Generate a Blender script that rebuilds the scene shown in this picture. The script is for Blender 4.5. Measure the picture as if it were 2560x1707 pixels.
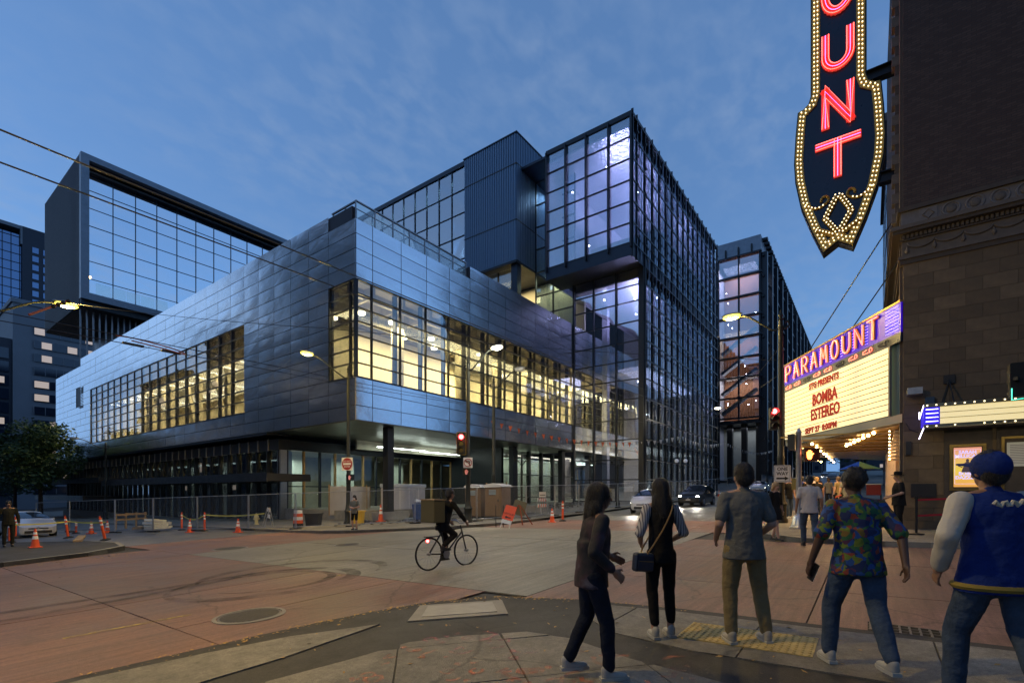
import bpy, bmesh, math, random
from mathutils import Vector, Matrix, noise as mnoise
random.seed(7)
scene = bpy.context.scene
for o in list(bpy.data.objects): bpy.data.objects.remove(o)
COL = scene.collection
rad = math.radians

# ------------------------------------------------------------------ camera
HEAD = rad(36.26)                      # heading of the view, from east (+X) towards north (+Y)
cam_d = bpy.data.cameras.new('camera'); cam = bpy.data.objects.new('camera', cam_d); COL.objects.link(cam)
cam_d.sensor_width = 36.0; cam_d.lens = 1220.0 / 2560.0 * 36.0
cam_d.shift_y = 376.5 / 2560.0         # level camera, shifted lens: verticals stay vertical
cam_d.clip_start = 0.05; cam_d.clip_end = 3000
cam.location = (0, 0, 1.5); cam.rotation_euler = (rad(90), 0, HEAD - rad(90))
scene.camera = cam

# ------------------------------------------------------------------ world: dusk sky
W = bpy.data.worlds.new('World'); scene.world = W; W.use_nodes = True
nt = W.node_tree; N = nt.nodes; Lk = nt.links; N.clear()
out = N.new('ShaderNodeOutputWorld'); bg = N.new('ShaderNodeBackground')
sky = N.new('ShaderNodeTexSky'); sky.sky_type = 'NISHITA'; sky.sun_disc = False
sky.sun_elevation = rad(12.0); sky.sun_rotation = rad(-35); sky.air_density = 1.0; sky.dust_density = .3; sky.ozone_density = 2.0
SKY_STRENGTH = .135
tc = N.new('ShaderNodeTexCoord'); sep = N.new('ShaderNodeSeparateXYZ'); Lk.new(tc.outputs['Generated'], sep.inputs[0])
hz = N.new('ShaderNodeMath'); hz.operation = 'MAXIMUM'; hz.inputs[1].default_value = .28; Lk.new(sep.outputs[2], hz.inputs[0])
hc = N.new('ShaderNodeCombineXYZ'); Lk.new(sep.outputs[0], hc.inputs[0]); Lk.new(sep.outputs[1], hc.inputs[1]); Lk.new(hz.outputs[0], hc.inputs[2])
hn = N.new('ShaderNodeVectorMath'); hn.operation = 'NORMALIZE'; Lk.new(hc.outputs[0], hn.inputs[0]); Lk.new(hn.outputs[0], sky.inputs[0])
# cloud layer: direction projected onto a flat deck overhead
add = N.new('ShaderNodeMath'); add.operation = 'MAXIMUM'; add.inputs[1].default_value = .05; Lk.new(sep.outputs[2], add.inputs[0])
add2 = N.new('ShaderNodeMath'); add2.operation = 'ADD'; add2.inputs[1].default_value = .12; Lk.new(add.outputs[0], add2.inputs[0])
dx = N.new('ShaderNodeMath'); dx.operation = 'DIVIDE'; Lk.new(sep.outputs[0], dx.inputs[0]); Lk.new(add2.outputs[0], dx.inputs[1])
dy = N.new('ShaderNodeMath'); dy.operation = 'DIVIDE'; Lk.new(sep.outputs[1], dy.inputs[0]); Lk.new(add2.outputs[0], dy.inputs[1])
cmb = N.new('ShaderNodeCombineXYZ'); Lk.new(dx.outputs[0], cmb.inputs[0]); Lk.new(dy.outputs[0], cmb.inputs[1])
mp = N.new('ShaderNodeMapping'); mp.inputs['Rotation'].default_value = (0, 0, rad(25)); mp.inputs['Scale'].default_value = (1.0, 1.35, 1); Lk.new(cmb.outputs[0], mp.inputs[0])
n1 = N.new('ShaderNodeTexNoise'); n1.inputs['Scale'].default_value = 13; n1.inputs['Detail'].default_value = 3; n1.inputs['Roughness'].default_value = .5; n1.inputs['Distortion'].default_value = .15; Lk.new(mp.outputs[0], n1.inputs['Vector'])
n2 = N.new('ShaderNodeTexNoise'); n2.inputs['Scale'].default_value = 1.1; n2.inputs['Detail'].default_value = 2; Lk.new(mp.outputs[0], n2.inputs['Vector'])
r1 = N.new('ShaderNodeMapRange'); r1.inputs[1].default_value = .40; r1.inputs[2].default_value = .85; Lk.new(n1.outputs[0], r1.inputs[0])
r2 = N.new('ShaderNodeMapRange'); r2.inputs[1].default_value = .35; r2.inputs[2].default_value = .65; Lk.new(n2.outputs[0], r2.inputs[0])
cm = N.new('ShaderNodeMath'); cm.operation = 'MULTIPLY'; Lk.new(r1.outputs[0], cm.inputs[0]); Lk.new(r2.outputs[0], cm.inputs[1])
cf = N.new('ShaderNodeMath'); cf.operation = 'MULTIPLY'; cf.inputs[1].default_value = .5; Lk.new(cm.outputs[0], cf.inputs[0])
tint = N.new('ShaderNodeMix'); tint.data_type = 'RGBA'; tint.blend_type = 'MULTIPLY'; tint.inputs[0].default_value = 1.0
tint.inputs[7].default_value = (1.02,1.3,1.68,1); Lk.new(sky.outputs[0], tint.inputs[6])   # camera white balance
veil = N.new('ShaderNodeMix'); veil.data_type = 'RGBA'; veil.inputs[0].default_value = .5; veil.inputs[7].default_value = (.95, 1.95, 4.0, 1); Lk.new(tint.outputs[2], veil.inputs[6])   # thin even overcast
cl = N.new('ShaderNodeMix'); cl.data_type = 'RGBA'; Lk.new(cf.outputs[0], cl.inputs[0]); Lk.new(veil.outputs[2], cl.inputs[6])
cl.inputs[7].default_value = (2.15, 2.95, 4.4, 1)
Lk.new(cl.outputs[2], bg.inputs[0]); bg.inputs[1].default_value = SKY_STRENGTH; Lk.new(bg.outputs[0], out.inputs[0])

# the last of the sun: below the roofs in the west, all but gone
sun_d = bpy.data.lights.new('sun', 'SUN'); sun_d.energy = .03; sun_d.angle = rad(25); sun_d.color = (.75, .82, 1)
sun = bpy.data.objects.new('sun', sun_d); COL.objects.link(sun); sun.rotation_euler = (rad(78), 0, rad(60))

# ------------------------------------------------------------------ render and exposure
scene.render.engine = 'CYCLES'
cy = scene.cycles
cy.use_denoising = True
try: cy.denoiser = 'OPENIMAGEDENOISE'
except Exception: pass
cy.max_bounces = 8; cy.diffuse_bounces = 3; cy.glossy_bounces = 4; cy.transmission_bounces = 4; cy.transparent_max_bounces = 16
cy.sample_clamp_indirect = 4.0; cy.sample_clamp_direct = 0; cy.caustics_reflective = False; cy.caustics_refractive = False
scene.view_settings.view_transform = 'Standard'; scene.view_settings.look = 'None'
scene.view_settings.exposure = 0.0; scene.view_settings.gamma = 1.0; scene.view_settings.use_curve_mapping = False

# ------------------------------------------------------------------ helpers
WM = {}
def tag(o, label=None, cat=None, group=None, kind=None):
    if label: o['label'] = label
    if cat: o['category'] = cat
    if group: o['group'] = group
    if kind: o['kind'] = kind
    return o
def thing(name, loc, label, cat, rz=0, group=None, kind=None):
    o = bpy.data.objects.new(name, None); COL.objects.link(o); o.empty_display_size = .2
    o.location = loc; o.rotation_euler = (0, 0, rz)
    WM[o.name] = Matrix.Translation(Vector(loc)) @ Matrix.Rotation(rz, 4, 'Z')
    return tag(o, label, cat, group, kind)
def attach(o, parent, world):
    if parent is None: WM[o.name] = o.matrix_basis.copy(); return
    o.parent = parent
    pw = WM[parent.name]
    if world: o.matrix_parent_inverse = pw.inverted(); WM[o.name] = o.matrix_basis.copy()
    else: WM[o.name] = pw @ o.matrix_basis
def link_mesh(name, me, parent=None, world=False, loc=None, rot=None, scl=None):
    o = bpy.data.objects.new(name, me); COL.objects.link(o)
    if loc is not None: o.location = loc
    if rot is not None: o.rotation_euler = rot
    if scl is not None: o.scale = scl
    loc_m = Matrix.LocRotScale(Vector(loc or (0, 0, 0)), (Vector((0,0,0)).to_track_quat('Z','Y') if rot is None else __import__('mathutils').Euler(rot).to_quaternion()) if rot is not None else None, Vector(scl) if scl else None)
    if parent is None: WM[o.name] = loc_m
    else:
        o.parent = parent; pw = WM[parent.name]
        if world: o.matrix_parent_inverse = pw.inverted(); WM[o.name] = loc_m
        else: WM[o.name] = pw @ loc_m
    return o
def copy_tree(o, parent=None):
    c = o.copy(); COL.objects.link(c); c.parent = parent
    if parent is not None: c.matrix_parent_inverse = o.matrix_parent_inverse.copy()
    for ch in [x for x in bpy.data.objects if x.parent == o]: copy_tree(ch, c)
    return c
def place_copy(o, loc, rz=0, label=None):
    c = copy_tree(o); c.location = loc; c.rotation_euler = (0, 0, rz)
    if label: c['label'] = label
    return c

class MB:
    def __init__(s): s.v = []; s.f = []; s.m = []
    def add(s, vs, fs, mi=0):
        b = len(s.v); s.v += [tuple(v) for v in vs]; s.f += [[i + b for i in f] for f in fs]; s.m += [mi] * len(fs); return s
    def box(s, x0, x1, y0, y1, z0, z1, mi=0):
        return s.add([(x0,y0,z0),(x1,y0,z0),(x1,y1,z0),(x0,y1,z0),(x0,y0,z1),(x1,y0,z1),(x1,y1,z1),(x0,y1,z1)],
                     [(0,3,2,1),(4,5,6,7),(0,1,5,4),(1,2,6,5),(2,3,7,6),(3,0,4,7)], mi)
    def bar(s, p, q, w, h=None, up=(0,0,1), mi=0):
        p = Vector(p); q = Vector(q); d = (q - p).normalized(); h = h or w
        u = Vector(up)
        if abs(d.dot(u)) > .98: u = Vector((1,0,0))
        a = d.cross(u).normalized() * (w/2); b = a.cross(d).normalized() * (h/2)
        vs = [p-a-b, p+a-b, p+a+b, p-a+b, q-a-b, q+a-b, q+a+b, q-a+b]
        return s.add(vs, [(3,2,1,0),(4,5,6,7),(0,1,5,4),(1,2,6,5),(2,3,7,6),(3,0,4,7)], mi)
    def tube(s, pts, r, n=8, closed=False, mi=0, cap=True):
        pts = [Vector(p) for p in pts]; k = len(pts); rs = r if isinstance(r, (list, tuple)) else [r]*k
        vs = []; prev = None
        for i, p in enumerate(pts):
            if closed: t = (pts[(i+1) % k] - pts[i-1])
            else: t = pts[min(i+1, k-1)] - pts[max(i-1, 0)]
            t = t.normalized() if t.length > 1e-9 else Vector((0,0,1))
            if prev is None:
                u = Vector((0,0,1)) if abs(t.z) < .9 else Vector((1,0,0)); a = t.cross(u).normalized()
            else:
                a = prev - t * prev.dot(t); a = a.normalized() if a.length > 1e-6 else t.orthogonal().normalized()
            prev = a; b = t.cross(a)
            for j in range(n):
                an = 2*math.pi*j/n; vs.append(p + (a*math.cos(an) + b*math.sin(an))*rs[i])
        fs = []
        for i in range(k if closed else k-1):
            i2 = (i+1) % k
            for j in range(n):
                j2 = (j+1) % n; fs.append((i*n+j, i*n+j2, i2*n+j2, i2*n+j))
        if cap and not closed: fs.append(tuple(range(n-1, -1, -1))); fs.append(tuple((k-1)*n + j for j in range(n)))
        return s.add(vs, fs, mi)
    def cyl(s, c, r, h, n=16, mi=0, r2=None):
        return s.lathe([(r, 0), (r2 if r2 is not None else r, h)], c, n, mi)
    def lathe(s, prof, c=(0,0,0), n=16, mi=0, M=None):
        vs = []
        for (r, z) in prof:
            for j in range(n):
                an = 2*math.pi*j/n; v = Vector((r*math.cos(an), r*math.sin(an), z))
                if M is not None: v = M @ v
                vs.append(v + Vector(c))
        fs = []
        for i in range(len(prof)-1):
            for j in range(n):
                j2 = (j+1) % n; fs.append((i*n+j, i*n+j2, (i+1)*n+j2, (i+1)*n+j))
        fs.append(tuple(range(n-1, -1, -1))); fs.append(tuple((len(prof)-1)*n + j for j in range(n)))
        return s.add(vs, fs, mi)
    def ball(s, c, r, n=12, m=8, mi=0, sc=(1,1,1)):
        prof = [(r*math.sin(math.pi*i/m)+1e-5, -r*math.cos(math.pi*i/m)) for i in range(m+1)]
        return s.lathe(prof, c, n, mi, Matrix.Diagonal(Vector((*sc, 1))))
    def prism(s, poly, M, t, mi=0):
        """poly: 2D points, extruded 0..t along local z, placed by matrix M"""
        k = len(poly)
        vs = [M @ Vector((x, y, 0)) for x, y in poly] + [M @ Vector((x, y, t)) for x, y in poly]
        fs = [tuple(range(k-1, -1, -1)), tuple(range(k, 2*k))] + [(i, (i+1) % k, k+(i+1) % k, k+i) for i in range(k)]
        return s.add(vs, fs, mi)
    def quad(s, a, b, c, d, mi=0): return s.add([a,b,c,d], [(0,1,2,3)], mi)
    def mesh(s, name, mats, smooth=False):
        me = bpy.data.meshes.new(name); me.from_pydata(s.v, [], s.f)
        for m in (mats if isinstance(mats, (list, tuple)) else [mats]): me.materials.append(m)
        if any(s.m): me.polygons.foreach_set('material_index', s.m)
        if smooth:
            me.polygons.foreach_set('use_smooth', [True]*len(me.polygons))
            try: me.set_sharp_from_angle(angle=rad(40))
            except Exception: pass
        me.update(); return me
    def build(s, name, mats, parent=None, smooth=False, world=False, loc=None, rot=None, bevel=0):
        o = link_mesh(name, s.mesh(name, mats, smooth), parent, world, loc, rot)
        if bevel:
            b = o.modifiers.new('bevel', 'BEVEL'); b.width = bevel; b.segments = 2; b.limit_method = 'ANGLE'
        return o
def bx(*a): return MB().box(*a)

# ------------------------------------------------------------------ materials
def newmat(name):
    m = bpy.data.materials.new(name); m.use_nodes = True
    n = m.node_tree.nodes; b = n.get('Principled BSDF'); return m, n, m.node_tree.links, b
def M_(name, col, rough=.6, metal=0., var=0., vscale=3., bump=0., bscale=40., emit=None, es=0., spec=.5, rnd=0., stretch=(1,1,1), coat=0., detail=5):
    m, n, l, b = newmat(name)
    b.inputs['Base Color'].default_value = (*col, 1); b.inputs['Roughness'].default_value = rough; b.inputs['Metallic'].default_value = metal
    b.inputs['Specular IOR Level'].default_value = spec
    if coat: b.inputs['Coat Weight'].default_value = coat; b.inputs['Coat Roughness'].default_value = .05
    if emit: b.inputs['Emission Color'].default_value = (*emit, 1); b.inputs['Emission Strength'].default_value = es
    if var or bump or rnd:
        t = n.new('ShaderNodeTexCoord'); mpn = n.new('ShaderNodeMapping'); mpn.inputs['Scale'].default_value = stretch; l.new(t.outputs['Object'], mpn.inputs[0])
    if var or rnd:
        nz = n.new('ShaderNodeTexNoise'); nz.inputs['Scale'].default_value = vscale; nz.inputs['Detail'].default_value = detail; nz.inputs['Roughness'].default_value = .6; l.new(mpn.outputs[0], nz.inputs['Vector'])
        mr = n.new('ShaderNodeMapRange'); mr.inputs[1].default_value = .25; mr.inputs[2].default_value = .75; mr.inputs[3].default_value = 1-var; mr.inputs[4].default_value = 1+var; l.new(nz.outputs[0], mr.inputs[0])
        val = mr.outputs[0]
        if rnd:
            oi = n.new('ShaderNodeObjectInfo'); mr2 = n.new('ShaderNodeMapRange'); mr2.inputs[3].default_value = 1-rnd; mr2.inputs[4].default_value = 1+rnd; l.new(oi.outputs['Random'], mr2.inputs[0])
            mu = n.new('ShaderNodeMath'); mu.operation = 'MULTIPLY'; l.new(val, mu.inputs[0]); l.new(mr2.outputs[0], mu.inputs[1]); val = mu.outputs[0]
        mx = n.new('ShaderNodeVectorMath'); mx.operation = 'SCALE'; mx.inputs[0].default_value = col; l.new(val, mx.inputs['Scale']); l.new(mx.outputs[0], b.inputs['Base Color'])
        rr = n.new('ShaderNodeMapRange'); rr.inputs[1].default_value = .3; rr.inputs[2].default_value = .7; rr.inputs[3].default_value = max(.02, rough-.1*min(1, var*4)); rr.inputs[4].default_value = min(1, rough+.1*min(1, var*4)); l.new(nz.outputs[0], rr.inputs[0]); l.new(rr.outputs[0], b.inputs['Roughness'])
    if bump:
        nb = n.new('ShaderNodeTexNoise'); nb.inputs['Scale'].default_value = bscale; nb.inputs['Detail'].default_value = 4; l.new(mpn.outputs[0], nb.inputs['Vector'])
        bp = n.new('ShaderNodeBump'); bp.inputs['Strength'].default_value = bump; bp.inputs['Distance'].default_value = .02; l.new(nb.outputs[0], bp.inputs['Height']); l.new(bp.outputs[0], b.inputs['Normal'])
    return m
def E_(name, col, es, base=(.8,.8,.8)):
    return M_(name, base, .5, emit=col, es=es)
def glass(name, tint=(.85,.92,.95), refl=.12, rough=.02, wob=0., wscale=.6, span=.75):
    """thin architectural pane: part mirror, part see-through"""
    m, n, l, b = newmat(name); n.remove(b)
    o = n.get('Material Output'); tr = n.new('ShaderNodeBsdfTransparent'); tr.inputs[0].default_value = (*tint, 1)
    gl = n.new('ShaderNodeBsdfGlossy'); gl.inputs['Roughness'].default_value = rough; gl.inputs['Color'].default_value = (.95,.97,1,1)
    lw = n.new('ShaderNodeLayerWeight'); lw.inputs[0].default_value = .25
    mr = n.new('ShaderNodeMapRange'); mr.inputs[3].default_value = refl; mr.inputs[4].default_value = min(1, refl+span); l.new(lw.outputs['Fresnel'], mr.inputs[0])
    mx = n.new('ShaderNodeMixShader'); l.new(mr.outputs[0], mx.inputs[0]); l.new(tr.outputs[0], mx.inputs[1]); l.new(gl.outputs[0], mx.inputs[2]); l.new(mx.outputs[0], o.inputs[0])
    if wob:
        t = n.new('ShaderNodeTexCoord'); nb = n.new('ShaderNodeTexNoise'); nb.inputs['Scale'].default_value = wscale; nb.inputs['Detail'].default_value = 1; l.new(t.outputs['Object'], nb.inputs['Vector'])
        bp = n.new('ShaderNodeBump'); bp.inputs['Strength'].default_value = wob; bp.inputs['Distance'].default_value = .1; l.new(nb.outputs[0], bp.inputs['Height']); l.new(bp.outputs[0], gl.inputs['Normal'])
    return m
MAT = {}
def road_mat(name, col, rough, stretch, rnd=.1):
    m, n, l, b = newmat(name); t = n.new('ShaderNodeTexCoord'); oi = n.new('ShaderNodeObjectInfo'); cur = None
    for sc_, st_, lo, hi, det in ((.55,(1,1,1),.62,1.3,6), (5.,stretch,.72,1.24,5), (120.,(1,1,1),.66,1.34,2), (22.,(1,1,1),.82,1.18,3), (.23,(1,1,1),.82,1.15,2)):
        mpn = n.new('ShaderNodeMapping'); mpn.inputs['Scale'].default_value = st_; l.new(t.outputs['Object'], mpn.inputs[0]); nz = n.new('ShaderNodeTexNoise'); nz.inputs['Scale'].default_value = sc_; nz.inputs['Detail'].default_value = det; nz.inputs['Roughness'].default_value = .65; l.new(mpn.outputs[0], nz.inputs['Vector'])
        mr = n.new('ShaderNodeMapRange'); mr.inputs[1].default_value = .3; mr.inputs[2].default_value = .7; mr.inputs[3].default_value = lo; mr.inputs[4].default_value = hi; l.new(nz.outputs[0], mr.inputs[0])
        if cur is None: cur = mr.outputs[0]; big = nz
        else: mu = n.new('ShaderNodeMath'); mu.operation = 'MULTIPLY'; l.new(cur, mu.inputs[0]); l.new(mr.outputs[0], mu.inputs[1]); cur = mu.outputs[0]
    mr2 = n.new('ShaderNodeMapRange'); mr2.inputs[3].default_value = 1-rnd; mr2.inputs[4].default_value = 1+rnd; l.new(oi.outputs['Random'], mr2.inputs[0]); mu = n.new('ShaderNodeMath'); mu.operation = 'MULTIPLY'; l.new(cur, mu.inputs[0]); l.new(mr2.outputs[0], mu.inputs[1]); cur = mu.outputs[0]
    st = n.new('ShaderNodeTexNoise'); st.inputs['Scale'].default_value = 1.7; st.inputs['Detail'].default_value = 7; st.inputs['Roughness'].default_value = .7; l.new(t.outputs['Object'], st.inputs['Vector']); sr = n.new('ShaderNodeMapRange'); sr.inputs[1].default_value = .58; sr.inputs[2].default_value = .72; sr.inputs[3].default_value = 1; sr.inputs[4].default_value = .62; l.new(st.outputs[0], sr.inputs[0]); mu = n.new('ShaderNodeMath'); mu.operation = 'MULTIPLY'; l.new(cur, mu.inputs[0]); l.new(sr.outputs[0], mu.inputs[1]); cur = mu.outputs[0]   # oil and dirt
    # hairline cracks
    vo = n.new('ShaderNodeTexVoronoi'); vo.feature = 'DISTANCE_TO_EDGE'; vo.inputs['Scale'].default_value = .33; nd = n.new('ShaderNodeTexNoise'); nd.inputs['Scale'].default_value = 1.4; nd.inputs['Detail'].default_value = 6; l.new(t.outputs['Object'], nd.inputs['Vector']); mv = n.new('ShaderNodeMix'); mv.data_type = 'VECTOR'; mv.inputs[0].default_value = .35; l.new(t.outputs['Object'], mv.inputs[4]); l.new(nd.outputs['Color'], mv.inputs[5]); l.new(mv.outputs[1], vo.inputs['Vector'])
    lt = n.new('ShaderNodeMapRange'); lt.inputs[1].default_value = .0; lt.inputs[2].default_value = .006; lt.inputs[3].default_value = .55; lt.inputs[4].default_value = 1; l.new(vo.outputs['Distance'], lt.inputs[0]); mu = n.new('ShaderNodeMath'); mu.operation = 'MULTIPLY'; l.new(cur, mu.inputs[0]); l.new(lt.outputs[0], mu.inputs[1]); cur = mu.outputs[0]
    mx = n.new('ShaderNodeVectorMath'); mx.operation = 'SCALE'; mx.inputs[0].default_value = col; l.new(cur, mx.inputs['Scale']); l.new(mx.outputs[0], b.inputs['Base Color'])
    rr = n.new('ShaderNodeMapRange'); rr.inputs[1].default_value = .3; rr.inputs[2].default_value = .7; rr.inputs[3].default_value = rough-.16; rr.inputs[4].default_value = rough+.12; l.new(big.outputs[0], rr.inputs[0]); l.new(rr.outputs[0], b.inputs['Roughness'])
    nb = n.new('ShaderNodeTexNoise'); nb.inputs['Scale'].default_value = 90; nb.inputs['Detail'].default_value = 3; l.new(t.outputs['Object'], nb.inputs['Vector']); bp = n.new('ShaderNodeBump'); bp.inputs['Strength'].default_value = .5; bp.inputs['Distance'].default_value = .01; l.new(nb.outputs[0], bp.inputs['Height']); l.new(bp.outputs[0], b.inputs['Normal']); return m
MAT['pink'] = road_mat('pink_concrete', (.195,.105,.078), .62, (.12,2.2,1))
MAT['pad'] = road_mat('grey_concrete', (.21,.195,.155), .62, (.15,2,1), .07)
MAT['roadgrey'] = road_mat('road_concrete', (.15,.14,.12), .5, (.1,2.2,1), .06)
MAT['asphalt'] = road_mat('asphalt', (.034,.032,.027), .75, (1,1,1))
MAT['walk'] = road_mat('sidewalk_concrete', (.17,.16,.135), .75, (1,1,1))
MAT['kerb'] = M_('kerb_stone', (.24,.23,.2), .75, var=.25, vscale=3, bump=.4, bscale=50, rnd=.1)
MAT['soil'] = M_('construction_ground', (.10,.09,.075), .9, var=.4, vscale=1.5, bump=.8, bscale=15)
MAT['joint'] = M_('joint_tar', (.02,.018,.016), .8)
MAT['darksteel'] = M_('dark_steel', (.03,.034,.04), .45, metal=.5, var=.2, vscale=4)
MAT['black'] = M_('black_paint', (.012,.012,.013), .45, var=.2)
MAT['mullion'] = M_('bronze_mullion', (.010,.014,.022), .38, metal=.15)
MAT['galv'] = M_('galvanised_steel', (.35,.36,.37), .4, metal=.8, var=.25, vscale=12)
MAT['polegreen'] = M_('pole_dark_green', (.010,.013,.011), .5, metal=.1, var=.25, vscale=6)
MAT['alu'] = M_('aluminium_pole', (.45,.46,.47), .38, metal=.85, var=.15, vscale=9)
MAT['white'] = M_('white_paint', (.75,.75,.73), .5, var=.08, vscale=6)
MAT['orange'] = M_('orange_plastic', (.75,.095,.02), .5, var=.15, vscale=9)
MAT['reflect'] = M_('reflective_band', (.8,.8,.78), .35)
MAT['rubber'] = M_('black_rubber', (.015,.015,.015), .8)
MAT['wood'] = M_('timber', (.32,.22,.12), .75, var=.3, vscale=5, stretch=(8,1,8))
MAT['cream'] = M_('cream_drywall', (.72,.66,.5), .8, var=.06, vscale=.7)
MAT['ceilgrey'] = M_('exposed_ceiling', (.45,.41,.33), .8, var=.2, vscale=1.5)
MAT['floorin'] = M_('interior_floor', (.3,.27,.22), .5, var=.1)
MAT['redsign'] = M_('red_sign', (.30,.02,.018), .5)
MAT['lampyellow'] = E_('sodium_lens', (1,.82,.07), 3.4)
MAT['lampwhite'] = E_('led_lens', (1,.93,.62), 9)

# ------------------------------------------------------------------ ground
def S_(x):
    if x < 40: return .023*x
    if x < 80: return .92 + .023*(x-40) + .023*(x-40)**2/80
    return 2.3 + .046*(min(x, 300)-80)
def gz(x, y):
    yy = max(-40, min(y, 140)); t = min(max((x-30)/40, 0), 1)
    return -.172 + S_(max(x, -60)) - .0245*yy*(1-.7*t)
def sheet(name, poly, off, mat, parent=None, step=2.0, skirt=0., kind=None, gap=0., dz=0.):
    bm = bmesh.new()
    if gap:
        c = Vector((sum(p[0] for p in poly)/len(poly), sum(p[1] for p in poly)/len(poly)))
    vs = [bm.verts.new((p[0], p[1], 0)) for p in poly]; bm.faces.new(vs)
    xs = [p[0] for p in poly]; ys = [p[1] for p in poly]
    for ax, lo, hi in ((0, min(xs), max(xs)), (1, min(ys), max(ys))):
        k = math.floor(lo/step)+1
        while k*step < hi:
            co = [0,0,0]; no = [0,0,0]; co[ax] = k*step; no[ax] = 1
            bmesh.ops.bisect_plane(bm, geom=bm.verts[:]+bm.edges[:]+bm.faces[:], plane_co=co, plane_no=no, dist=1e-5); k += 1
    bmesh.ops.recalc_face_normals(bm, faces=bm.faces[:])
    if bm.faces and sum(f.normal.z for f in bm.faces) < 0: bmesh.ops.reverse_faces(bm, faces=bm.faces[:])
    if skirt:
        be = [e for e in bm.edges if e.is_boundary]
        r = bmesh.ops.extrude_edge_only(bm, edges=be)
        low = {v for v in r['geom'] if isinstance(v, bmesh.types.BMVert)}
    else: low = set()
    for v in bm.verts: v.co.z = gz(v.co.x, v.co.y) + off + dz - (skirt if v in low else 0)
    me = bpy.data.meshes.new(name); bm.to_mesh(me); bm.free(); me.materials.append(mat)
    o = link_mesh(name, me, parent, world=True)
    if kind: o['kind'] = kind
    return o
def rect(x0, x1, y0, y1): return [(x0,y0),(x1,y0),(x1,y1),(x0,y1)]
def clip_poly(poly, a, b, c):
    """keep a*x+b*y<=c"""
    outp = []
    for i in range(len(poly)):
        p, q = poly[i], poly[(i+1) % len(poly)]; dp = a*p[0]+b*p[1]-c; dq = a*q[0]+b*q[1]-c
        if dp <= 0: outp.append(p)
        if (dp < 0 < dq) or (dq < 0 < dp):
            t = dp/(dp-dq); outp.append((p[0]+(q[0]-p[0])*t, p[1]+(q[1]-p[1])*t))
    return outp
def inter_convex(poly, cell):
    """poly clipped by a convex counter-clockwise cell"""
    for i in range(len(cell)):
        p, q = cell[i], cell[(i+1) % len(cell)]; nx, ny = q[1]-p[1], -(q[0]-p[0])
        poly = clip_poly(poly, nx, ny, nx*p[0]+ny*p[1])
        if len(poly) < 3: return []
    return poly
def area2(p): return abs(sum(p[i][0]*p[(i+1)%len(p)][1]-p[(i+1)%len(p)][0]*p[i][1] for i in range(len(p))))/2
# ================================================================== ground, streets, pavements
def make_ground():
    xs = [-1500, -300, -60] + list(range(-50, 301, 5)) + [600, 1500]; ys = [-1500, -300, -40] + list(range(-35, 141, 5)) + [300, 1500]
    vs = [(x, y, gz(x, y) - .03) for x in xs for y in ys]; ny = len(ys)
    fs = [(i*ny+j, (i+1)*ny+j, (i+1)*ny+j+1, i*ny+j+1) for i in range(len(xs)-1) for j in range(ny-1)]
    o = MB().add(vs, fs).build('ground', MAT['asphalt'])
    o['kind'] = 'structure'
make_ground()
def slab_field(parent, xl, yl, mat, name='road_slab', off=0.0, g=.009):
    for i in range(len(xl)-1):
        for j in range(len(yl)-1):
            sheet(name, rect(xl[i]+g, xl[i+1]-g, yl[j]+g, yl[j+1]-g), off, mat, parent, step=3, skirt=.02, dz=random.uniform(-.002, .002))
street = thing('street', (0, 10, gz(0, 10)), None, None, kind='structure')
slab_field(street, [-26, -20, -14, -8.5, -3.0, 2.55, 6.33], [5.2, 7.38, 10.0, 13.6, 17.2, 20.4], MAT['pink'])
slab_field(street, [6.33, 9.4, 12.5, 15.6], [17.2, 19.8, 23.2], MAT['pink'])
slab_field(street, [6.0, 8.7, 11.8, 15.3], [-6.4, -2.6, .6, 4.35], MAT['pink'])
slab_field(street, [17.5, 20.2, 22.8], [2.4, 5.4, 8.6, 11.6, 14.6], MAT['pink'])
inter = thing('intersection', (11.9, 10.6, gz(11.9, 10.6)), None, None, kind='structure')
slab_field(inter, [6.33, 10.05, 13.8, 17.5], [4.35, 8.55, 12.8, 17.2], MAT['pad'])
slab_field(street, [22.8, 29, 36, 44, 53, 63, 75, 90, 110, 140, 180, 240, 300], [2.4, 6.2, 10.2, 14.6], MAT['roadgrey'])
slab_field(street, [3.0, 7.9, 12.9], [23.2, 30, 37, 46, 58, 75, 100, 140], MAT['roadgrey'])
slab_field(street, [5.5, 10.2, 15.2], [-40, -24, -14, -6.4], MAT['roadgrey'])
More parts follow.
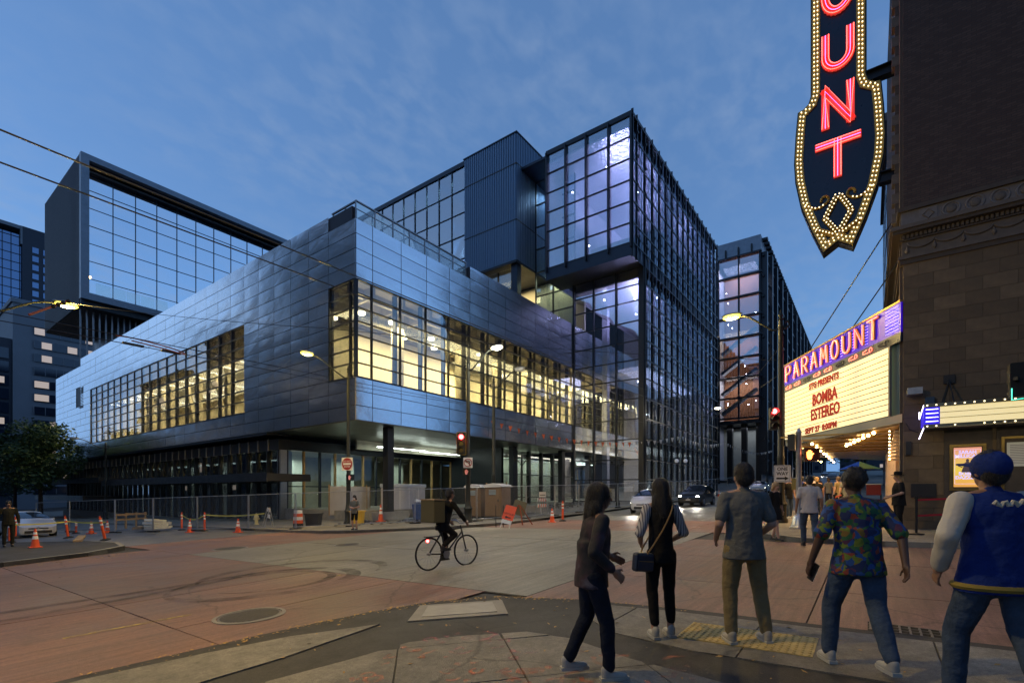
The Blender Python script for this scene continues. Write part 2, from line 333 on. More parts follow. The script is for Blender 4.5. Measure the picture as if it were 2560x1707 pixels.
# road markings and marks on the road surface
def ribbon(name, pts, w, off, mat, parent):
    m = MB(); k = len(pts); vs = []
    for i, p in enumerate(pts):
        a = Vector(pts[max(i-1, 0)]); b = Vector(pts[min(i+1, k-1)]); t = (b-a).normalized(); nrm = Vector((-t.y, t.x)); ww = w(i/(k-1)) if callable(w) else w
        for s in (-.5, .5): q = Vector(p) + nrm*ww*s; vs.append((q.x, q.y, gz(q.x, q.y) + off))
    m.add(vs, [(2*i, 2*i+2, 2*i+3, 2*i+1) for i in range(k-1)])
    return m.build(name, mat, parent, world=True)
def worn(name, col, fac, scale=3.):
    m, n, l, b = newmat(name); o = n.get('Material Output'); b.inputs['Base Color'].default_value = (*col, 1); b.inputs['Roughness'].default_value = .75
    t = n.new('ShaderNodeTexCoord'); nz = n.new('ShaderNodeTexNoise'); nz.inputs['Scale'].default_value = scale; nz.inputs['Detail'].default_value = 6; l.new(t.outputs['Object'], nz.inputs['Vector'])
    mr = n.new('ShaderNodeMapRange'); mr.inputs[1].default_value = .3; mr.inputs[2].default_value = .62; mr.inputs[3].default_value = 0; mr.inputs[4].default_value = fac; l.new(nz.outputs[0], mr.inputs[0])
    tr = n.new('ShaderNodeBsdfTransparent'); mx = n.new('ShaderNodeMixShader'); l.new(mr.outputs[0], mx.inputs[0]); l.new(tr.outputs[0], mx.inputs[1]); l.new(b.outputs[0], mx.inputs[2]); l.new(mx.outputs[0], o.inputs[0])
    return m
MAT['tyre'] = worn('tyre_rubber_mark', (.03,.028,.025), .42, 2.2)
MAT['laneyellow'] = worn('worn_yellow_line', (.55,.42,.08), .6, 6)
MAT['lanewhite'] = worn('worn_white_line', (.7,.7,.66), .8, 4)
MAT['spray'] = worn('orange_spray_paint', (.6,.15,.06), .42, 9)
MAT['spraypink'] = worn('pink_spray_paint', (.5,.1,.14), .35, 9)
MAT['dirt'] = worn('dirt_stain', (.03,.025,.02), .4, 1.2)
def arc(cx, cy, rx, ry, a0, a1, n=48, rot=0):
    out_ = []
    for i in range(n+1):
        a = rad(a0 + (a1-a0)*i/n); x = rx*math.cos(a); y = ry*math.sin(a); out_.append((cx + x*math.cos(rot) - y*math.sin(rot), cy + x*math.sin(rot) + y*math.cos(rot)))
    return out_
tap = lambda t: .30*min(1, 4*t+.2, 4*(1-t)+.2)
for i, (a, w) in enumerate(((arc(5.0, 9.7, 1.7, 1.45, -215, 150), tap), (arc(5.05, 9.75, 1.2, 1.1, -160, 120), lambda t: .6*tap(t)), (arc(5.9, 10.2, 1.9, 1.7, -60, 160), tap))):
    ribbon('skid_mark', a, w, .006 + .003*i, MAT['tyre'], street)
ribbon('skid_mark', [(5.4 - 9*t, 11.1 - 1.0*t + 2.0*t*t) for t in [i/20 for i in range(21)]], .22, .013, MAT['tyre'], street)
ribbon('skid_mark', [(5.0 - 9*t, 10.9 - 2.3*t + 1.4*t*t) for t in [i/20 for i in range(21)]], .2, .016, MAT['tyre'], street)
for a, b in (((1.6, 8.15), (3.0, 8.05)), ((5.7, 9.0), (6.2, 9.0))): ribbon('lane_dash', [a, b], .07, .008, MAT['laneyellow'], street)
ribbon('lane_line', [(23 + 3*i, 6.2) for i in range(60)], .12, .008, MAT['lanewhite'], street)
ribbon('lane_line', [(26.5 + 3*i, 9.9) for i in range(12)], .1, .008, MAT['lanewhite'], street)

# pavements: kerbs are a real step
KERB = .13
def kerb_line(pts, parent, h, w=.16, seg=1.6):
    acc = [Vector(pts[0])]; run = []
    P = [Vector(p) for p in pts]; poly = [P[0]]
    L = 0; cur = [P[0]]; rem = seg
    for a, b in zip(P, P[1:]):
        d = (b-a).length; t = 0
        while d - t > rem:
            t += rem; q = a + (b-a)*(t/d); cur.append(q); run.append(cur); cur = [q]; rem = seg
        rem -= (d - t); cur.append(b)
    run.append(cur)
    for r in run:
        if (r[-1]-r[0]).length < .2: continue
        m = MB(); k = len(r); vs = []
        for i, p in enumerate(r):
            t = (r[min(i+1, k-1)] - r[max(i-1, 0)]).normalized(); nrm = Vector((-t.y, t.x))
            p2 = p + t*(.01 if i == 0 else (-.01 if i == k-1 else 0))
            for s, z in ((0, -.06), (0.0, h-.02), (.02, h+.004), (w, h+.004), (w, -.06)):
                q = p2 + nrm*s; vs.append((q.x, q.y, gz(q.x, q.y) + z))
        fs = [(5*i+j, 5*i+j+1, 5*i+6+j, 5*i+5+j) for i in range(k-1) for j in range(4)] + [(0,1,2,3,4), tuple(5*(k-1)+j for j in (4,3,2,1,0))]
        m.add(vs, fs); m.build('kerb_stone', MAT['kerb'], parent, world=True)
def pave(parent, poly, cells, mat, off, name='paving_slab', g=.008):
    for c in cells:
        q = inter_convex(poly, c)
        if len(q) >= 3 and area2(q) > .02:
            cx_ = sum(p[0] for p in q)/len(q); cy_ = sum(p[1] for p in q)/len(q); s = 1 - g/max(.15, math.sqrt(area2(q))/2)
            sheet(name, [(cx_+(p[0]-cx_)*s, cy_+(p[1]-cy_)*s) for p in q], off, mat, parent, step=3, skirt=.03, dz=random.uniform(-.003, .003))
def grid_cells(x0, x1, y0, y1, w, h, rot=0, c=(0, 0)):
    cells = []; ca, sa = math.cos(rot), math.sin(rot)
    nx = int((x1-x0)/w); ny_ = int((y1-y0)/h)
    for i in range(nx):
        for j in range(ny_):
            q = [(x0+i*w, y0+j*h), (x0+(i+1)*w, y0+j*h), (x0+(i+1)*w, y0+(j+1)*h), (x0+i*w, y0+(j+1)*h)]
            cells.append([(c[0]+x*ca-y*sa, c[1]+x*sa+y*ca) for x, y in q])
    return cells
# near corner (south-west), almost flush with the road
SWO = .06
sw_k = [(6.46,-60),(6.47,2.0),(6.32,3.5),(5.95,4.5),(5.2,5.3),(4.3,5.62),(3.1,5.85),(1.36,6.05),(-60,6.3)]
sw = thing('sidewalk', (2, 2, gz(2, 2)), None, None, kind='structure')
sheet('asphalt_patch', sw_k + [(-60,-60)], SWO-.012, MAT['asphalt'], sw, step=4, skirt=.1)
P_diag = [(4.62,2.6),(4.58,3.15),(4.05,3.72),(3.6,4.05),(2.9,4.15),(2.2,4.3),(-12,4.3),(-12,-14),(4.2,-14),(4.15,.6),(4.35,1.8)]
pave(sw, P_diag, grid_cells(-14, 14, -14, 14, 1.12, 1.12, rad(47), (3.43, 3.18)), MAT['walk'], SWO)
P_strip = [(4.95,-14),(6.28,-14),(6.28,2.0),(6.16,3.2),(5.6,3.0),(5.05,2.35),(4.86,1.4)]
pave(sw, P_strip, [rect(4, 7, y, y+1.5) for y in (-14,-12.5,-11,-9.5,-8,-6.5,-5,-3.5,-2,-.5,1.0,2.5)], MAT['walk'], SWO)
P_wedge = [(-20,4.95),(1.2,4.8),(2.6,4.78),(3.95,4.93),(3.05,5.45),(2.2,5.68),(1.3,5.86),(-20,6.1)]
pave(sw, P_wedge, [rect(x, x+4, 4, 7) for x in (-20,-16,-12,-8,-4,0)] + [rect(4, 8, 4, 7)], MAT['walk'], SWO)
# spray-painted utility marks on the near slabs
for i in range(150):
    a = random.uniform(0, 6.28); x = random.uniform(1.6, 4.3); y = random.uniform(1.0, 3.9)
    if x > 4.2 and y > 3.2: continue
    ln = random.uniform(.05, .24); k = random.choice((3, 5, 7)); cv = random.uniform(-9, 9)
    pts = []; px_, py_ = x, y
    for q in range(k): pts.append((px_, py_)); px_ += math.cos(a)*ln/k*2; py_ += math.sin(a)*ln/k*2; a += cv/k
    ribbon('spray_mark', pts, random.uniform(.025, .05), SWO+.008+.0004*i, MAT['spraypink' if (x > 3.5 and y > 2.6) else 'spray'], sw)
# north-east corner, along the building site
ne_k = [(12.62,150),(12.6,22.2),(12.75,20.2),(13.3,18.7),(15.1,16.75),(16.9,15.2),(18.5,14.45),(22,14.25),(400,14.25)]
ne = thing('sidewalk', (15, 18, gz(15, 18)), None, None, kind='structure')
sheet('pavement', ne_k + [(400,150)], KERB-.006, MAT['walk'], ne, step=4, skirt=.2)
kerb_line(ne_k[1:8] + [(70, 14.25)], ne, KERB)
kerb_line([(12.62, 60), (12.6, 22.2)], ne, KERB, seg=3)
pave(ne, [(13.0,30),(12.95,22.2),(13.1,20.4),(13.6,19.0),(15.3,17.1),(17.0,15.6),(18.6,14.75),(22,14.5),(34,14.5),(34,17),(20,17.5),(17.2,20),(15.6,23),(15.6,30)], grid_cells(12, 36, 14, 32, 1.7, 1.7), MAT['walk'], KERB)
# south-east corner, in front of the theatre
se_k = [(400,3.2),(17.6,3.2),(16.3,2.65),(15.3,1.5),(14.95,-.3),(14.9,-60)]
se = thing('sidewalk', (17, 0, gz(17, 0)), None, None, kind='structure')
sheet('pavement', se_k + [(400,-60)], KERB-.006, MAT['walk'], se, step=4, skirt=.2)
kerb_line([(60, 3.2)] + se_k[1:5] + [(14.9, -14)], se, KERB)
pave(se, [(15.1,-14),(15.12,-.3),(15.45,1.4),(16.4,2.45),(17.6,3.0),(60,3.0),(60,-.8),(18.65,-.8),(18.65,-14)], grid_cells(14, 62, -14, 4, 1.9, 1.9), MAT['walk'], KERB)
# north-west corner island
nw_k = [(-60,20.0),(2.6,19.6),(4.6,20.3),(6.0,21.9),(6.45,24.2),(6.2,26.4),(5.2,28.6),(4.3,30.4),(4.1,150)]
nw = thing('sidewalk', (3, 24, gz(3, 24)), None, None, kind='structure')
sheet('pavement', nw_k + [(-60,150)], KERB-.006, MAT['asphalt'], nw, step=4, skirt=.2)
pave(nw, [(3.2,20.0),(4.5,20.55),(5.8,22.0),(6.2,24.2),(5.9,26.2),(5.0,26.8),(3.9,25.4),(3.0,22.5)], grid_cells(0, 8, 18, 30, 2.2, 2.2, rad(20), (3, 20)), MAT['walk'], KERB)
kerb_line([(2.6,19.6),(4.6,20.3),(6.0,21.9),(6.45,24.2),(6.2,26.4)], nw, KERB)
# yellow tactile plate set in the kerb strip
MAT['tactile'] = M_('yellow_tactile', (.42,.31,.11), .7, var=.35, vscale=9, bump=.2, bscale=80)
def tactile(x0, x1, y0, y1, parent, off, st=.062):
    sheet('tactile_plate', rect(x0, x1, y0, y1), off+.006, MAT['tactile'], parent, skirt=.02)
    m = MB(); nx = int((x1-x0)/st); ny_ = int((y1-y0)/st)
    for i in range(nx):
        for j in range(ny_):
            x = x0+(i+.5)*(x1-x0)/nx; y = y0+(j+.5)*(y1-y0)/ny_
            m.lathe([(.017,0),(.013,.006),(.006,.008)], (x, y, gz(x, y)+off+.006), 6)
    tag(m.build('tactile_domes', MAT['tactile'], parent, world=True), kind='stuff')
tactile(5.2, 5.85, .42, 1.66, sw, SWO)
tactile(15.35, 15.95, .1, 1.2, se, KERB)
# manhole covers, vault lid, drain grate
MAT['iron'] = M_('cast_iron', (.15,.14,.12), .55, metal=.3, var=.3, vscale=14)
MAT['lidconc'] = M_('vault_plate', (.3,.29,.26), .6, var=.25, vscale=4, bump=.3, bscale=40)
def manhole(x, y, r, label, pat=True):
    z = gz(x, y); t = thing('manhole_cover', (x, y, z+.004), label, 'manhole cover', rad(20), 'manhole covers in the intersection')
    M = Matrix.Rotation(-math.atan(.0245), 4, 'X') @ Matrix.Rotation(-math.atan(.023), 4, 'Y')
    ring = MB().lathe([(r*1.12, -.02), (r*1.12, .006), (r, .008), (r, -.01)], n=40); ring.v = [tuple((Matrix.Rotation(-rad(20),4,'Z') @ M) @ Vector(v)) for v in ring.v]
    ring.build('rim', MAT['kerb'], t)
    d = MB().lathe([(r*.97, -.02), (r*.97, .002)], n=40)
    if pat:
        for i in range(-9, 10):
            w = math.sqrt(max(0, .8-(i/10)**2))*r
            if w > .03:
                d.box(-w, w, i*r/10.5-.008, i*r/10.5+.008, .002, .009)
    d.v = [tuple((Matrix.Rotation(-rad(20),4,'Z') @ M) @ Vector(v)) for v in d.v]
    d.build('lid', MAT['iron'], t)
manhole(3.42, 7.17, .42, 'large ribbed iron manhole cover in the pink near lane')
manhole(7.76, 17.66, .5, 'dark manhole cover beside the far left crosswalk')
manhole(10.13, 14.42, .4, 'small dark manhole cover in the grey middle of the crossing')
t = thing('vault_lid', (4.9, 4.5, gz(4.9, 4.5)+SWO), 'rectangular concrete utility vault lid set in asphalt at the corner', 'vault lid')
sheet('frame', [(4.2,4.72),(5.12,3.82),(5.72,4.38),(4.88,5.22)], SWO+.004, MAT['kerb'], t, skirt=.03)
sheet('plate', [(4.42,4.70),(5.12,4.0),(5.52,4.4),(4.88,5.06)], SWO+.012, MAT['lidconc'], t, skirt=.03)
t = thing('drain_grate', (6.66, -.4, gz(6.66, -.4)), 'black iron drain grate along the kerb by the crosswalk', 'drain grate')
m = MB(); z = gz(6.66, -.4)+.012
for y in [-.78+.085*i for i in range(10)]: m.box(6.5, 6.86, y, y+.02, z-.05, z+.03)
for x in (6.49, 6.62, 6.74, 6.86): m.box(x, x+.015, -.79, .02, z-.05, z+.032)
m.build('bar_grid', MAT['iron'], t, world=True)
bx(6.48, 6.88, -.80, .03, z-.3, z-.045).build('pit', MAT['joint'], t, world=True)
# ================================================================== the silver exhibition hall
XW, YS = 17.70, 24.39
def silver_mat():
    m, n, l, b = newmat('brushed_steel_panel')
    b.inputs['Base Color'].default_value = (.88,.90,.93,1); b.inputs['Metallic'].default_value = 1; b.inputs['Roughness'].default_value = .24
    t = n.new('ShaderNodeTexCoord'); oi = n.new('ShaderNodeObjectInfo')
    mr = n.new('ShaderNodeMapRange'); mr.inputs[3].default_value = .94; mr.inputs[4].default_value = 1.03; l.new(oi.outputs['Random'], mr.inputs[0])
    sc = n.new('ShaderNodeVectorMath'); sc.operation = 'SCALE'; sc.inputs[0].default_value = (.88,.90,.93); l.new(mr.outputs[0], sc.inputs['Scale']); l.new(sc.outputs[0], b.inputs['Base Color'])
    mpn = n.new('ShaderNodeMapping'); l.new(t.outputs['Object'], mpn.inputs[0])
    cx3 = n.new('ShaderNodeCombineXYZ'); mu = n.new('ShaderNodeMath'); mu.operation = 'MULTIPLY'; mu.inputs[1].default_value = 60; l.new(oi.outputs['Random'], mu.inputs[0]); l.new(mu.outputs[0], cx3.inputs[0]); l.new(mu.outputs[0], cx3.inputs[1]); l.new(cx3.outputs[0], mpn.inputs['Location'])
    nz = n.new('ShaderNodeTexNoise'); nz.inputs['Scale'].default_value = 1.1; nz.inputs['Detail'].default_value = 2.5; nz.inputs['Distortion'].default_value = .6; l.new(mpn.outputs[0], nz.inputs['Vector'])
    bp = n.new('ShaderNodeBump'); bp.inputs['Strength'].default_value = .36; bp.inputs['Distance'].default_value = .05; l.new(nz.outputs[0], bp.inputs['Height']); l.new(bp.outputs[0], b.inputs['Normal'])
    n3 = n.new('ShaderNodeTexNoise'); n3.inputs['Scale'].default_value = 7; l.new(mpn.outputs[0], n3.inputs['Vector'])
    rr = n.new('ShaderNodeMapRange'); rr.inputs[3].default_value = .18; rr.inputs[4].default_value = .28; l.new(n3.outputs[0], rr.inputs[0]); l.new(rr.outputs[0], b.inputs['Roughness'])
    return m
MAT['silver'] = silver_mat()
MAT['backing'] = M_('panel_backing', (.05,.05,.06), .5, metal=.4)
MAT['wgl'] = glass('window_glass', (.93,.94,.9), .10, .01, .12, .5)
MAT['wglw'] = glass('west_window_glass', (.95,.95,.92), .16, .01, .2, .4)
MAT['dgl'] = glass('dark_glass', (.8,.84,.82), .02, .02, .1, .6, .3)
hall = thing('exhibition_hall', (XW, YS, gz(XW, YS)), 'low silver metal-panelled hall with long lit window bands on the corner', 'building')
# panels: pillowed steel sheets, a few shapes shared by all
def panel_mesh(k):
    rnd = random.Random(100+k); m = MB(); nu, nv = 6, 4; vs = []
    amp = rnd.uniform(.004, .013)*rnd.choice((1,1,-1)); tx, tz = rnd.uniform(-.011,.011), rnd.uniform(-.007,.007); skew = rnd.uniform(.5, 2)
    for j in range(nv+1):
        for i in range(nu+1):
            u, v = i/nu, j/nv
            d = amp*(math.sin(math.pi*u)**skew)*(math.sin(math.pi*v)**.7) + rnd.uniform(-.0012,.0012) + tx*(u-.5) + tz*(v-.5)
            vs.append((-.03-d, u, v))
    fs = [(j*(nu+1)+i, (j+1)*(nu+1)+i, (j+1)*(nu+1)+i+1, j*(nu+1)+i+1) for j in range(nv) for i in range(nu)]
    b0 = len(vs); vs += [(0,0,0),(0,1,0),(0,1,1),(0,0,1)]
    e = lambda i, j: j*(nu+1)+i
    fs += [tuple([e(i,0) for i in range(nu+1)] + [b0+1, b0]), tuple([e(nu,j) for j in range(nv+1)] + [b0+2, b0+1]), tuple([e(i,nv) for i in range(nu,-1,-1)] + [b0+3, b0+2]), tuple([e(0,j) for j in range(nv,-1,-1)] + [b0, b0+3])]
    m.add(vs, fs); return m.mesh('panel', MAT['silver'], True)
PM = [panel_mesh(k) for k in range(8)]
zb = [5.78, 6.64, 7.50, 8.36]; zm = [8.36 + .8214*i for i in range(8)]; zt = [14.11, 14.993, 15.875, 16.758, 17.64]; zpar = 18.57
def frange(a, b, n): return [a + (b-a)*i/n for i in range(n+1)]
yw = [24.42, 27.13] + frange(27.13, 38.02, 5)[1:] + frange(38.02, 77.3, 18)[1:] + frange(77.3, 93.9, 8)[1:]
xsn = [17.73, 18.92] + frange(18.92, 54.76, 16)[1:]
cells = []
rows_all = list(zip(zb[:-1], zb[1:])) + list(zip(zm[:-1], zm[1:])) + list(zip(zt[:-1], zt[1:]))
for a, b in zip(yw[:-1], yw[1:]):
    rws = list(rows_all)
    if 27 < a < 79.9: rws.append((17.64, zpar))
    for z0, z1 in rws:
        if a >= 38.0 and b <= 77.4 and z0 >= 7.49 and z1 <= 14.12: continue
        if b < 27.2 and z0 >= 8.35 and z1 <= 14.12: continue
        if 79.9 < a < 83 and 12.0 < z0 and z1 < 15.2: continue       # the grey louvre
        cells.append(('w', a, b, z0, z1, math.hypot(XW, a)))
for a, b in zip(xsn[:-1], xsn[1:]):
    rws = [r for r in rows_all if not (r[0] >= 8.35 and r[1] <= 14.12)]
    if a > 27.8: rws.append((17.64, zpar))
    for z0, z1 in rws: cells.append(('s', a, b, z0, z1, math.hypot(a, YS)*.5))
cells.sort(key=lambda c: c[5])
field = MB()
for i, (f, a, b, z0, z1, d) in enumerate(cells):
    g = .019; me = PM[random.randrange(8)]; mir = random.random() < .5
    if i < 296:
        if f == 'w': o = link_mesh('panel', me, hall, True, (XW+.03, a+g, z0+g), None, (1, b-a-2*g, z1-z0-2*g))
        else: o = link_mesh('panel', me, hall, True, (a+g, YS+.03, z0+g), (0, 0, rad(90)), (1, b-a-2*g, z1-z0-2*g)); o.location.x = b-g
        if f == 's': o.rotation_euler = (0, 0, rad(90))
    else:
        for_v = [v.co for v in me.vertices]
        field.add([(XW+.03+v.x, a+g+v.y*(b-a-2*g), z0+g+v.z*(z1-z0-2*g)) for v in for_v], [tuple(p.vertices) for p in me.polygons])
fo = field.build('panel_field', MAT['silver'], hall, True, True); fo['kind'] = 'stuff'
# backing walls round the window openings
m = MB()
m.box(XW+.05, XW+.4, 24.80, 93.9, 5.80, 7.46); m.box(XW+.05, XW+.4, 24.80, 79.9, 14.15, 18.5); m.box(XW+.05, XW+.4, 79.9, 93.9, 14.15, 17.6)
m.box(XW+.05, XW+.4, 27.17, 38.0, 7.46, 14.15); m.box(XW+.05, XW+.4, 77.32, 93.9, 7.46, 14.15); m.box(XW+.05, XW+.4, 24.8, 27.17, 7.46, 8.32)
m.box(XW+.05, 56, YS+.05, YS+.4, 5.80, 8.32); m.box(XW+.05, 27.8, YS+.05, YS+.4, 14.15, 17.6); m.box(27.8, 56, YS+.05, YS+.4, 14.15, 18.5)
m.box(XW+.4, 27.8, 93.5, 93.89, 5.8, 17.6)
m.build('backing_wall', MAT['backing'], hall, world=True)
bx(XW+.4, 45, YS+.4, 93.5, 17.0, 17.3).build('roof', MAT['backing'], hall, world=True)
lo = bx(XW-.0, XW+.04, 80.2, 82.3, 12.2, 15.0).build('louvre', MAT['darksteel'], hall, world=True)
for i in range(14): bx(XW-.03, XW-.005, 80.25, 82.25, 12.3+.19*i, 12.36+.19*i).build('louvre_blade', MAT['darksteel'], lo, world=True)
MAT['soffit'] = M_('soffit_panels', (.16,.16,.14), .35, metal=.6, var=.15, vscale=1)
m = MB()
for i in range(6):
    for j in range(4): m.box(XW+.06+i*4.6, XW+.06+i*4.6+4.57, YS+.06+j*2.6, YS+.06+j*2.6+2.57, 5.74, 5.79)
m.build('soffit', MAT['soffit'], hall, world=True)
bx(XW+.05, 19.6, 34.8, 93.5, 5.62, 5.77).build('soffit_edge', MAT['darksteel'], hall, world=True)
# window bands: frames, transoms and single panes
def frame_bar(name, *a): return bx(*a).build(name, MAT['mullion'], hall, world=True)
pane_me = bx(0, .012, 0, 1, 0, 1).mesh('pane', MAT['wgl']); pane_mw = bx(0, .012, 0, 1, 0, 1).mesh('pane', MAT['wglw'])
def pane(me, face, a, b, z0, z1, off=.1):
    ry = random.uniform(-.004, .004); rz_ = random.uniform(-.004, .004)
    if face == 'w': link_mesh('pane', me, hall, True, (XW+off, a, z0), (0, ry, rz_), (1, b-a, z1-z0))
    else: link_mesh('pane', me, hall, True, (b, YS+off, z0), (0, ry, rad(90)+rz_), (1, b-a, z1-z0))
zwin = [7.50] + zm
for y in frange(38.02, 77.3, 18): frame_bar('mullion', XW+.04, XW+.14, y-.035, y+.035, 7.5, 14.11)
for z in zwin: frame_bar('transom', XW+.03, XW+.17, 38.05, 77.27, z-.03, z+.03)
for z in zm: frame_bar('transom', XW+.03, XW+.17, YS+.15, 27.1, z-.03, z+.03); frame_bar('transom', XW+.2, 54.7, YS+.03, YS+.17, z-.03, z+.03)
for x in xsn[1:12]: frame_bar('mullion', x-.035, x+.035, YS+.02, YS+.2, 8.36, 14.11)
frame_bar('corner_mullion', XW+.0, XW+.18, YS+.0, YS+.18, 8.36, 14.11); frame_bar('mullion', XW+.02, XW+.2, 27.06, 27.13, 8.36, 14.11); frame_bar('mullion', XW+.02, XW+.2, 25.0, 25.07, 8.36, 14.11)
frame_bar('sill', XW-.03, XW+.2, 38.0, 77.3, 7.42, 7.5); frame_bar('sill', XW-.03, 54.7, YS-.03, YS+.2, 8.28, 8.36); frame_bar('sill', XW-.031, XW+.2, YS+.2, 27.15, 8.279, 8.359)
yy_ = frange(38.02, 77.3, 18)
for a, b in zip(yy_[:-1], yy_[1:]):
    for z0, z1 in zip(zwin[:-1], zwin[1:]): pane(pane_mw, 'w', a+.03, b-.03, z0+.02, z1-.02)
for z0, z1 in zip(zm[:-1], zm[1:]):
    pane(pane_me, 'w', YS+.18, 25.0, z0+.02, z1-.02); pane(pane_me, 'w', 25.07, 27.06, z0+.02, z1-.02)
    for a, b in zip(xsn[:13], xsn[1:14]): pane(pane_me, 's', a+.03, b-.03, z0+.02, z1-.02)
# the room behind the bands
inn = lambda name, mat, *a: bx(*a).build(name, MAT[mat], hall, world=True)
inn('hall_floor', 'floorin', XW+.45, 56, YS+.45, 80, 7.2, 7.45)
inn('hall_ceiling', 'ceilgrey', XW+.45, 56, YS+.45, 80, 14.3, 14.5)
inn('inner_wall', 'cream', 18.3, 31.0, 29.6, 29.8, 7.45, 13.2)       # drywall behind the corner window
inn('inner_wall', 'cream', 31.0, 56.0, 31.6, 31.9, 7.45, 14.3)
inn('inner_wall', 'cream', 30.8, 31.0, 29.8, 31.9, 7.45, 14.3)
inn('inner_wall', 'cream', 30.0, 30.3, 33.5, 79.8, 7.45, 14.3); inn('inner_wall', 'cream', 18.2, 30, 79.5, 79.8, 7.45, 14.3)
inn('inner_wall', 'cream', 18.2, 30, 33.3, 33.5, 7.45, 14.3)
for x in (23.0, 29.6, 34.4, 38.9, 43.0, 47.5): inn('column', 'cream', x-.32, x+.32, 26.6, 27.2, 7.45, 14.3)
for y in (40.5, 47, 53.5, 60, 66.5, 73): inn('column', 'cream', 20.3, 20.85, y-.3, y+.3, 7.45, 14.3)
for y in (43.8, 50.2, 56.7, 63.2, 69.8):
    MB().bar((21.0, y-1.6, 7.45), (21.0, y+1.2, 14.2), .3).build('brace', MAT['cream'], hall, world=True)
for i in range(17):
    y = 38.02 + 39.28/18*(i+1); inn('fin', 'darksteel', XW+.16, XW+.30, y-.03, y+.03, 7.5, 14.2)
for x in xsn[2:13:1]: inn('fin', 'darksteel', x-.06, x+.06, YS+.46, YS+.80, 8.2, 14.25)
m = MB()
for y in frange(26, 32, 4): m.box(XW+.6, 55, y-.12, y+.12, 13.75, 14.3)
for x in frange(19.5, 54, 14): m.box(x-.08, x+.08, YS+.6, 33, 13.6, 14.3)
for y in frange(35, 79, 22): m.box(18.3, 30, y-.08, y+.08, 13.6, 14.3)
m.build('ceiling_beams', MAT['ceilgrey'], hall, world=True)
m = MB(); m.tube([(19.5, 27.9, 13.3), (55, 27.9, 13.3)], .38, 12); m.tube([(19.5, 31.2, 13.2), (55, 31.2, 13.2)], .3, 12); m.tube([(23, 35, 13.1), (23, 79, 13.1)], .42, 12); m.tube([(27, 35, 13.2), (27, 79, 13.2)], .3, 12)
m.build('ceiling_duct', MAT['galv'], hall, True, True)
MAT['fixture'] = E_('ceiling_fixture', (1,.92,.7), 9)
fx = MB().lathe([(.2, 0), (.24, .03), (.24, .16), (.1, .2)], n=14).mesh('ceiling_light', MAT['fixture'], True)
fl = bx(-.09, .09, -.75, .75, 0, .08).mesh('ceiling_light', MAT['fixture'])
for x, y in ((19.3, 26.0), (18.8, 28.2), (21.6, 25.8), (24.2, 27.6), (25.6, 26.2), (27.4, 27.7), (30.9, 26.0), (33.4, 28.2), (36.6, 26.2), (38.0, 28.8), (40.8, 26.2), (42.0, 29.5), (45.5, 26.5), (48, 28.5)): link_mesh('ceiling_light', fx, hall, True, (x, y, 12.75))
for i, y in enumerate(frange(37, 78, 13)):
    for x in (20.6, 25.0): link_mesh('ceiling_light', fl, hall, True, (x, y + (.9 if x > 22 else 0), 12.6), (0, 0, rad(90)))
def area(name, loc, sx, sy, e, col, parent=None, rot=(0,0,0)):
    d = bpy.data.lights.new(name, 'AREA'); d.shape = 'RECTANGLE'; d.size = sx; d.size_y = sy; d.energy = e; d.color = col
    o = bpy.data.objects.new(name, d); COL.objects.link(o); o.location = loc; o.rotation_euler = rot; return o
def point(name, loc, e, col, r=.1, spot=None, rot=(0,0,0)):
    d = bpy.data.lights.new(name, 'SPOT' if spot else 'POINT'); d.energy = e; d.color = col; d.shadow_soft_size = r
    if spot: d.spot_size = rad(spot); d.spot_blend = .6
    o = bpy.data.objects.new(name, d); COL.objects.link(o); o.location = loc; o.rotation_euler = rot; return o
WARM = (1, .81, .42)
area('hall_light', (25.5, 26.9, 13.0), 14, 2.4, 2700, WARM); area('hall_light', (43, 28.2, 13.0), 22, 4, 11000, WARM)
area('hall_light', (24, 57, 13.0), 8, 40, 24000, WARM); area('hall_light', (26, 31.5, 13.0), 8, 2, 700, WARM)
# ---- ground floor: set-back glazing, beam, columns, canopies
zf = .3
fl0 = lambda name, mat, *a: bx(*a).build(name, MAT[mat], hall, world=True)
fl0('plinth', 'kerb', 19.0, 56, 26.4, 34.6, -3.0, zf); fl0('plinth', 'kerb', 18.3, 45, 34.6, 93, -5, -.9)
fl0('corner_column', 'darksteel', 20.75, 21.25, 25.2, 25.7, -.6, 5.74)
fl0('corner_column', 'darksteel', 36.2, 36.7, 26.4, 26.9, zf, 5.74); fl0('corner_column', 'darksteel', 43.0, 43.5, 25.2, 25.7, zf, 5.74)
fl0('edge_beam', 'darksteel', 18.6, 19.3, 34.7, 93.4, 4.62, 5.4); fl0('edge_beam', 'darksteel', 18.62, 37.3, 34.72, 35.3, 4.64, 5.38)
for y in frange(36.2, 92, 37): fl0('beam_stiffener', 'galv', 18.55, 18.62, y-.05, y+.05, 4.55, 5.45)
MAT['gold'] = M_('timber_mullion', (.42,.27,.11), .6, var=.2, vscale=4)
for i, x in enumerate(frange(19.4, 37.0, 13)):
    fl0('mullion', 'gold' if i % 2 else 'mullion', x-.07, x+.07, 34.95, 35.15, zf, 4.62)
fl0('transom', 'mullion', 19.4, 37, 34.97, 35.12, 1.9, 1.98)
xs_ = frange(19.4, 37.0, 13)
pg = bx(0, .012, 0, 1, 0, 1).mesh('pane', MAT['dgl'])
for a, b in zip(xs_[:-1], xs_[1:]): link_mesh('pane', pg, hall, True, (b-.07, 35.05, zf), (0, 0, rad(90)), (1, b-a-.14, 4.3))
ys_ = frange(35.0, 93.0, 36)
for i, y in enumerate(ys_):
    fl0('mullion', 'mullion', 18.7, 19.0, y-.06, y+.06, -3.2, 4.62)
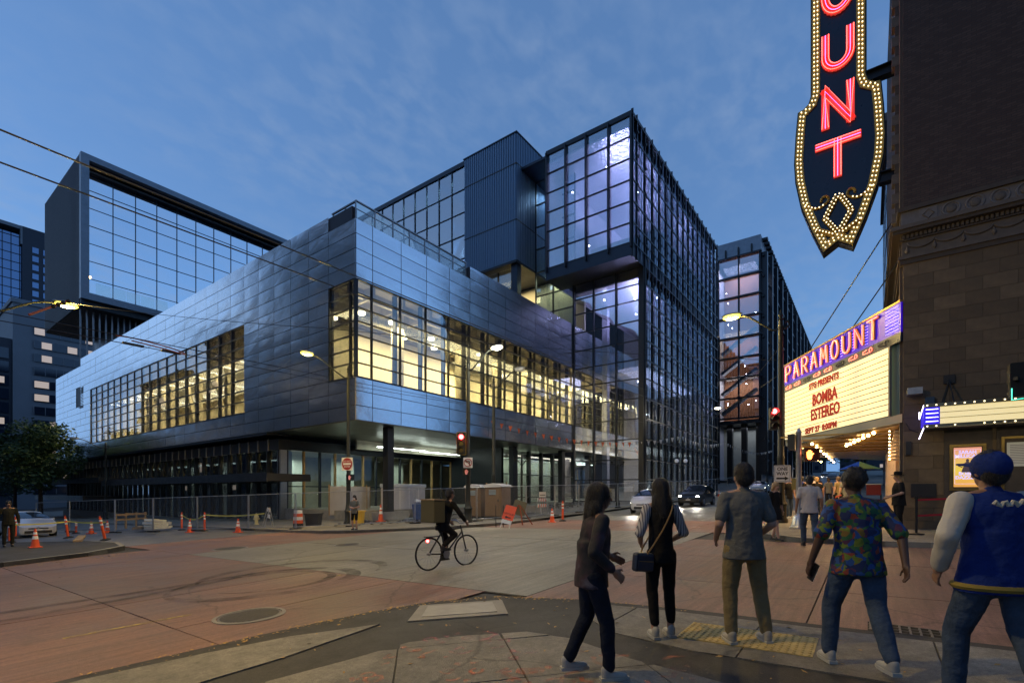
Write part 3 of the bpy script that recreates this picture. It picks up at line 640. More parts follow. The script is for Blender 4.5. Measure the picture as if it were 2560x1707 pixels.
pgw = bx(0, .012, 0, 1, 0, 1).mesh('pane', glass('street_glass', (.8,.84,.85), .2, .02, .2))
for a, b in zip(ys_[:-1], ys_[1:]): link_mesh('pane', pgw, hall, True, (18.9, a+.06, -2.4), None, (1, b-a-.12, 7.0))
fl0('corner_post', 'galv', 18.75, 19.25, 34.75, 35.2, -.5, 4.62)
fl0('back_wall', 'drywall' if 'drywall' in MAT else 'ceilgrey', 25.0, 60, 44.0, 44.3, -3, 4.9); fl0('back_wall', 'backing', 25.0, 25.3, 44.3, 93, -3, 4.6); fl0('lobby_slab', 'ceilgrey', 19.1, 45, 35.3, 93, 4.9, 5.2)
MAT['drywall'] = M_('bare_drywall', (.5,.5,.46), .85, var=.2, vscale=1.2)
for x in (22, 27, 33): fl0('inner_wall', 'drywall', x-1.1, x+1.1, 39.0, 39.3, zf, 4.6)
for y in (38, 44.5, 49, 56, 62, 70, 78): fl0('inner_column', 'drywall', 20.6, 21.2, y-.5, y+.5, -2.5, 4.8)
# brighter lobby under the right-hand end
xs_ = frange(37.2, 56, 8)
for x in xs_: fl0('mullion', 'mullion', x-.13, x+.13, 28.4, 28.75, zf, 5.74)
for z in (1.0, 3.3): fl0('transom', 'mullion', 37.2, 56, 28.5, 28.66, z-.05, z+.05)
for a, b in zip(xs_[:-1], xs_[1:]): link_mesh('pane', MB().box(0,.012,0,1,0,1).mesh('pane', MAT['wgl']), hall, True, (b-.13, 28.6, zf), (0, 0, rad(90)), (1, b-a-.26, 5.4))
fl0('mullion', 'mullion', 37.0, 37.3, 28.4, 35, zf, 5.74)
MAT['lobbywall'] = M_('lobby_wall', (.5,.52,.46), .8, var=.12, vscale=1)
fl0('inner_wall', 'lobbywall', 37.2, 56, 33.4, 33.6, zf, 5.74)
LOBBY = (.85, 1, .86)
area('lobby_light', (46, 32.6, 5.3), 17, .5, 900, LOBBY); area('lobby_light', (28, 37.5, 4.3), 12, 1.2, 330, LOBBY); area('lobby_light', (21.5, 60, 4.2), 1, 45, 1700, (.8,.95,.85))
sl = bx(-2.6, 2.6, -.05, .05, -.03, .03).mesh('soffit_light', E_('cool_strip', (.85,1,.9), 12))
link_mesh('soffit_light', sl, hall, True, (27.5, 31.5, 5.1)); link_mesh('soffit_light', sl, hall, True, (33.5, 33.0, 5.2))
fl0('soffit_fascia', 'ceilgrey', 24.5, 37, 33.6, 33.8, 5.0, 5.73)
area('soffit_light', (29.5, 32.5, 5.45), 9, .6, 120, LOBBY)
# black steel canopies over the west pavement
def canopy(y0, y1, z, x0=15.7):
    c = bx(x0, 18.6, y0, y1, z, z+.16).build('canopy', MAT['black'], hall, world=True)
    m = MB()
    for y in frange(y0, y1, int((y1-y0)/.9)): m.box(x0-.02, 18.6, y-.04, y+.04, z-.32, z)
    m.build('canopy_ribs', MAT['black'], c, world=True)
    bx(x0-.12, x0-.025, y0-.1, y1+.1, z-.36, z+.2).build('canopy_fascia', MAT['black'], c, world=True)
canopy(30.6, 64, 2.55); canopy(66, 92, 2.9, 15.9); canopy(70, 93, .9, 15.5)
# railing at the notched roof corner
rl = MB()
pts_s = frange(17.9, 27.7, 7); pts_w = frange(24.5, 27.0, 2)
for x in pts_s: bx(x-.03, x+.03, 24.62, 24.70, 17.2, 18.85).build('rail_post', MAT['galv'], hall, world=True)
for y in pts_w[1:]: bx(17.92, 18.0, y-.03, y+.03, 17.2, 18.85).build('rail_post', MAT['galv'], hall, world=True)
bx(17.9, 27.75, 24.6, 24.72, 18.8, 18.87).build('hand_rail', MAT['galv'], hall, world=True); bx(17.9, 18.02, 24.72, 27.1, 18.8, 18.87).build('hand_rail', MAT['galv'], hall, world=True)
bx(17.9, 27.75, 24.63, 24.68, 18.35, 18.39).build('mid_rail', MAT['galv'], hall, world=True)
for a, b in zip(pts_s[:-1], pts_s[1:]): bx(a+.05, b-.05, 24.645, 24.66, 17.3, 18.75).build('rail_pane', MAT['wgl'], hall, world=True)
# ================================================================== the taller volumes behind
MAT['finlight'] = M_('pale_glass_fin', (.35,.45,.6), .25, metal=.6)
MAT['endwall'] = M_('end_wall_siding', (.008,.02,.04), .6, metal=.1, var=.1)
MAT['ribblock'] = M_('blue_ribbed_siding', (.15,.23,.33), .5, metal=.3, var=.08)
MAT['pglass'] = glass('pavilion_glass', (.7,.85,.95), .42, .01, .35, .3)
MAT['ribbed'] = M_('ribbed_siding', (.025,.036,.055), .42, metal=.4, var=.1, vscale=.6)
MAT['boxmetal'] = M_('box_frame_metal', (.20,.22,.25), .45, metal=.7, var=.25, vscale=1.2)
MAT['skyglass'] = glass('mirror_glass', (.45,.62,.75), .9, .008, .06, .25)
MAT['tglass'] = glass('tower_glass', (.82,.86,.92), .28, .01, .25, .5)
MAT['sglass'] = glass('side_glass', (.7,.78,.85), .16, .015, .2, .5)
def hammered():
    m, n, l, b = newmat('hammered_ceiling'); b.inputs['Base Color'].default_value = (.7,.7,.78,1); b.inputs['Metallic'].default_value = .8; b.inputs['Roughness'].default_value = .36
    t = n.new('ShaderNodeTexCoord'); v = n.new('ShaderNodeTexVoronoi'); v.inputs['Scale'].default_value = 3.2; l.new(t.outputs['Object'], v.inputs['Vector'])
    bp = n.new('ShaderNodeBump'); bp.inputs['Strength'].default_value = .5; bp.inputs['Distance'].default_value = .08; l.new(v.outputs['Distance'], bp.inputs['Height']); l.new(bp.outputs[0], b.inputs['Normal']); return m
MAT['hammer'] = hammered()
MAT['lav'] = M_('pale_interior', (.5,.5,.58), .7, var=.12, vscale=.5)
MAT['copper'] = M_('wood_slat_wall', (.30,.12,.05), .55, var=.2, vscale=2, stretch=(1,6,.3))
LAV = (.60, .56, 1.0)
def unit_pane(mat): return bx(0, .02, 0, 1, 0, 1).mesh('pane', MAT[mat])
UP = {k: unit_pane(k) for k in ('skyglass', 'tglass', 'sglass', 'wgl', 'dgl', 'pglass')}
def panes_w(root, mat, x, ys, zs, j=.004):
    for a, b in zip(ys[:-1], ys[1:]):
        for z0, z1 in zip(zs[:-1], zs[1:]):
            link_mesh('pane', UP[mat], root, True, (x, a+.02, z0+.02), (0, random.uniform(-j, j), random.uniform(-j, j)), (1, b-a-.04, z1-z0-.04))
def panes_s(root, mat, y, xs, zs, j=.004):
    for a, b in zip(xs[:-1], xs[1:]):
        for z0, z1 in zip(zs[:-1], zs[1:]):
            link_mesh('pane', UP[mat], root, True, (b-.02, y, z0+.02), (0, random.uniform(-j, j), rad(90)+random.uniform(-j, j)), (1, b-a-.04, z1-z0-.04))
def parts(root):
    return lambda name, mat, *a: bx(*a).build(name, MAT[mat], root, world=True)
def ribs(root, face, c, a0, a1, z0, z1, st, d=.07, mat='ribbed'):
    m = MB(); n = int((a1-a0)/st)
    for i in range(n):
        a = a0 + (i+.5)*(a1-a0)/n; w = (a1-a0)/n*.28
        if face == 'w': m.box(c-d, c, a-w, a+w, z0, z1)
        else: m.box(a-w, a+w, c-d, c, z0, z1)
    tag(m.build('siding_ribs', MAT[mat], root, world=True), kind='stuff')

# --- mirror-glazed box cantilevered at the back
vb = thing('ballroom_box', (18.5, 84.6, gz(18, 84)), 'mirror-glazed box with a dark ribbed end wall cantilevered above the silver hall', 'building')
P = parts(vb)
P('end_wall', 'endwall', 18.5, 18.8, 84.9, 104.8, 26.6, 46.85); ribs(vb, 'w', 18.5, 85.5, 104.8, 26.6, 46.8, .55, mat='endwall')
P('frame_jamb', 'boxmetal', 18.42, 19.3, 84.64, 85.4, 27.4, 46.88)
P('frame_top', 'boxmetal', 19.3, 66, 84.64, 85.4, 46.1, 46.88); P('roof', 'ribbed', 18.8, 66, 85.4, 104.7, 46.2, 46.8)
P('frame_bottom', 'boxmetal', 19.3, 66, 84.64, 85.4, 27.4, 28.3); P('underside', 'black', 18.6, 66, 85.4, 104.8, 26.55, 27.4)
P('deck', 'darksteel', 19.3, 66, 85.4, 88, 28.2, 28.5)
zr = frange(28.6, 45.7, 7); xc = [19.4] + frange(22.5, 65, 16)
panes_s(vb, 'skyglass', 87.2, xc, zr, .0035)
for x in xc: P('mullion', 'mullion', x-.04, x+.04, 87.1, 87.3, 28.5, 45.9)
for z in zr: P('transom', 'mullion', 19.4, 65, 87.12, 87.28, z-.03, z+.03)
P('head_trim', 'galv', 19.4, 65, 87.05, 87.3, 45.75, 46.0)
for a, b in zip(frange(20, 28.5, 5)[:-1], frange(20, 28.5, 5)[1:]): bx(a+.05, b-.05, 84.9, 84.93, 28.5, 29.9).build('rail_pane', MAT['wgl'], vb, world=True)
P('core', 'ribbed', 22, 64, 92, 104, 28.3, 46.1)
P('pier', 'ribbed', 24, 60, 88, 103, 17, 26.6)
for x in frange(18.9, 26.5, 11): MB().tube([(x, 87.0, 15), (x, 87.0, 26.6)], .11, 8).build('pipe', MAT['galv'], vb, True, True)
dl = MB().lathe([(.16, 0), (.16, .08)], n=10).mesh('downlight', E_('tiny_warm', (1,.6,.25), 18))
for x, z in ((19.9, 31.2), (31.5, 31.4), (30.5, 29.6)): link_mesh('downlight', dl, vb, True, (x, 87.0, z))
# --- dark ribbed block
rb = thing('ribbed_block', (40.6, 29.2, 17.3), 'dark blue ribbed metal block rising between the glass volumes', 'building')
P = parts(rb)
P('wall', 'ribblock', 40.68, 56, 29.28, 36.4, 25.4, 38.4); ribs(rb, 'w', 40.68, 29.3, 36.4, 25.4, 38.35, .3, mat='ribblock'); ribs(rb, 's', 29.28, 40.7, 56, 25.4, 38.35, .3, mat='ribblock')
P('coping', 'ribbed', 40.55, 56.1, 29.15, 36.5, 38.4, 38.52)
for z in (35.27, 29.5): P('joint_band', 'black', 40.59, 40.67, 29.2, 36.4, z-.05, z+.05); P('joint_band', 'black', 40.67, 56, 29.19, 29.27, z-.05, z+.05)
P('underside', 'darksteel', 40.62, 56, 29.22, 36.4, 25.15, 25.38); P('corner_pier', 'ribbed', 41.0, 41.7, 29.4, 30.2, 17.3, 25.15)
P('room_wall', 'cream', 47, 47.3, 24.8, 36, 17.3, 25.1)
zz = [17.5, 20, 22.6, 25.1]; panes_w(rb, 'wgl', 41.5, frange(30.2, 36.4, 3), zz)
for y in frange(30.2, 36.4, 3): P('mullion', 'mullion', 41.4, 41.6, y-.05, y+.05, 17.3, 25.1)
area('terrace_room_light', (44.5, 33, 24.9), 2, 5, 420, WARM)
# --- glazed wall along the roof terrace
tw = thing('terrace_pavilion', (40.9, 36.5, 17.3), 'tall glazed pavilion wall on the roof terrace beside the ribbed block', 'building')
P = parts(tw)
yt = frange(36.5, 61, 12); zt2 = frange(17.4, 38.0, 8)
panes_w(tw, 'pglass', 40.95, yt, zt2)
for y in yt: P('mullion', 'mullion', 40.85, 41.05, y-.04, y+.04, 17.3, 38.0)
for z in zt2: P('transom', 'mullion', 40.86, 41.04, 36.5, 61, z-.03, z+.03)
P('parapet', 'ribbed', 40.8, 56, 36.5, 61.2, 38.0, 38.5); P('end_wall', 'ribbed', 41, 56, 61, 61.3, 17.3, 38)
P('back_wall', 'lav', 49, 49.3, 36.5, 61, 17.3, 38)
MAT['coffer'] = M_('white_coffer', (.7,.75,.8), .7)
MAT['bluecol'] = M_('blue_steel', (.02,.06,.12), .5)
for y in frange(38.5, 59.5, 7):
    P('inner_column', 'bluecol', 44.0, 44.7, y-.35, y+.35, 17.3, 38)
for z in (21.5, 24.4, 27.3, 30.2, 33.1, 36.0):
    for y in frange(37.2, 60.5, 9): P('hung_panel', 'coffer', 45.2, 45.4, y-.85, y+.85, z-.7, z+.75)
P('deck', 'lav', 41.1, 49, 36.5, 61, 17.1, 17.3)
area('pavilion_light', (43, 48.5, 37.6), 2, 22, 9000, (.55,.8,1)); 
# --- glass tower over the pavement
tower = thing('glass_tower', (43.9, 17.0, gz(44, 17)), 'tall dark-framed glass tower with an overhanging upper storey glowing lavender', 'building')
P = parts(tower)
XU, XL, YT, XE = 41.15, 43.9, 17.0, 70.85
yu = [17.05, 19.2, 21.48, 23.68, 25.85]; zu = [23.65, 25.4, 27.3, 29.2, 31.1, 33.03, 34.9]
panes_w(tower, 'tglass', XU, yu, zu, .006)
for y in yu: P('mullion', 'mullion', XU-.32, XU+.06, y-.06, y+.06, 23.2, 35.0)
for z in zu: P('transom', 'mullion', XU-.08, XU+.05, YT, 25.9, z-.05, z+.05)
P('roof_edge', 'mullion', XU-.1, XE, YT-.05, YT+.3, 34.9, 35.3); P('roof_edge', 'mullion', XU-.1, XU+.3, YT+.3, 25.95, 34.9, 35.3); P('roof', 'ribbed', XU+.3, XE, YT+.3, 30, 34.95, 35.2)
P('fascia', 'ribbed', XU-.05, XU+.1, YT, 26.0, 22.5, 23.6); P('fascia', 'ribbed', XU+.1, XE, YT, YT+.15, 22.5, 23.6)
P('overhang_soffit', 'darksteel', XU+.1, XL+.2, YT+.15, 26, 22.5, 22.62); P('upper_floor', 'darksteel', XU+.1, XE, YT+.15, 26, 23.1, 23.5)
P('north_wall', 'lav', XU+.2, XE, 25.9, 26.1, 22.6, 34.9)
# lower west glazing, seen over the silver hall
yl = [17.45, 19.71, 22.1, 24.33]; zl = [.6, 2.7, 4.6, 6.5, 8.4, 10.3, 12.15, 13.95, 15.75, 17.6, 19.5, 21.0, 22.5]
panes_w(tower, 'tglass', XL, yl, zl, .004)
for y in yl[1:]: P('mullion', 'mullion', XL-.2, XL+.06, y-.07, y+.07, .3, 22.5)
for z in zl: P('transom', 'mullion', XL-.08, XL+.05, YT+.4, 24.35, z-.05, z+.05)
P('corner_pier', 'black', XL-.15, XL+.55, YT-.05, YT+.45, -.5, 22.5)
panes_w(tower, 'pglass', 44.2, [24.4, 27.0, 29.25], [18.6, 20.6, 22.6, 25.2, 27.7, 30.1, 32.5, 34.9], .006)
for y in (24.4, 27.0, 29.2): P('mullion', 'mullion', 44.1, 44.3, y-.05, y+.05, 18.5, 35)
for z in (20.6, 22.6, 25.2, 27.7, 30.1, 32.5, 34.9): P('transom', 'mullion', 44.1, 44.29, 24.4, 29.2, z-.04, z+.04)
P('strip_wall', 'lav', 48.5, 48.8, 26.2, 29.2, 18.5, 35); area('strip_light', (46.3, 27.8, 34.5), 2, 2, 420, (.75,.85,1)); area('strip_light', (46.3, 27.8, 25), 2, 2, 260, WARM)
# street side: deep steel fins in front of the glazing
xf = [42.17 + 1.93*i for i in range(15)] + [XE]
zs_u = zu; zs_l = zl
panes_s(tower, 'sglass', YT+.25, [XU+.1] + xf[0:], zs_u, .003); panes_s(tower, 'sglass', YT+.25, [XL+.6] + xf[2:], zs_l, .003)
finU = bx(-.04, .04, -.12, .1, 0, 1).mesh('fin', MAT['mullion']); finS = bx(-.02, .02, -.12, -.04, 0, 1).mesh('slim_fin', MAT['finlight'])
for i, x in enumerate([XU+.05] + xf):
    link_mesh('fin', finU, tower, True, (x, YT, 22.4 if i < 2 else .6), None, (1, 1, 13.1 if i < 2 else 34.9))
    if i < 15:
        for q in (.5,): link_mesh('slim_fin', finS, tower, True, (x+1.93*q, YT, 22.6 if x < 43.5 else 1.2), None, (1, 1, 12.2 if x < 43.5 else 33.6))
for z in zu + zl[1:]: P('rail', 'mullion', XU if z > 22.6 else XL+.55, XE, YT-.14, YT-.04, z-.05, z+.05)
# brackets along the fins
mb_ = MB()
for i, x in enumerate(xf):
    for z in (24.5, 26.9, 29.3, 31.7, 33.9, 2.6, 5, 7.4, 9.8, 12.2, 14.6, 17, 19.4, 21.6):
        if z > 23 or x > 45: mb_.box(x-.16, x+.16, YT-.2, YT-.1, z-.07, z+.07)
tag(mb_.build('fin_brackets', MAT['black'], tower, world=True), kind='stuff')
# inside the tower
P('upper_ceiling', 'hammer', XU+.3, XE-.2, YT+.5, 25.8, 34.2, 34.35); P('mid_ceiling', 'hammer', XL+.3, 62, YT+.6, 24.2, 21.7, 21.85)
P('mezzanine', 'lav', 52, XE-.3, YT+.6, 24.2, 15.0, 15.4); P('mezzanine', 'lav', 50, XE-.3, YT+.6, 24.2, 6.6, 7.0); P('mezzanine', 'lav', 50, XE-.3, YT+.8, 25.6, 28.6, 29.0)
P('end_wall', 'lav', 69.5, 69.8, YT+.5, 30, .5, 34.9); P('inner_column', 'lav', 55.5, 56.2, 18.6, 19.3, .5, 34); P('inner_column', 'lav', 62, 62.7, 21, 21.7, .5, 34); P('inner_column', 'lav', 48.6, 49.2, 22.9, 23.5, .5, 21.7)
P('ground_slab', 'lobbywall', XL+.2, XE, YT+.3, 34, .35, .55)
for x, y, z, e in ((47.5, 21, 30.0, 620), (52, 19.5, 31.0, 520), (58, 21.5, 31, 560), (65, 20, 31, 520)):
    area('uplight', (x, y, z), 1.4, 1.4, e, LAV, rot=(math.pi, 0, 0))
for x, y, z, e in ((47, 20.5, 17.5, 500), (51, 20.5, 18.3, 500), (57, 20, 17.6, 500)):
    area('uplight', (x, y, z), 1.0, 1.0, e, LAV, rot=(math.pi, 0, 0))
area('lower_light', (58, 20.5, 14.6), 18, 3, 900, (.78,.72,1)); area('lower_light', (58, 21, 6.3), 20, 4, 700, (1,.9,.75)); area('upper_wash', (56, 20.5, 34.0), 24, 4, 330, LAV)
spk = MB().ball((0,0,0), .07, 8, 6).mesh('spotlight', E_('spot_bulb', (.85,.82,1), 60))
for p in ((44.5, 21, 33.6), (46, 19, 33), (43, 24, 31.5), (50, 20, 33.5), (46, 22, 21.2), (48, 19.5, 21.4), (52, 21, 21.3), (47, 20, 10.0), (50, 19, 9.7), (55, 22, 14.5), (60, 20, 14.4), (44.6, 23, 26.5)):
    link_mesh('spotlight', spk, tower, True, p)
# --- far tower up the hill
ft = thing('far_tower', (105.7, 17, gz(105, 17)), 'second glass tower up the hill with visible stairs behind copper-lit glazing', 'building')
P = parts(ft)
zq = frange(16.3, 48.7, 8); yq = [17.4, 21.2, 25.1]
panes_w(ft, 'tglass', 105.9, yq, zq, .004)
for y in yq: P('mullion', 'mullion', 105.6, 106.0, y-.15, y+.15, 15.6, 48.7)
for z in zq: P('transom', 'mullion', 105.3, 106.0, 17.0, 25.3, z-.15, z+.15)
P('parapet', 'boxmetal', 105.6, 112, 17.2, 25.4, 48.7, 51.9); P('roof', 'ribbed', 112, 205, 17.2, 40, 50.5, 51.4); P('underside', 'darksteel', 105.6, 200, 17.2, 25.4, 15.2, 15.9)
for y in (18.8, 21.2, 23.6): MB().tube([(105.4, y, 50.4), (105.3, y, 49.6), (105.5, y, 48.9)], .16, 6).build('lamp_bracket', MAT['black'], ft, True, True)
P('slat_wall', 'copper', 112, 112.4, 17.8, 25.3, 16, 48.6); P('side_wall', 'lav', 106, 130, 25.4, 25.7, 4, 51)
for i, z in enumerate((19, 23, 27.2, 31.2)):
    MB().bar((106.8, 24.6, z-1.6), (106.8, 18.0, z+3.0), 1.6, .5).build('stair_flight', MAT['coffer'], ft, world=True)
area('stair_light', (109, 21.5, 34), 4, 6, 450, (1,.72,.42), rot=(0, 0, 0)); area('stair_light', (109, 21.5, 25), 4, 6, 900, (.95,.85,.75)); area('stair_light', (109, 21.5, 47.5), 4, 6, 1300, (.8,.75,1))
for i in range(16): link_mesh('spotlight', spk, ft, True, (107 + random.random()*3, 18+random.random()*7, 18+random.random()*27), None, (1.1,1.1,1.1))
for x in (107.0, 113.5, 120, 128, 136, 145.5, 155, 164, 173.5, 182, 191, 200):
    P('fin', 'mullion', x-.5, x+.5, 16.2, 17.6, 5.0, 50.3 if x > 108 else 48.7)
for z in frange(8, 48, 10): P('rail', 'mullion', 106, 204, 16.7, 17.0, z-.2, z+.2)
for i, x in enumerate(frange(108, 204, 44)): P('roof_louvre', 'darksteel', x-.5, x+.6, 16.3, 17.3, 51.4, 51.9)
panes_s(ft, 'dgl', 17.3, [106, 113.5, 120, 128, 136, 145.5, 155, 164, 173.5, 182, 191, 204], frange(15.9, 48, 5))
P('core', 'backing', 113, 204, 18.5, 40, 4, 50.4); P('lobby', 'lobbywall', 112, 112.4, 18, 26, 4, 15)
for y in (17.8, 20.5, 23.2): P('leg_column', 'black', 107, 108.2, y-.5, y+.5, 2.5, 15.3)
area('lobby_light', (109, 21, 14.5), 5, 6, 110, (.8,.85,1))
lk = thing('link_block', (71, 24, gz(71, 24)), 'dark recessed glass block joining the two towers', 'building'); P = parts(lk)
P('wall', 'backing', 71, 105.4, 25, 60, 0, 33.0); panes_s(lk, 'dgl', 24.8, frange(71, 105, 12), frange(1.5, 33, 8)); 
for x in frange(71, 105, 12): P('mullion', 'mullion', x-.1, x+.1, 24.6, 24.9, 1.5, 33)
# --- office buildings in the distance
MAT['office'] = M_('office_concrete', (.20,.21,.23), .8, var=.12, vscale=.15)
MAT['officedark'] = M_('office_dark', (.03,.035,.05), .6, var=.1)
MAT['litwin'] = E_('lit_office_window', (1,.70,.36), .36); MAT['officegl'] = M_('office_glass', (.02,.03,.05), .08, metal=.2, spec=.8)
MAT['blueglass'] = M_('blue_curtain_wall', (.16,.24,.38), .08, metal=.85)
ob = thing('office_building', (25, 178, gz(25, 140)), 'grey concrete office block with strip windows behind the hall', 'building'); P = parts(ob)
P('wall', 'office', 25.3, 75, 178, 215, -3, 50.5); P('wall', 'officedark', 12, 25.2, 178.5, 215, -3, 41)
P('parapet', 'office', 24.9, 75.3, 177.6, 215, 50.5, 51.6)
for r in range(13):
    z = 44.6 - 3.5*r
    P('window_band', 'officegl', 29.2, 74, 177.75, 178.05, z-1.6, z+.5)
    x = 29.2
    while x < 52:
        w = random.choice((1.4, 2.2, 2.2, 3.0))
        if random.random() < (.5 if r in (0,) else .22): P('window', 'litwin', x+.1, x+w-.1, 177.68, 177.74, z-1.4, z+.3)
        P('window_mullion', 'office', x-.06, x+.06, 177.66, 177.76, z-1.6, z+.5); x += w
    P('window_band', 'officegl', 13, 24.6, 178.2, 178.55, z-1.8, z+.9) if z < 40 else None
    for q in range(3):
        if z < 40 and random.random() < .3: P('window', 'litwin', 16+3*q, 17.8+3*q, 178.1, 178.19, z-1.2, z+.4)
gt = thing('blue_glass_tower', (38, 280, gz(38, 140)), 'distant blue glass tower with a dark framed side above the office block', 'building'); P = parts(gt)
P('wall', 'blueglass', 20, 42.5, 281.5, 310, 0, 107); P('wall', 'officedark', 42.5, 90, 280, 310, 0, 110.5); P('roof_frame', 'office', 20, 42.5, 280, 310, 109, 110.4); P('frame_jamb', 'office', 42.0, 42.6, 279.8, 281.6, 103, 110.4)
for z in frange(60, 106, 13): P('floor_line', 'officedark', 20, 42.5, 281.3, 281.49, z-.12, z+.12)
for x in frange(22, 42, 8): P('floor_mullion', 'officedark', x-.12, x+.12, 281.3, 281.48, 40, 107)
for r in range(16):
    for x in (45.5, 48.8, 52): P('window', 'blueglass', x, x+1.9, 279.8, 279.99, 103-3.6*r-2.3, 103-3.6*r)
# --- blocks on the far sides of both streets, mirrored in the steel and glass; the last one shades the near corner
def block(name, x0, x1, y0, y1, h, label, tone, st=4.0):
    b = thing(name, ((x0+x1)/2, (y0+y1)/2, gz(x0, max(-40, min(y0, 140)))), label, 'building'); mt = M_(name+'_wall', tone, .8, var=.15, vscale=.3)
    bx(x0, x1, y0, y1, -6, h).build('wall', mt, b, world=True); bx(x0-.3, x1+.3, y0-.3, y1+.3, h, h+.8).build('parapet', mt, b, world=True)
    east = abs(x1) < 40 and x1 < 0
    for r in range(int(h/st)):
        z = 2 + r*st
        if east:
            for y in frange(y0+1.5, y1-1.5, max(2, int((y1-y0)/5)))[:-1]: bx(x1, x1+.06, y+.6, y+3.2, z, z+2.0).build('window', MAT['litwin' if random.random() < .12 else 'officegl'], b, world=True)
        else:
            for x in frange(x0+1.5, x1-1.5, max(2, int((x1-x0)/6)))[:-1]: bx(x+.6, x+3.6, y1, y1+.06, z, z+2.0).build('window', MAT['litwin' if random.random() < .12 else 'officegl'], b, world=True)
block('corner_office_block', -60, -9, 58, 92, 48, 'dark office block across the side street seen mirrored in the steel panels', (.07,.065,.06))
block('stepped_office_block', -60, -9, 97, 112, 33, 'stepped block mirrored in the left window band', (.06,.055,.05)); block('low_office_block', -60, -9, 114, 123, 21, 'low block mirrored in the left window band', (.06,.06,.06)); block('rear_office_block', -60, -9, 125, 150, 28, 'taller rear block mirrored in the left window band', (.06,.055,.05))
block('apartment_block', 64, 88, -13, -1.5, 40, 'dark apartment block up the hill behind the theatre', (.08,.07,.07))
block('shade_block', -45, -4.5, -45, -6, 60, 'unseen block added behind the near corner to shade it', (.1,.09,.08))  # added out of view, raised to keep sky light off the near corner
# ================================================================== the theatre
XP, YP = 18.70, -.80
MAT['block'] = M_('ashlar_stone', (.15,.108,.066), .8, var=.25, vscale=2.5, bump=.35, bscale=30, rnd=.22)
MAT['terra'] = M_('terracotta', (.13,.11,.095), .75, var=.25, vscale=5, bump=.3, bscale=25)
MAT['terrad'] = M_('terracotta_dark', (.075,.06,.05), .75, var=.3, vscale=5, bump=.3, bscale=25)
MAT['frieze'] = M_('frieze_stone', (.17,.16,.165), .75, var=.2, vscale=6)
def brick_mat():
    m, n, l, b = newmat('dark_brick'); t = n.new('ShaderNodeTexCoord'); sp = n.new('ShaderNodeSeparateXYZ'); l.new(t.outputs['Object'], sp.inputs[0]); cb = n.new('ShaderNodeCombineXYZ'); ad = n.new('ShaderNodeMath'); ad.operation = 'ADD'
    l.new(sp.outputs[0], ad.inputs[0]); l.new(sp.outputs[1], ad.inputs[1]); l.new(ad.outputs[0], cb.inputs[0]); l.new(sp.outputs[2], cb.inputs[1])
    br = n.new('ShaderNodeTexBrick'); br.inputs['Scale'].default_value = 1; br.inputs['Brick Width'].default_value = .2; br.inputs['Row Height'].default_value = .066; br.inputs['Mortar Size'].default_value = .008; br.inputs['Bias'].default_value = -.2
    br.inputs['Color1'].default_value = (.062,.036,.028,1); br.inputs['Color2'].default_value = (.10,.064,.05,1); br.inputs['Mortar'].default_value = (.035,.03,.03,1); l.new(cb.outputs[0], br.inputs['Vector'])
    l.new(br.outputs['Color'], b.inputs['Base Color']); b.inputs['Roughness'].default_value = .75
    bp = n.new('ShaderNodeBump'); bp.inputs['Strength'].default_value = .5; bp.inputs['Distance'].default_value = .02; bp.invert = True; l.new(br.outputs['Fac'], bp.inputs['Height']); l.new(bp.outputs[0], b.inputs['Normal']); return m
MAT['brick'] = brick_mat()
th = thing('theatre', (XP, YP, gz(XP, YP)), 'old brick theatre with dark stone base and ornate cornice on the right', 'building'); P = parts(th)
P('brick_wall', 'brick', XP, 36, -45, YP, 9.9, 26); P('backing_wall', 'joint', XP+.06, 36, -45, YP-.06, -.5, 9.9)
# ashlar blocks, laid course by course
blk = MB(); blk.box(0, .1, .004, .996, .008, .992); blk_me = blk.mesh('stone_block', MAT['block'])
holes = ((-1.72, -2.72, .95, 3.2), (-2.8, -4.4, .95, 3.2))
for c in range(21):
    z = .28 + .381*c; y = YP + (0 if c % 2 else .34)
    while y > -7.5:
        y2 = max(y - .69, -7.6); a = min(y, YP)
        segs = [(y2, a)]
        for h in holes:
            if h[2]-.02 < z+.2 and z+.2 < h[3]+.1: segs = [q for s0, s1 in segs for q in ((s0, min(s1, h[1])), (max(s0, h[0]), s1)) if q[1]-q[0] > .04]
        for s0, s1 in segs: link_mesh('stone_block', blk_me, th, True, (XP-.03, s0, z), None, (1, s1-s0, .381))
        y = y2
P('wall', 'block', XP-.02, XP+.05, -45, -7.6, -.2, 8.28); P('base_course', 'terrad', XP-.08, XP, -45, YP+.03, -.2, .28); P('wall', 'block', XP+.08, 36, YP-.05, YP, -.2, 8.28)
# cornice: mouldings, frieze with swags, dentils, roundels
def band(name, mat, z0, z1, pr): bx(XP-pr, 36, -45, YP+pr, z0, z1).build(name, MAT[mat], th, world=True)
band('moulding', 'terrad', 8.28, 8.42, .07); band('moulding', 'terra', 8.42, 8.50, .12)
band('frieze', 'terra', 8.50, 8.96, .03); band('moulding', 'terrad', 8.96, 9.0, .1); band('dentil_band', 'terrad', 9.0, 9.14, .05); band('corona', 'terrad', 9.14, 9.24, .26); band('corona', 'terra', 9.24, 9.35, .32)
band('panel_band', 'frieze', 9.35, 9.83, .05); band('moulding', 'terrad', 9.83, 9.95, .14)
dm = bx(0, .06, 0, .055, 0, .11).mesh('dentil', MAT['terra'])
for i in range(60): link_mesh('dentil', dm, th, True, (XP-.12, YP-.03-.1*i, 9.02))
sw_me = MB().tube([(0, .30*math.cos(a), -.17*math.sin(a)) for a in frange(0, math.pi, 10)], [.02,.03,.036,.04,.045,.045,.045,.04,.036,.03,.02], 6).mesh('swag', MAT['terra'], True)
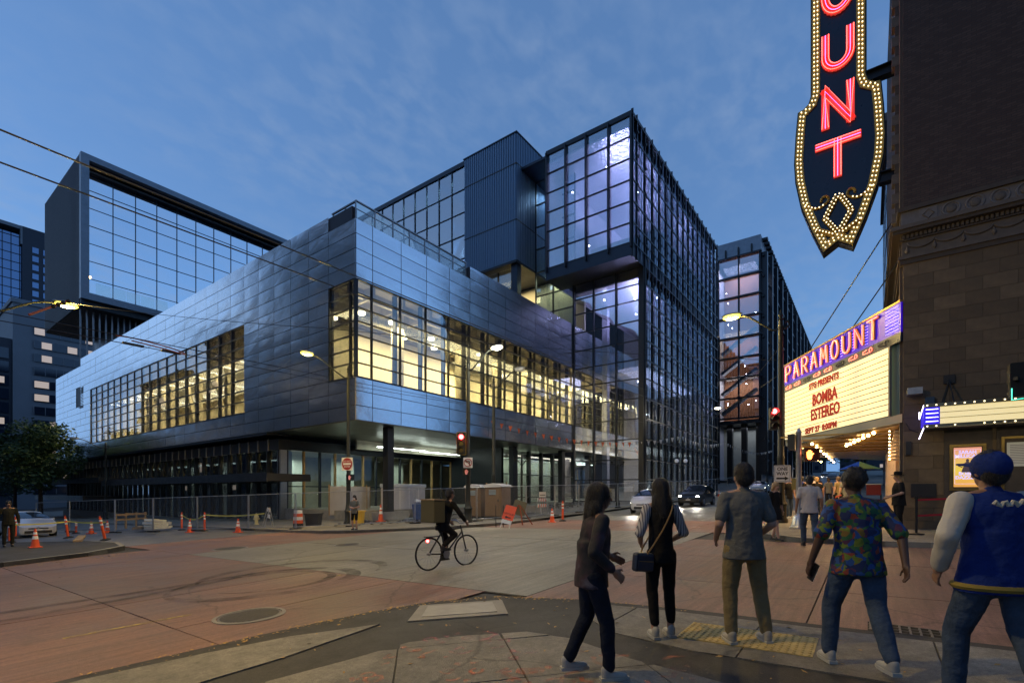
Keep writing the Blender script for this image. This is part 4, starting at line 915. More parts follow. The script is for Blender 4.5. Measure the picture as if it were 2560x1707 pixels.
dr_me = MB().lathe([(.01,-.2),(.045,-.16),(.05,-.1),(.02,-.04),(.03,0)], n=8).mesh('pendant', MAT['terra'], True)
for i in range(10):
    link_mesh('swag', sw_me, th, True, (XP-.04, YP-.4-.62*i, 8.9)); link_mesh('pendant', dr_me, th, True, (XP-.05, YP-.09-.62*i, 8.78))
rnd_me = MB().tube([(0, .185*math.cos(a), .185*math.sin(a)) for a in frange(0, 2*math.pi, 20)[:-1]], .028, 6, True).mesh('roundel', MAT['frieze'], True); btn = MB().ball((0,0,0), .12, 12, 6, sc=(.3,1,1)).mesh('roundel_boss', MAT['terra'], True)
for k in range(3):
    y0 = YP - .15 - 2.75*k
    sqr = bx(XP-.085, XP-.05, y0-.62, y0-.22, 9.4, 9.79).build('square_panel', MAT['frieze'], th, world=True); MB().tube([(XP-.09, y0-.42+.13*math.cos(a), 9.6+.13*math.sin(a)) for a in frange(0, 2*math.pi, 4)[:-1]], .02, 4, True).build('star_relief', MAT['terra'], sqr, world=True)
    for q in range(4):
        r_ = link_mesh('roundel', rnd_me, th, True, (XP-.06, y0-.92-.5*q, 9.595)); link_mesh('roundel_boss', btn, th, True, (XP-.06, y0-.92-.5*q, 9.595))
# toothed quoins climbing the street-side edge
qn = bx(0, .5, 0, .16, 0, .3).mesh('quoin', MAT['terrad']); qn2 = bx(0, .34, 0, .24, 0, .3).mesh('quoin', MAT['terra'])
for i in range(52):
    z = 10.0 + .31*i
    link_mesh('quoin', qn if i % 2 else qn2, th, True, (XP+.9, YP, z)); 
P('pilaster', 'terra', XP+1.6, XP+2.1, YP, YP+.1, 9.95, 26); P('pilaster', 'terrad', XP+.15, XP+.6, YP, YP+.07, .3, 26)
# lit poster case and notice window on the side wall
P('case_surround', 'terrad', XP-.06, XP+.05, -2.72, -1.72, .95, 3.2)
MAT['brass'] = M_('brass_frame', (.3,.2,.06), .4, metal=.8, var=.2)
def picture_frame(y0, y1, z0, z1, x, w, mat, name):
    m = MB(); m.box(x-.05, x, y0-w, y1+w, z1, z1+w); m.box(x-.05, x, y0-w, y1+w, z0-w, z0); m.box(x-.05, x, y0-w, y0, z0, z1); m.box(x-.05, x, y1, y1+w, z0, z1)
    return m.build(name, MAT[mat], th, world=True)
picture_frame(-2.52, -1.9, 1.62, 2.78, XP-.062, .07, 'brass', 'case_frame')
def poster_mat():
    m, n, l, b = newmat('poster_print'); t = n.new('ShaderNodeTexCoord'); sp = n.new('ShaderNodeSeparateXYZ'); l.new(t.outputs['Object'], sp.inputs[0])
    mr = n.new('ShaderNodeMapRange'); mr.inputs[1].default_value = 1.65; mr.inputs[2].default_value = 2.75; l.new(sp.outputs[2], mr.inputs[0]); cr = n.new('ShaderNodeValToRGB'); e = cr.color_ramp.elements
    e[0].position = 0; e[0].color = (.75,.35,.08,1); e[1].position = 1; e[1].color = (.7,.3,.2,1); q = cr.color_ramp.elements.new(.45); q.color = (.75,.55,.08,1); l.new(mr.outputs[0], cr.inputs[0])
    l.new(cr.outputs[0], b.inputs['Base Color']); l.new(cr.outputs[0], b.inputs['Emission Color']); b.inputs['Emission Strength'].default_value = .85; return m
po = bx(XP-.075, XP-.063, -2.5, -1.92, 1.65, 2.76).build('poster', poster_mat(), th, world=True)
MAT['lilac'] = E_('lilac_print', (.45,.4,1), 1.1); MAT['coat'] = M_('coat_print', (.1,.07,.1), .7, emit=(.1,.07,.1), es=.3); MAT['inkred'] = M_('board_letter', (.42,.010,.010), .6)
def text(name, s, size, M, mat, parent, ext=.004, sx=1., align='CENTER', font_off=0., world=True):
    c = bpy.data.curves.new(name, 'FONT'); c.body = s; c.size = size; c.align_x = align; c.extrude = ext; c.offset = font_off; c.resolution_u = 2
    tmp = bpy.data.objects.new(name, c); COL.objects.link(tmp); bpy.context.view_layer.update()
    me = bpy.data.meshes.new_from_object(tmp.evaluated_get(bpy.context.evaluated_depsgraph_get())); bpy.data.objects.remove(tmp); bpy.data.curves.remove(c)
    me.transform(M @ Matrix.Diagonal(Vector((sx, 1, 1, 1)))); me.materials.clear(); me.materials.append(mat)
    return link_mesh(name, me, parent, world)
# frame whose local x runs right for a viewer looking east, y up, z towards the viewer
def face_w(x, y, z): return Matrix(((0,0,-1,x),(-1,0,0,y),(0,1,0,z),(0,0,0,1)))
for s_, z, sz in (('SARAH', 2.585, .125), ('MILLICAN', 2.475, .125), ('BOBBY', 1.985, .125), ('DAZZLER', 1.875, .125)):
    text('poster_lettering', s_, sz, face_w(XP-.077, -2.21, z), MAT['lilac'], po, .001, .95, font_off=.004)
text('poster_lettering', 'THE SHOW  RESERVED SEATS', .04, face_w(XP-.077, -2.21, 1.765), MAT['lilac'], po, .001) if False else None
m = MB()
for a in ((-2.48,-1.94,2.70,2.706),(-2.48,-1.94,1.735,1.741)): m.box(XP-.08, XP-.076, *a)
for y in (-2.48, -1.946): m.box(XP-.08, XP-.076, y, y+.006, 1.741, 2.70)
m.build('poster_border', MAT['lilac'], po, world=True)
m = MB(); fw = face_w(XP-.0775, -2.21, 2.0)
m.prism([(-.13,.08),(-.05,.33),(-.03,.36),(.03,.36),(.05,.33),(.13,.08),(.1,.06),(-.1,.06)], fw, .001); m.prism([(-.05,.33),(-.21,.24),(-.11,.19),(-.1,.21),(-.15,.24),(-.06,.29)], fw, .0012); m.prism([(.05,.33),(.21,.24),(.11,.19),(.1,.21),(.15,.24),(.06,.29)], fw, .0012)
m.prism([(.035*math.cos(a), .395+.045*math.sin(a)) for a in frange(0, 6.28, 12)[:-1]], fw, .0014)
m.build('poster_figure', MAT['coat'], po, world=True)
P('notice_surround', 'terrad', XP-.05, XP+.05, -4.4, -2.8, .95, 3.2); picture_frame(-4.2, -2.95, 1.5, 2.95, XP-.051, .06, 'brass', 'notice_frame')
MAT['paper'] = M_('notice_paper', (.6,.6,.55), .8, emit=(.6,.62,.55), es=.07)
ns = bx(XP-.06, XP-.052, -4.1, -3.0, 2.2, 2.85).build('notice_sheet', MAT['paper'], th, world=True)
m = MB()
for i in range(12): m.box(XP-.063, XP-.0605, -4.1+random.uniform(.05,.3), -3.06, 2.27+.045*i, 2.283+.045*i)
tag(m.build('notice_print', MAT['coat'], ns, world=True), kind='stuff')
P('notice_back', 'officegl', XP-.049, XP-.045, -4.2, -2.95, 1.5, 2.95); P('plaque', 'black', XP-.075, XP-.03, -1.55, -.98, 1.35, 1.75)
P('skirting_light', 'black', XP-.16, XP-.03, -.98, -.86, 2.6, 3.0)
# flood lamp, wires and bracket above the small marquee
fl_ = bx(XP-.5, XP-.12, -1.22, -.88, 4.33, 4.52).build('flood_lamp', MAT['galv'], th, world=True); bx(XP-.12, XP-.03, -1.1, -1.0, 4.38, 4.46).build('lamp_arm', MAT['black'], fl_, world=True)
P('junction_box', 'bluecol', XP-.18, XP-.03, -1.5, -1.3, 4.0, 4.25)
wb = MB(); wb.box(XP-.1, XP-.03, -1.95, -1.7, 4.6, 4.85); wb.bar((XP-.1, -1.82, 4.7), (XP-.9, -1.85, 3.9), .03); wb.bar((XP-.1, -1.82, 4.7), (XP-.1, -1.65, 4.0), .03); wb.build('stay_bracket', MAT['black'], th, world=True)
MB().tube([(XP-.06, -.86, 3.55), (XP-.08, -.95, 3.35), (XP-.07, -1.15, 3.25)], .012, 5).build('cable', MAT['black'], th, world=True)
# ---- small marquee over the ticket window
MAT['boardglow'] = E_('backlit_board', (1,.80,.33), .74); MAT['neonblue'] = E_('blue_neon', (.16,.12,1), 2.4); MAT['neonwhite'] = E_('pale_neon', (.75,.7,1), 4.5); MAT['bluepanel'] = M_('blue_panel', (.02,.015,.5), .4, emit=(.06,.03,1), es=.55)
MAT['bulb'] = E_('bulb', (1,.80,.45), 3.4); MAT['chrome'] = M_('marquee_trim', (.3,.26,.18), .3, metal=.8)
sm = thing('ticket_marquee', (XP, -3, 3.3), 'narrow backlit ticket-window marquee edged with white bulbs', 'marquee'); Q = parts(sm)
x0 = 17.6
Q('body', 'darksteel', x0+.03, XP-.08, -6.5, -1.25, 3.27, 3.92)
Q('top_rail', 'chrome', x0-.03, x0+.03, -6.5, -1.2, 3.83, 3.93); Q('bottom_rail', 'chrome', x0-.03, x0+.03, -6.5, -1.2, 3.26, 3.36)
Q('letter_board', 'boardglow', x0-.005, x0+.028, -6.4, -1.54, 3.365, 3.825)
for z in (3.52, 3.67): Q('board_rail', 'black', x0-.012, x0-.006, -6.4, -1.54, z-.006, z+.006)
Q('blue_panel', 'bluepanel', x0-.006, x0+.027, -1.53, -1.22, 3.365, 3.825); Q('blue_end', 'bluepanel', x0+.04, XP-.1, -1.245, -1.2, 3.365, 3.825)
m = MB()
for z in (3.44, 3.55, 3.66, 3.77): m.tube([(x0-.02, -1.5, z), (x0-.02, -1.24, z)], .009, 6)
m.build('neon_tube', MAT['neonwhite'], sm, world=True)
m = MB(); m.tube([(x0, -1.2, 3.9), (x0+.25, -1.12, 3.55), (x0+.25, -1.12, 3.75)], .012, 5); m.tube([(x0, -1.2, 3.28), (x0+.3, -1.12, 3.0)], .014, 5); m.build('neon_end', MAT['neonwhite'], sm, world=True)
bl = MB().ball((0,0,0), .019, 8, 6).mesh('bulb', MAT['bulb'], True)
for i in range(27):
    y = -1.27 - .19*i; link_mesh('bulb', bl, sm, True, (x0-.045, y, 3.88))
    if i not in (2, 4, 5): link_mesh('bulb', bl, sm, True, (x0-.045, y, 3.31))
area('ticket_light', (x0-.35, -2.9, 3.2), .3, 3, 9, (1,.85,.5), rot=(0, rad(-20), 0))
# ---- the tall blade sign
MAT['navy'] = M_('navy_enamel', (.006,.014,.045), .3, var=.1); MAT['goldband'] = M_('gold_bulb_band', (.45,.28,.06), .35, metal=.5, var=.2, vscale=4); MAT['blackmetal'] = M_('sign_case', (.015,.015,.018), .4, metal=.4)
MAT['neonred'] = E_('red_neon', (1,.10,.06), 3.6); MAT['neonviolet'] = E_('violet_neon', (.75,.2,1), 3.0); MAT['letterred'] = M_('red_letter', (.8,.06,.05), .4, emit=(1,.07,.05), es=.42)
bs = thing('blade_sign', (20.5, .9, 9.9), 'tall vertical theatre sign with red neon letters and bulb-studded gold border', 'sign')
XB = 20.36; CY = .9
half = [(.81, 24.5), (.81, 15.62), (.88, 15.38), (1.05, 15.25), (1.21, 15.22), (1.28, 14.4), (1.33, 13.4), (1.29, 12.7), (1.13, 11.8), (.82, 10.85), (.44, 9.88)]
def outline(dx=0.):
    R_ = [(max(.05, h_-dx), z+(0 if z < 24 else -dx)) for h_, z in half]
    return [(-a, z) for a, z in R_] + [(0, 10.17 + dx*.6)] + [(a, z) for a, z in reversed(R_)]
FB = face_w(XB, CY, 0)
MB().prism(outline(), FB @ Matrix.Translation((0,0,-.42)), .40).build('case', MAT['blackmetal'], bs, world=True)
# gold border as a band between two outlines
def offs(poly, d):
    k = len(poly); res = []
    for i in range(k):
        p = Vector(poly[i]); a = (p - Vector(poly[i-1])).normalized(); b = (Vector(poly[(i+1) % k]) - p).normalized(); n1 = Vector((-a.y, a.x)); n2 = Vector((-b.y, b.x)); nn = (n1+n2); nn = nn/max(.45, nn.length_squared)*2 if nn.length > 1e-6 else n1
        nn = (n1+n2).normalized(); c = max(.5, nn.dot(n1)); res.append(tuple(p + nn*(d/c)))
    return res
OUT = outline(); CCW = sum(OUT[i][0]*OUT[(i+1)%len(OUT)][1]-OUT[(i+1)%len(OUT)][0]*OUT[i][1] for i in range(len(OUT))) > 0
sg = 1 if CCW else -1
o1 = offs(OUT, sg*.04); o2 = offs(OUT, sg*.29)
m = MB(); k = len(OUT)
for ring, zz in ((o1, .0), (o1, .05), (o2, .05), (o2, .0)): m.v += [tuple(FB @ Vector((p[0], p[1], zz))) for p in ring]
m.f = [(r*k+i, r*k+(i+1) % k, ((r+1) % 4)*k+(i+1) % k, ((r+1) % 4)*k+i) for r in range(4) for i in range(k)]; m.m = [0]*len(m.f)
m.build('gold_border', MAT['goldband'], bs, world=True)
MB().prism(offs(OUT, sg*.28), FB @ Matrix.Translation((0,0,-.018)), .02).build('face_panel', MAT['navy'], bs, world=True)
def along(poly, step, closed=True, off=0.):
    res = []; acc = off; k = len(poly)
    for i in range(k if closed else k-1):
        a = Vector(poly[i]); b = Vector(poly[(i+1) % k]); d = (b-a).length
        while acc < d: res.append(tuple(a + (b-a)*(acc/d))); acc += step
        acc -= d
    return res
ico = bmesh.new(); bmesh.ops.create_icosphere(ico, subdivisions=1, radius=.023); ico_v = [v.co.copy() for v in ico.verts]; ico_f = [tuple(v.index for v in f.verts) for f in ico.faces]; ico.free()
bulbs = MB()
def bulb_at(u, v, z=.075, F=FB): bulbs.add([F @ (Vector((u, v, z)) + q) for q in ico_v], ico_f)
for q in along(offs(OUT, sg*.115), .15): bulb_at(*q)
for q in along(offs(OUT, sg*.215), .15, off=.075): bulb_at(*q)
# knot and scrolls at the foot
kn = [(-.37, 11.08), (-.04, 11.74), (.08, 11.74), (.39, 11.14), (.07, 10.56), (-.04, 10.56)]
m = MB(); m.tube([FB @ Vector((p[0], p[1], .04)) for p in kn], .105, 8, True); m.build('knot', MAT['goldband'], bs, world=True)
for d_ in (-.05, .05):
    for q in along(offs(kn, d_), .12, off=.03+d_): bulb_at(q[0], q[1], .125)
for s_ in (-1, 1):
    sp_ = [(s_*(.95-.55*t), 11.75-.25*math.sin(t*2.2)+.04*t) for t in frange(0, 1, 8)] + [(s_*(.40-.02-.11*math.sin(a)), 11.72+.13*(1-math.cos(a))-.10+.0) for a in frange(.3, 5.0, 12)]
    m = MB(); m.tube([FB @ Vector((p[0], p[1], .03)) for p in sp_], .045, 6); m.build('scroll', MAT['goldband'], bs, True, True)
    for q in along(sp_[:9], .12, False): bulb_at(q[0], q[1], .09)
    st_ = [(s_*.62, 10.75), (s_*.12, 10.45)]; m = MB(); m.tube([FB @ Vector((p[0], p[1], .03)) for p in st_], .1, 6); m.build('foot_band', MAT['goldband'], bs, world=True)
    for q in along(st_, .11, False): bulb_at(q[0], q[1], .135)
tag(bulbs.build('bulbs', MAT['bulb'], bs, world=True), kind='stuff')
def arcp(cx, cy, rx, ry, a0, a1, n=14): return [(cx+rx*math.cos(rad(a0+(a1-a0)*i/n)), cy+ry*math.sin(rad(a0+(a1-a0)*i/n))) for i in range(n+1)]
GLY = {'O': [arcp(.5,.5,.5,.5,90,450,26)], 'U': [[(0,1),(0,.38)] + arcp(.5,.38,.5,.38,180,360,14) + [(1,.38),(1,1)]], 'N': [[(0,0),(0,1),(1,0),(1,1)]], 'T': [[(-.12,1),(1.12,1)],[(.5,1),(.5,0)]],
       'M': [[(0,0),(.08,1),(.5,.3),(.92,1),(1,0)]], 'P': [[(0,0),(0,1),(.55,1)] + arcp(.55,.74,.42,.26,90,-90,10) + [(0,.48)]], 'A': [[(0,0),(.5,1),(1,0)],[(.2,.36),(.8,.36)]], 'R': [[(0,0),(0,1),(.55,1)] + arcp(.55,.74,.42,.26,90,-90,10) + [(0,.48)], [(.45,.48),(1,0)]]}
def neon_letter(ch, F, w, h, parent, width, rt=.014, body=True):
    strokes = [[(x*w-w/2, y*h) for i_, (x, y) in enumerate(s) if i_ == 0 or math.hypot(x-s[i_-1][0], y-s[i_-1][1]) > 1e-4] for s in GLY[ch]]
    lt = thing_part('letter', parent)
    if body:
        m = MB()
        for s in strokes:
            for a, b in zip(s[:-1], s[1:]):
                pa, pb = Vector((a[0], a[1], .035)), Vector((b[0], b[1], .035)); d = (pb-pa).normalized()
                m.bar(F @ (pa - d*width*.45), F @ (pb + d*width*.45), width, .07, up=(F.to_3x3() @ Vector((0,0,1))))
        m.build('letter_body', MAT['letterred'], lt, world=True)
    m1 = MB(); m2 = MB()
    for s in strokes:
        pts = [Vector((x, y, .09)) for x, y in s]; kk = len(pts)
        def offp(d):
            res = []
            for i, p in enumerate(pts):
                t = pts[min(i+1, kk-1)] - pts[max(i-1, 0)]
                if ch == 'O' and i in (0, kk-1): t = pts[1] - pts[kk-2]
                t = t.normalized(); nn = Vector((-t.y, t.x, 0))
                if 0 < i < kk-1:
                    t1 = (p-pts[i-1]).normalized(); c = max(.45, nn.dot(Vector((-t1.y, t1.x, 0)))); res.append(p + nn*d/c)
                else:
                    e = (t*width*.36) if (i == kk-1) else (-t*width*.36)
                    res.append(p + nn*d + (e if ch != 'O' else Vector((0,0,0))))
            return res
        if body:
            for d in (-width*.40, width*.40): m1.tube([F @ p for p in offp(d)], rt, 6)
            m2.tube([F @ p for p in offp(0)], rt*.6, 6)
        else:
            m1.tube([F @ p for p in pts], rt, 6)
    m1.build('neon_tube', MAT['neonred'], lt, world=True)
    if body: m2.build('neon_core', MAT['neonviolet'], lt, world=True)
def thing_part(name, parent):
    o = bpy.data.objects.new(name, None); COL.objects.link(o); o.parent = parent; o.matrix_parent_inverse = WM[parent.name].inverted(); WM[o.name] = Matrix.Identity(4); return o
for ch, z, w, h in (('T', 12.52, .9, 1.12), ('N', 14.3, .72, 1.2), ('U', 16.25, .72, 1.12), ('O', 18.2, .74, 1.15), ('M', 20.1, .8, 1.12), ('A', 22.0, .8, 1.1)):
    neon_letter(ch, face_w(XB-.02, CY, z), w, h, bs, .24)
for z, z2 in ((15.55, 15.35), (12.0, 11.95)):
    m = MB(); m.box(20.35, 20.65, -.9, .1 if z > 14 else -.25, z-.2, z-.17); m.box(20.35, 20.65, -.9, .1 if z > 14 else -.25, z+.14, z+.17); m.box(20.48, 20.52, -.9, .1 if z > 14 else -.25, z-.17, z+.14); m.build('bracket', MAT['blackmetal'], bs, world=True)
# ---- the main marquee
P0 = Vector((XP+.02, YP+.02, 0)); DV = Vector((.86, .51, 0)).normalized(); LM = 7.6; NV = Vector((-DV.y, DV.x, 0))   # outward normal of the raked face
def FM(t, z): # local x right for the viewer (towards the wall), y up, z out of the board
    o = P0 + DV*t; return Matrix(((-DV.x, 0, NV.x, o.x), (-DV.y, 0, NV.y, o.y), (0, 1, 0, z), (0,0,0,1)))
mq = thing('theatre_marquee', (22, 1, 3.6), 'large raked marquee with backlit letter board under purple and red neon lettering', 'marquee')
E1 = P0 + DV*LM; BODY = [(P0.x, P0.y), (E1.x, E1.y), (E1.x+8, E1.y), (E1.x+8+DV.x*LM, P0.y)]
def slab(name, mat, z0, z1, inset, parent=mq):
    c = Vector((29.3, .2)); poly = [tuple(c + (Vector(p)-c)*(1-inset)) for p in BODY]
    return MB().prism(poly, Matrix.Translation((0,0,z0)), z1-z0).build(name, mat, parent, world=True)
MAT['greymetal'] = M_('marquee_fascia', (.22,.23,.24), .4, metal=.4, var=.1); MAT['teal'] = M_('teal_panel', (.01,.06,.11), .5, var=.1)
slab('body', MAT['teal'], 3.86, 7.1, .02); slab('fascia', MAT['greymetal'], 3.6, 3.85, .0)
MAT['soffitwarm'] = M_('gold_soffit', (.55,.38,.2), .3, metal=.5, var=.1); slab('soffit', MAT['soffitwarm'], 3.55, 3.6, .03)
mp_ = lambda name, mat, t0, t1, z0, z1, d0, d1: MB().prism([(-t1, z0), (-t0, z0), (-t0, z1), (-t1, z1)], FM(0, 0) @ Matrix.Translation((0,0,d0)), d1-d0).build(name, MAT[mat], mq, world=True)
mp_('letter_board', 'boardglow', .52, 7.55, 3.88, 6.0, .0, .05); mp_('board_trim', 'greymetal', .46, .52, 3.86, 6.02, 0, .07)
for i in range(1, 12): mp_('board_rail', 'black', .52, 7.55, 3.88+.1767*i-.010, 3.88+.1767*i+.010, .052, .06)
mp_('scroll_band', 'navy', -.02, 7.58, 6.02, 6.30, 0, .06)
MAT['purplepanel'] = M_('purple_panel', (.02,.0,.3), .4, emit=(.07,.0,1), es=.34)
mp_('neon_panel', 'purplepanel', -.02, 7.58, 6.3, 7.2, 0, .05); mp_('top_trim', 'goldband', -.02, 7.6, 7.2, 7.26, -.02, .08)
neo = MB()
for z in frange(6.4, 7.1, 7): neo.tube([FM(.62, z) @ Vector((0,0,.08)), FM(.05, z) @ Vector((0,0,.08))], .012, 6)
for i in range(9):
    for z in frange(6.42, 7.0, 6): neo.tube([FM(7.42-.72*i, z) @ Vector((0,0,.075)), FM(7.28-.72*i, z) @ Vector((0,0,.075))], .01, 5)
neo.build('neon_tube', MAT['neonblue'], mq, world=True); 
for i, ch in enumerate('PARAMOUNT'):
    t_ = 7.05 - .735*i; neon_letter(ch, FM(t_, 6.43) @ Matrix.Translation((0,0,.06)), .42, .66, mq, .1, .02, body=False)
    b_ = MB()
    for s in GLY[ch]:
        for a, b in zip(s[:-1], s[1:]): b_.bar(FM(t_, 6.43) @ Vector((a[0]*.42-.21, a[1]*.66, .085)), FM(t_, 6.43) @ Vector((b[0]*.42-.21, b[1]*.66, .085)), .075, .04, up=NV)
    b_.build('letter_body', MAT['goldband'], mq, world=True)
for i in range(9):
    t_ = 7.15 - .8*i; lit = i not in (2, 5, 8)
    m = MB(); m.tube([FM(t_, 6.16) @ Vector((x, y, .09)) for x, y in arcp(.2, .0, .07, .07, -60, 260, 12) + [(-.2, -.05), (-.2, .02), (.0, .05)]], .013, 5); m.build('scroll_neon', MAT['neonred'] if lit else MAT['blackmetal'], mq, world=True)
for s_, t_, z, sz, sx in (('STG PRESENTS', 4.28, 5.68, .33, 1.0), ('BOMBA', 4.2, 4.98, .62, .84), ('ESTEREO', 4.17, 4.40, .62, .84), ('SEPT 27  8:00PM', 4.5, 3.91, .32, 1.05)):
    text('board_lettering', s_, sz, FM(t_, z) @ Matrix.Translation((0,0,.075)), MAT['inkred'], mq, .008, sx, font_off=.02 if sz > .5 else .012)
# stays up to the wall, bulbs and ribs under the soffit
m = MB(); m.tube([(24.3, 2.3, 7.2), (20.2, YP+.05, 10.6)], .022, 6); m.build('stay_rod', MAT['blackmetal'], mq, world=True); m = MB(); m.tube([(21.2, .6, 7.2), (19.6, YP+.05, 8.8)], .02, 6); m.build('stay_rod', MAT['blackmetal'], mq, world=True)
sb = MB().ball((0,0,0), .055, 8, 6).mesh('soffit_bulb', E_('soffit_bulb', (1,.6,.22), 26), True)
for i in range(8):
    for j, yv in enumerate((2.55, 1.9)):
        x = 22.6 + 2.1*i + j*.7
        if x > 24.0 - (2.6-yv)*1.9: link_mesh('soffit_bulb', sb, mq, True, (x, yv, 3.47))
for i in range(7): link_mesh('soffit_bulb', sb, mq, True, (20.2 + .8*i, -.1 + .3*i*.5, 3.47))
for i in range(6): bx(20.5+1.7*i, 20.58+1.7*i, -.6, 2.7, 3.50, 3.548).build('soffit_rib', MAT['brass'], mq, world=True)
m = MB()
for i in range(9): m.box(19.6, 19.85, YP+.06, YP+.34-.02*i, 2.5+.11*i, 2.57+.11*i)
m.build('entry_ribs', MAT['soffitwarm'], mq, world=True)
for i in range(9): link_mesh('soffit_bulb', sb, mq, True, (19.55, YP+.3, 2.55+.11*i), None, (.4,.4,.4))
bx(20.4, 34, YP+.02, YP+.12, .4, 3.5).build('lit_entry_wall', MAT['soffitwarm'], mq, world=True)
area('marquee_light', (26.5, 1.2, 3.35), 10, 2.2, 420, (1,.62,.28)); area('entry_light', (20.6, -.2, 3.3), 1.6, .5, 40, (1,.6,.25))
# ================================================================== street furniture
Zv = Vector((0,0,1))
def ground_at(x, y, off=KERB): return (x, y, gz(x, y)+off)
UNLIT = M_('lamp_lens_off', (.35,.36,.36), .3)
def street_lamp(x, y, h, dx, dy, L, label, lit=None, mat='polegreen', e=0, off=KERB, rise=.75):
    z = gz(x, y)+off; H = h - z
    t = thing('street_lamp', (x, y, z), label, 'street lamp', 0, 'ornamental street lamps'); m = MAT[mat]
    MB().lathe([(.24,0),(.24,.12),(.19,.2),(.19,.62),(.23,.7),(.16,.82),(.125,1.1),(.115,2.4),(.125,2.45),(.105,2.5),(.085,H-.75),(.1,H-.72),(.1,H-.62),(.075,H-.6),(.07,H-.4)], n=14).build('pole', m, t, True)
    MB().lathe([(.07,H-.41),(.11,H-.36),(.055,H-.3),(.09,H-.22),(.03,H-.1),(.012,H)], n=12).build('finial', m, t, True)
    d = Vector((dx, dy, 0)).normalized(); b = Vector((0,0,H-.66))
    pts = [b, b + d*.25 - Zv*.06, b + d*L*.35 + Zv*rise*.28, b + d*L*.68 + Zv*rise*.86, b + d*L*.9 + Zv*rise]
    MB().tube(smooth_path(pts), .038, 8).build('arm', m, t, True)
    MB().tube(smooth_path([b, b - d*.16 - Zv*.05, b - d*.27 + Zv*.06, b - d*.22 + Zv*.2, b - d*.13 + Zv*.16]), [.04]*13 if False else .034, 6).build('scroll', m, t, True)
    hp = b + d*L + Zv*rise; a = math.atan2(d.y, d.x)
    hd = MB().lathe([(.03,0),(.13,.05),(.17,.12),(.15,.2),(.05,.26)], n=12, M=Matrix.Rotation(a, 4, 'Z') @ Matrix.Diagonal(Vector((2.3, 1, .55, 1)))).build('head', M_('lamp_head_'+str(len(bpy.data.materials)), (.2,.2,.2), .5) if False else MAT['greymetal'], t, True, loc=tuple(hp))
    MB().ball((0,0,-.005), .1, 12, 6, sc=(1,1,.45)).build('lens', MAT[lit] if lit else UNLIT, t, True, loc=(hp.x, hp.y, hp.z), rot=(0,0,a)).scale = (3.4, 2.0, 2.2)
    if lit and e:
        o = point('lamp_glow', (x+hp.x, y+hp.y, z+hp.z-.12), e, (1,.66,.16) if lit == 'lampyellow' else (1,.9,.68), .16)
    return t
def smooth_path(pts, n=5):
    P_ = [Vector(p) for p in pts]; P_ = [P_[0]*2-P_[1]] + P_ + [P_[-1]*2-P_[-2]]; res = []
    for i in range(1, len(P_)-2):
        for q in range(n):
            t = q/n; a, b, c, d = P_[i-1], P_[i], P_[i+1], P_[i+2]
            res.append(.5*((2*b) + (c-a)*t + (2*a-5*b+4*c-d)*t*t + (-a+3*b-3*c+d)*t**3))
    res.append(P_[-2]); return res
street_lamp(16.3, 23.1, 8.46, -1, 0, 2.45, 'dark lamp post with yellow light carrying the round red no-entry sign', 'lampyellow', e=2100)
street_lamp(18.6, 16.4, 8.4, 0, -1, 1.85, 'lamp post with white light holding the red signal and turn-ban sign', 'lampwhite', e=1900)
street_lamp(22.7, 18.0, 8.4, 0, -1, 1.9, 'unlit lamp post standing behind the portable toilets', None)
street_lamp(20.6, 2.68, 8.3, 0, 1, 1.7, 'tall lamp post with yellow light beside the theatre marquee', 'lampyellow', 'polebrown' if 'polebrown' in MAT else 'polegreen', e=1500)
street_lamp(2.2, 24.2, 8.1, 1, -.2, 2.6, 'lamp arm with yellow light reaching in over the left corner', 'lampyellow', e=1500, rise=.9)
street_lamp(15.4, 62.0, 6.6, -1, 0, 2.4, 'small unlit lamp post in front of the left end of the silver hall', None)
street_lamp(54.5, 14.6, 10.3, 0, -1, 1.6, 'distant lamp post with small white light in front of the glass tower', 'lampwhite', e=500)
street_lamp(96, 14.6, 12.6, 0, -1, 1.6, 'farthest lamp post up the hill below the second tower', 'lampwhite', e=300)
street_lamp(-1.7, 5.2, 8.0, 1, .25, 3.2, 'lamp post behind the near corner lighting the pink lane', 'lampyellow', e=2300, off=SWO)
# twin-globe posts and bare twin-arm posts
MAT['globe'] = M_('frosted_globe', (.75,.75,.78), .35, emit=(.7,.72,.85), es=.18)
def twin_post(x, y, h, label, globes, ang=0):
    z = gz(x, y)+KERB; t = thing('twin_arm_post', (x, y, z), label, 'lamp post', ang, 'twin-arm pavement posts')
    MB().lathe([(.17,0),(.17,.3),(.1,.45),(.075,.6),(.06,h-.5),(.09,h-.45),(.05,h-.4),(.04,h-.05),(.01,h+.1)], n=12).build('pole', MAT['polegreen'], t, True)
    for s in (-1, 1):
        MB().tube(smooth_path([(0,0,h-.75), (s*.22,0,h-.45), (s*.42,0,h-.35), (s*.43,0,h-.2)]), .03, 6).build('arm', MAT['polegreen'], t, True)
        if globes: MB().ball((s*.43,0,h-.02), .19, 16, 10).build('globe', MAT['globe'], t, True)
        else: MB().lathe([(.09,0),(.05,-.08),(.02,-.3),(.01,-.34)], (s*.43,0,h-.2), 10).build('cap', MAT['polegreen'], t, True)
RA = HEAD - rad(90)
twin_post(48.3, 14.9, 3.75, 'pavement post with two white globes before the glass tower', True, RA); twin_post(24.6, 17.3, 3.75, 'bare twin-arm post behind the toilets under the silver hall', False, RA); twin_post(34.1, 15.2, 3.6, 'bare twin-arm post at the foot of the glass tower', False, RA)
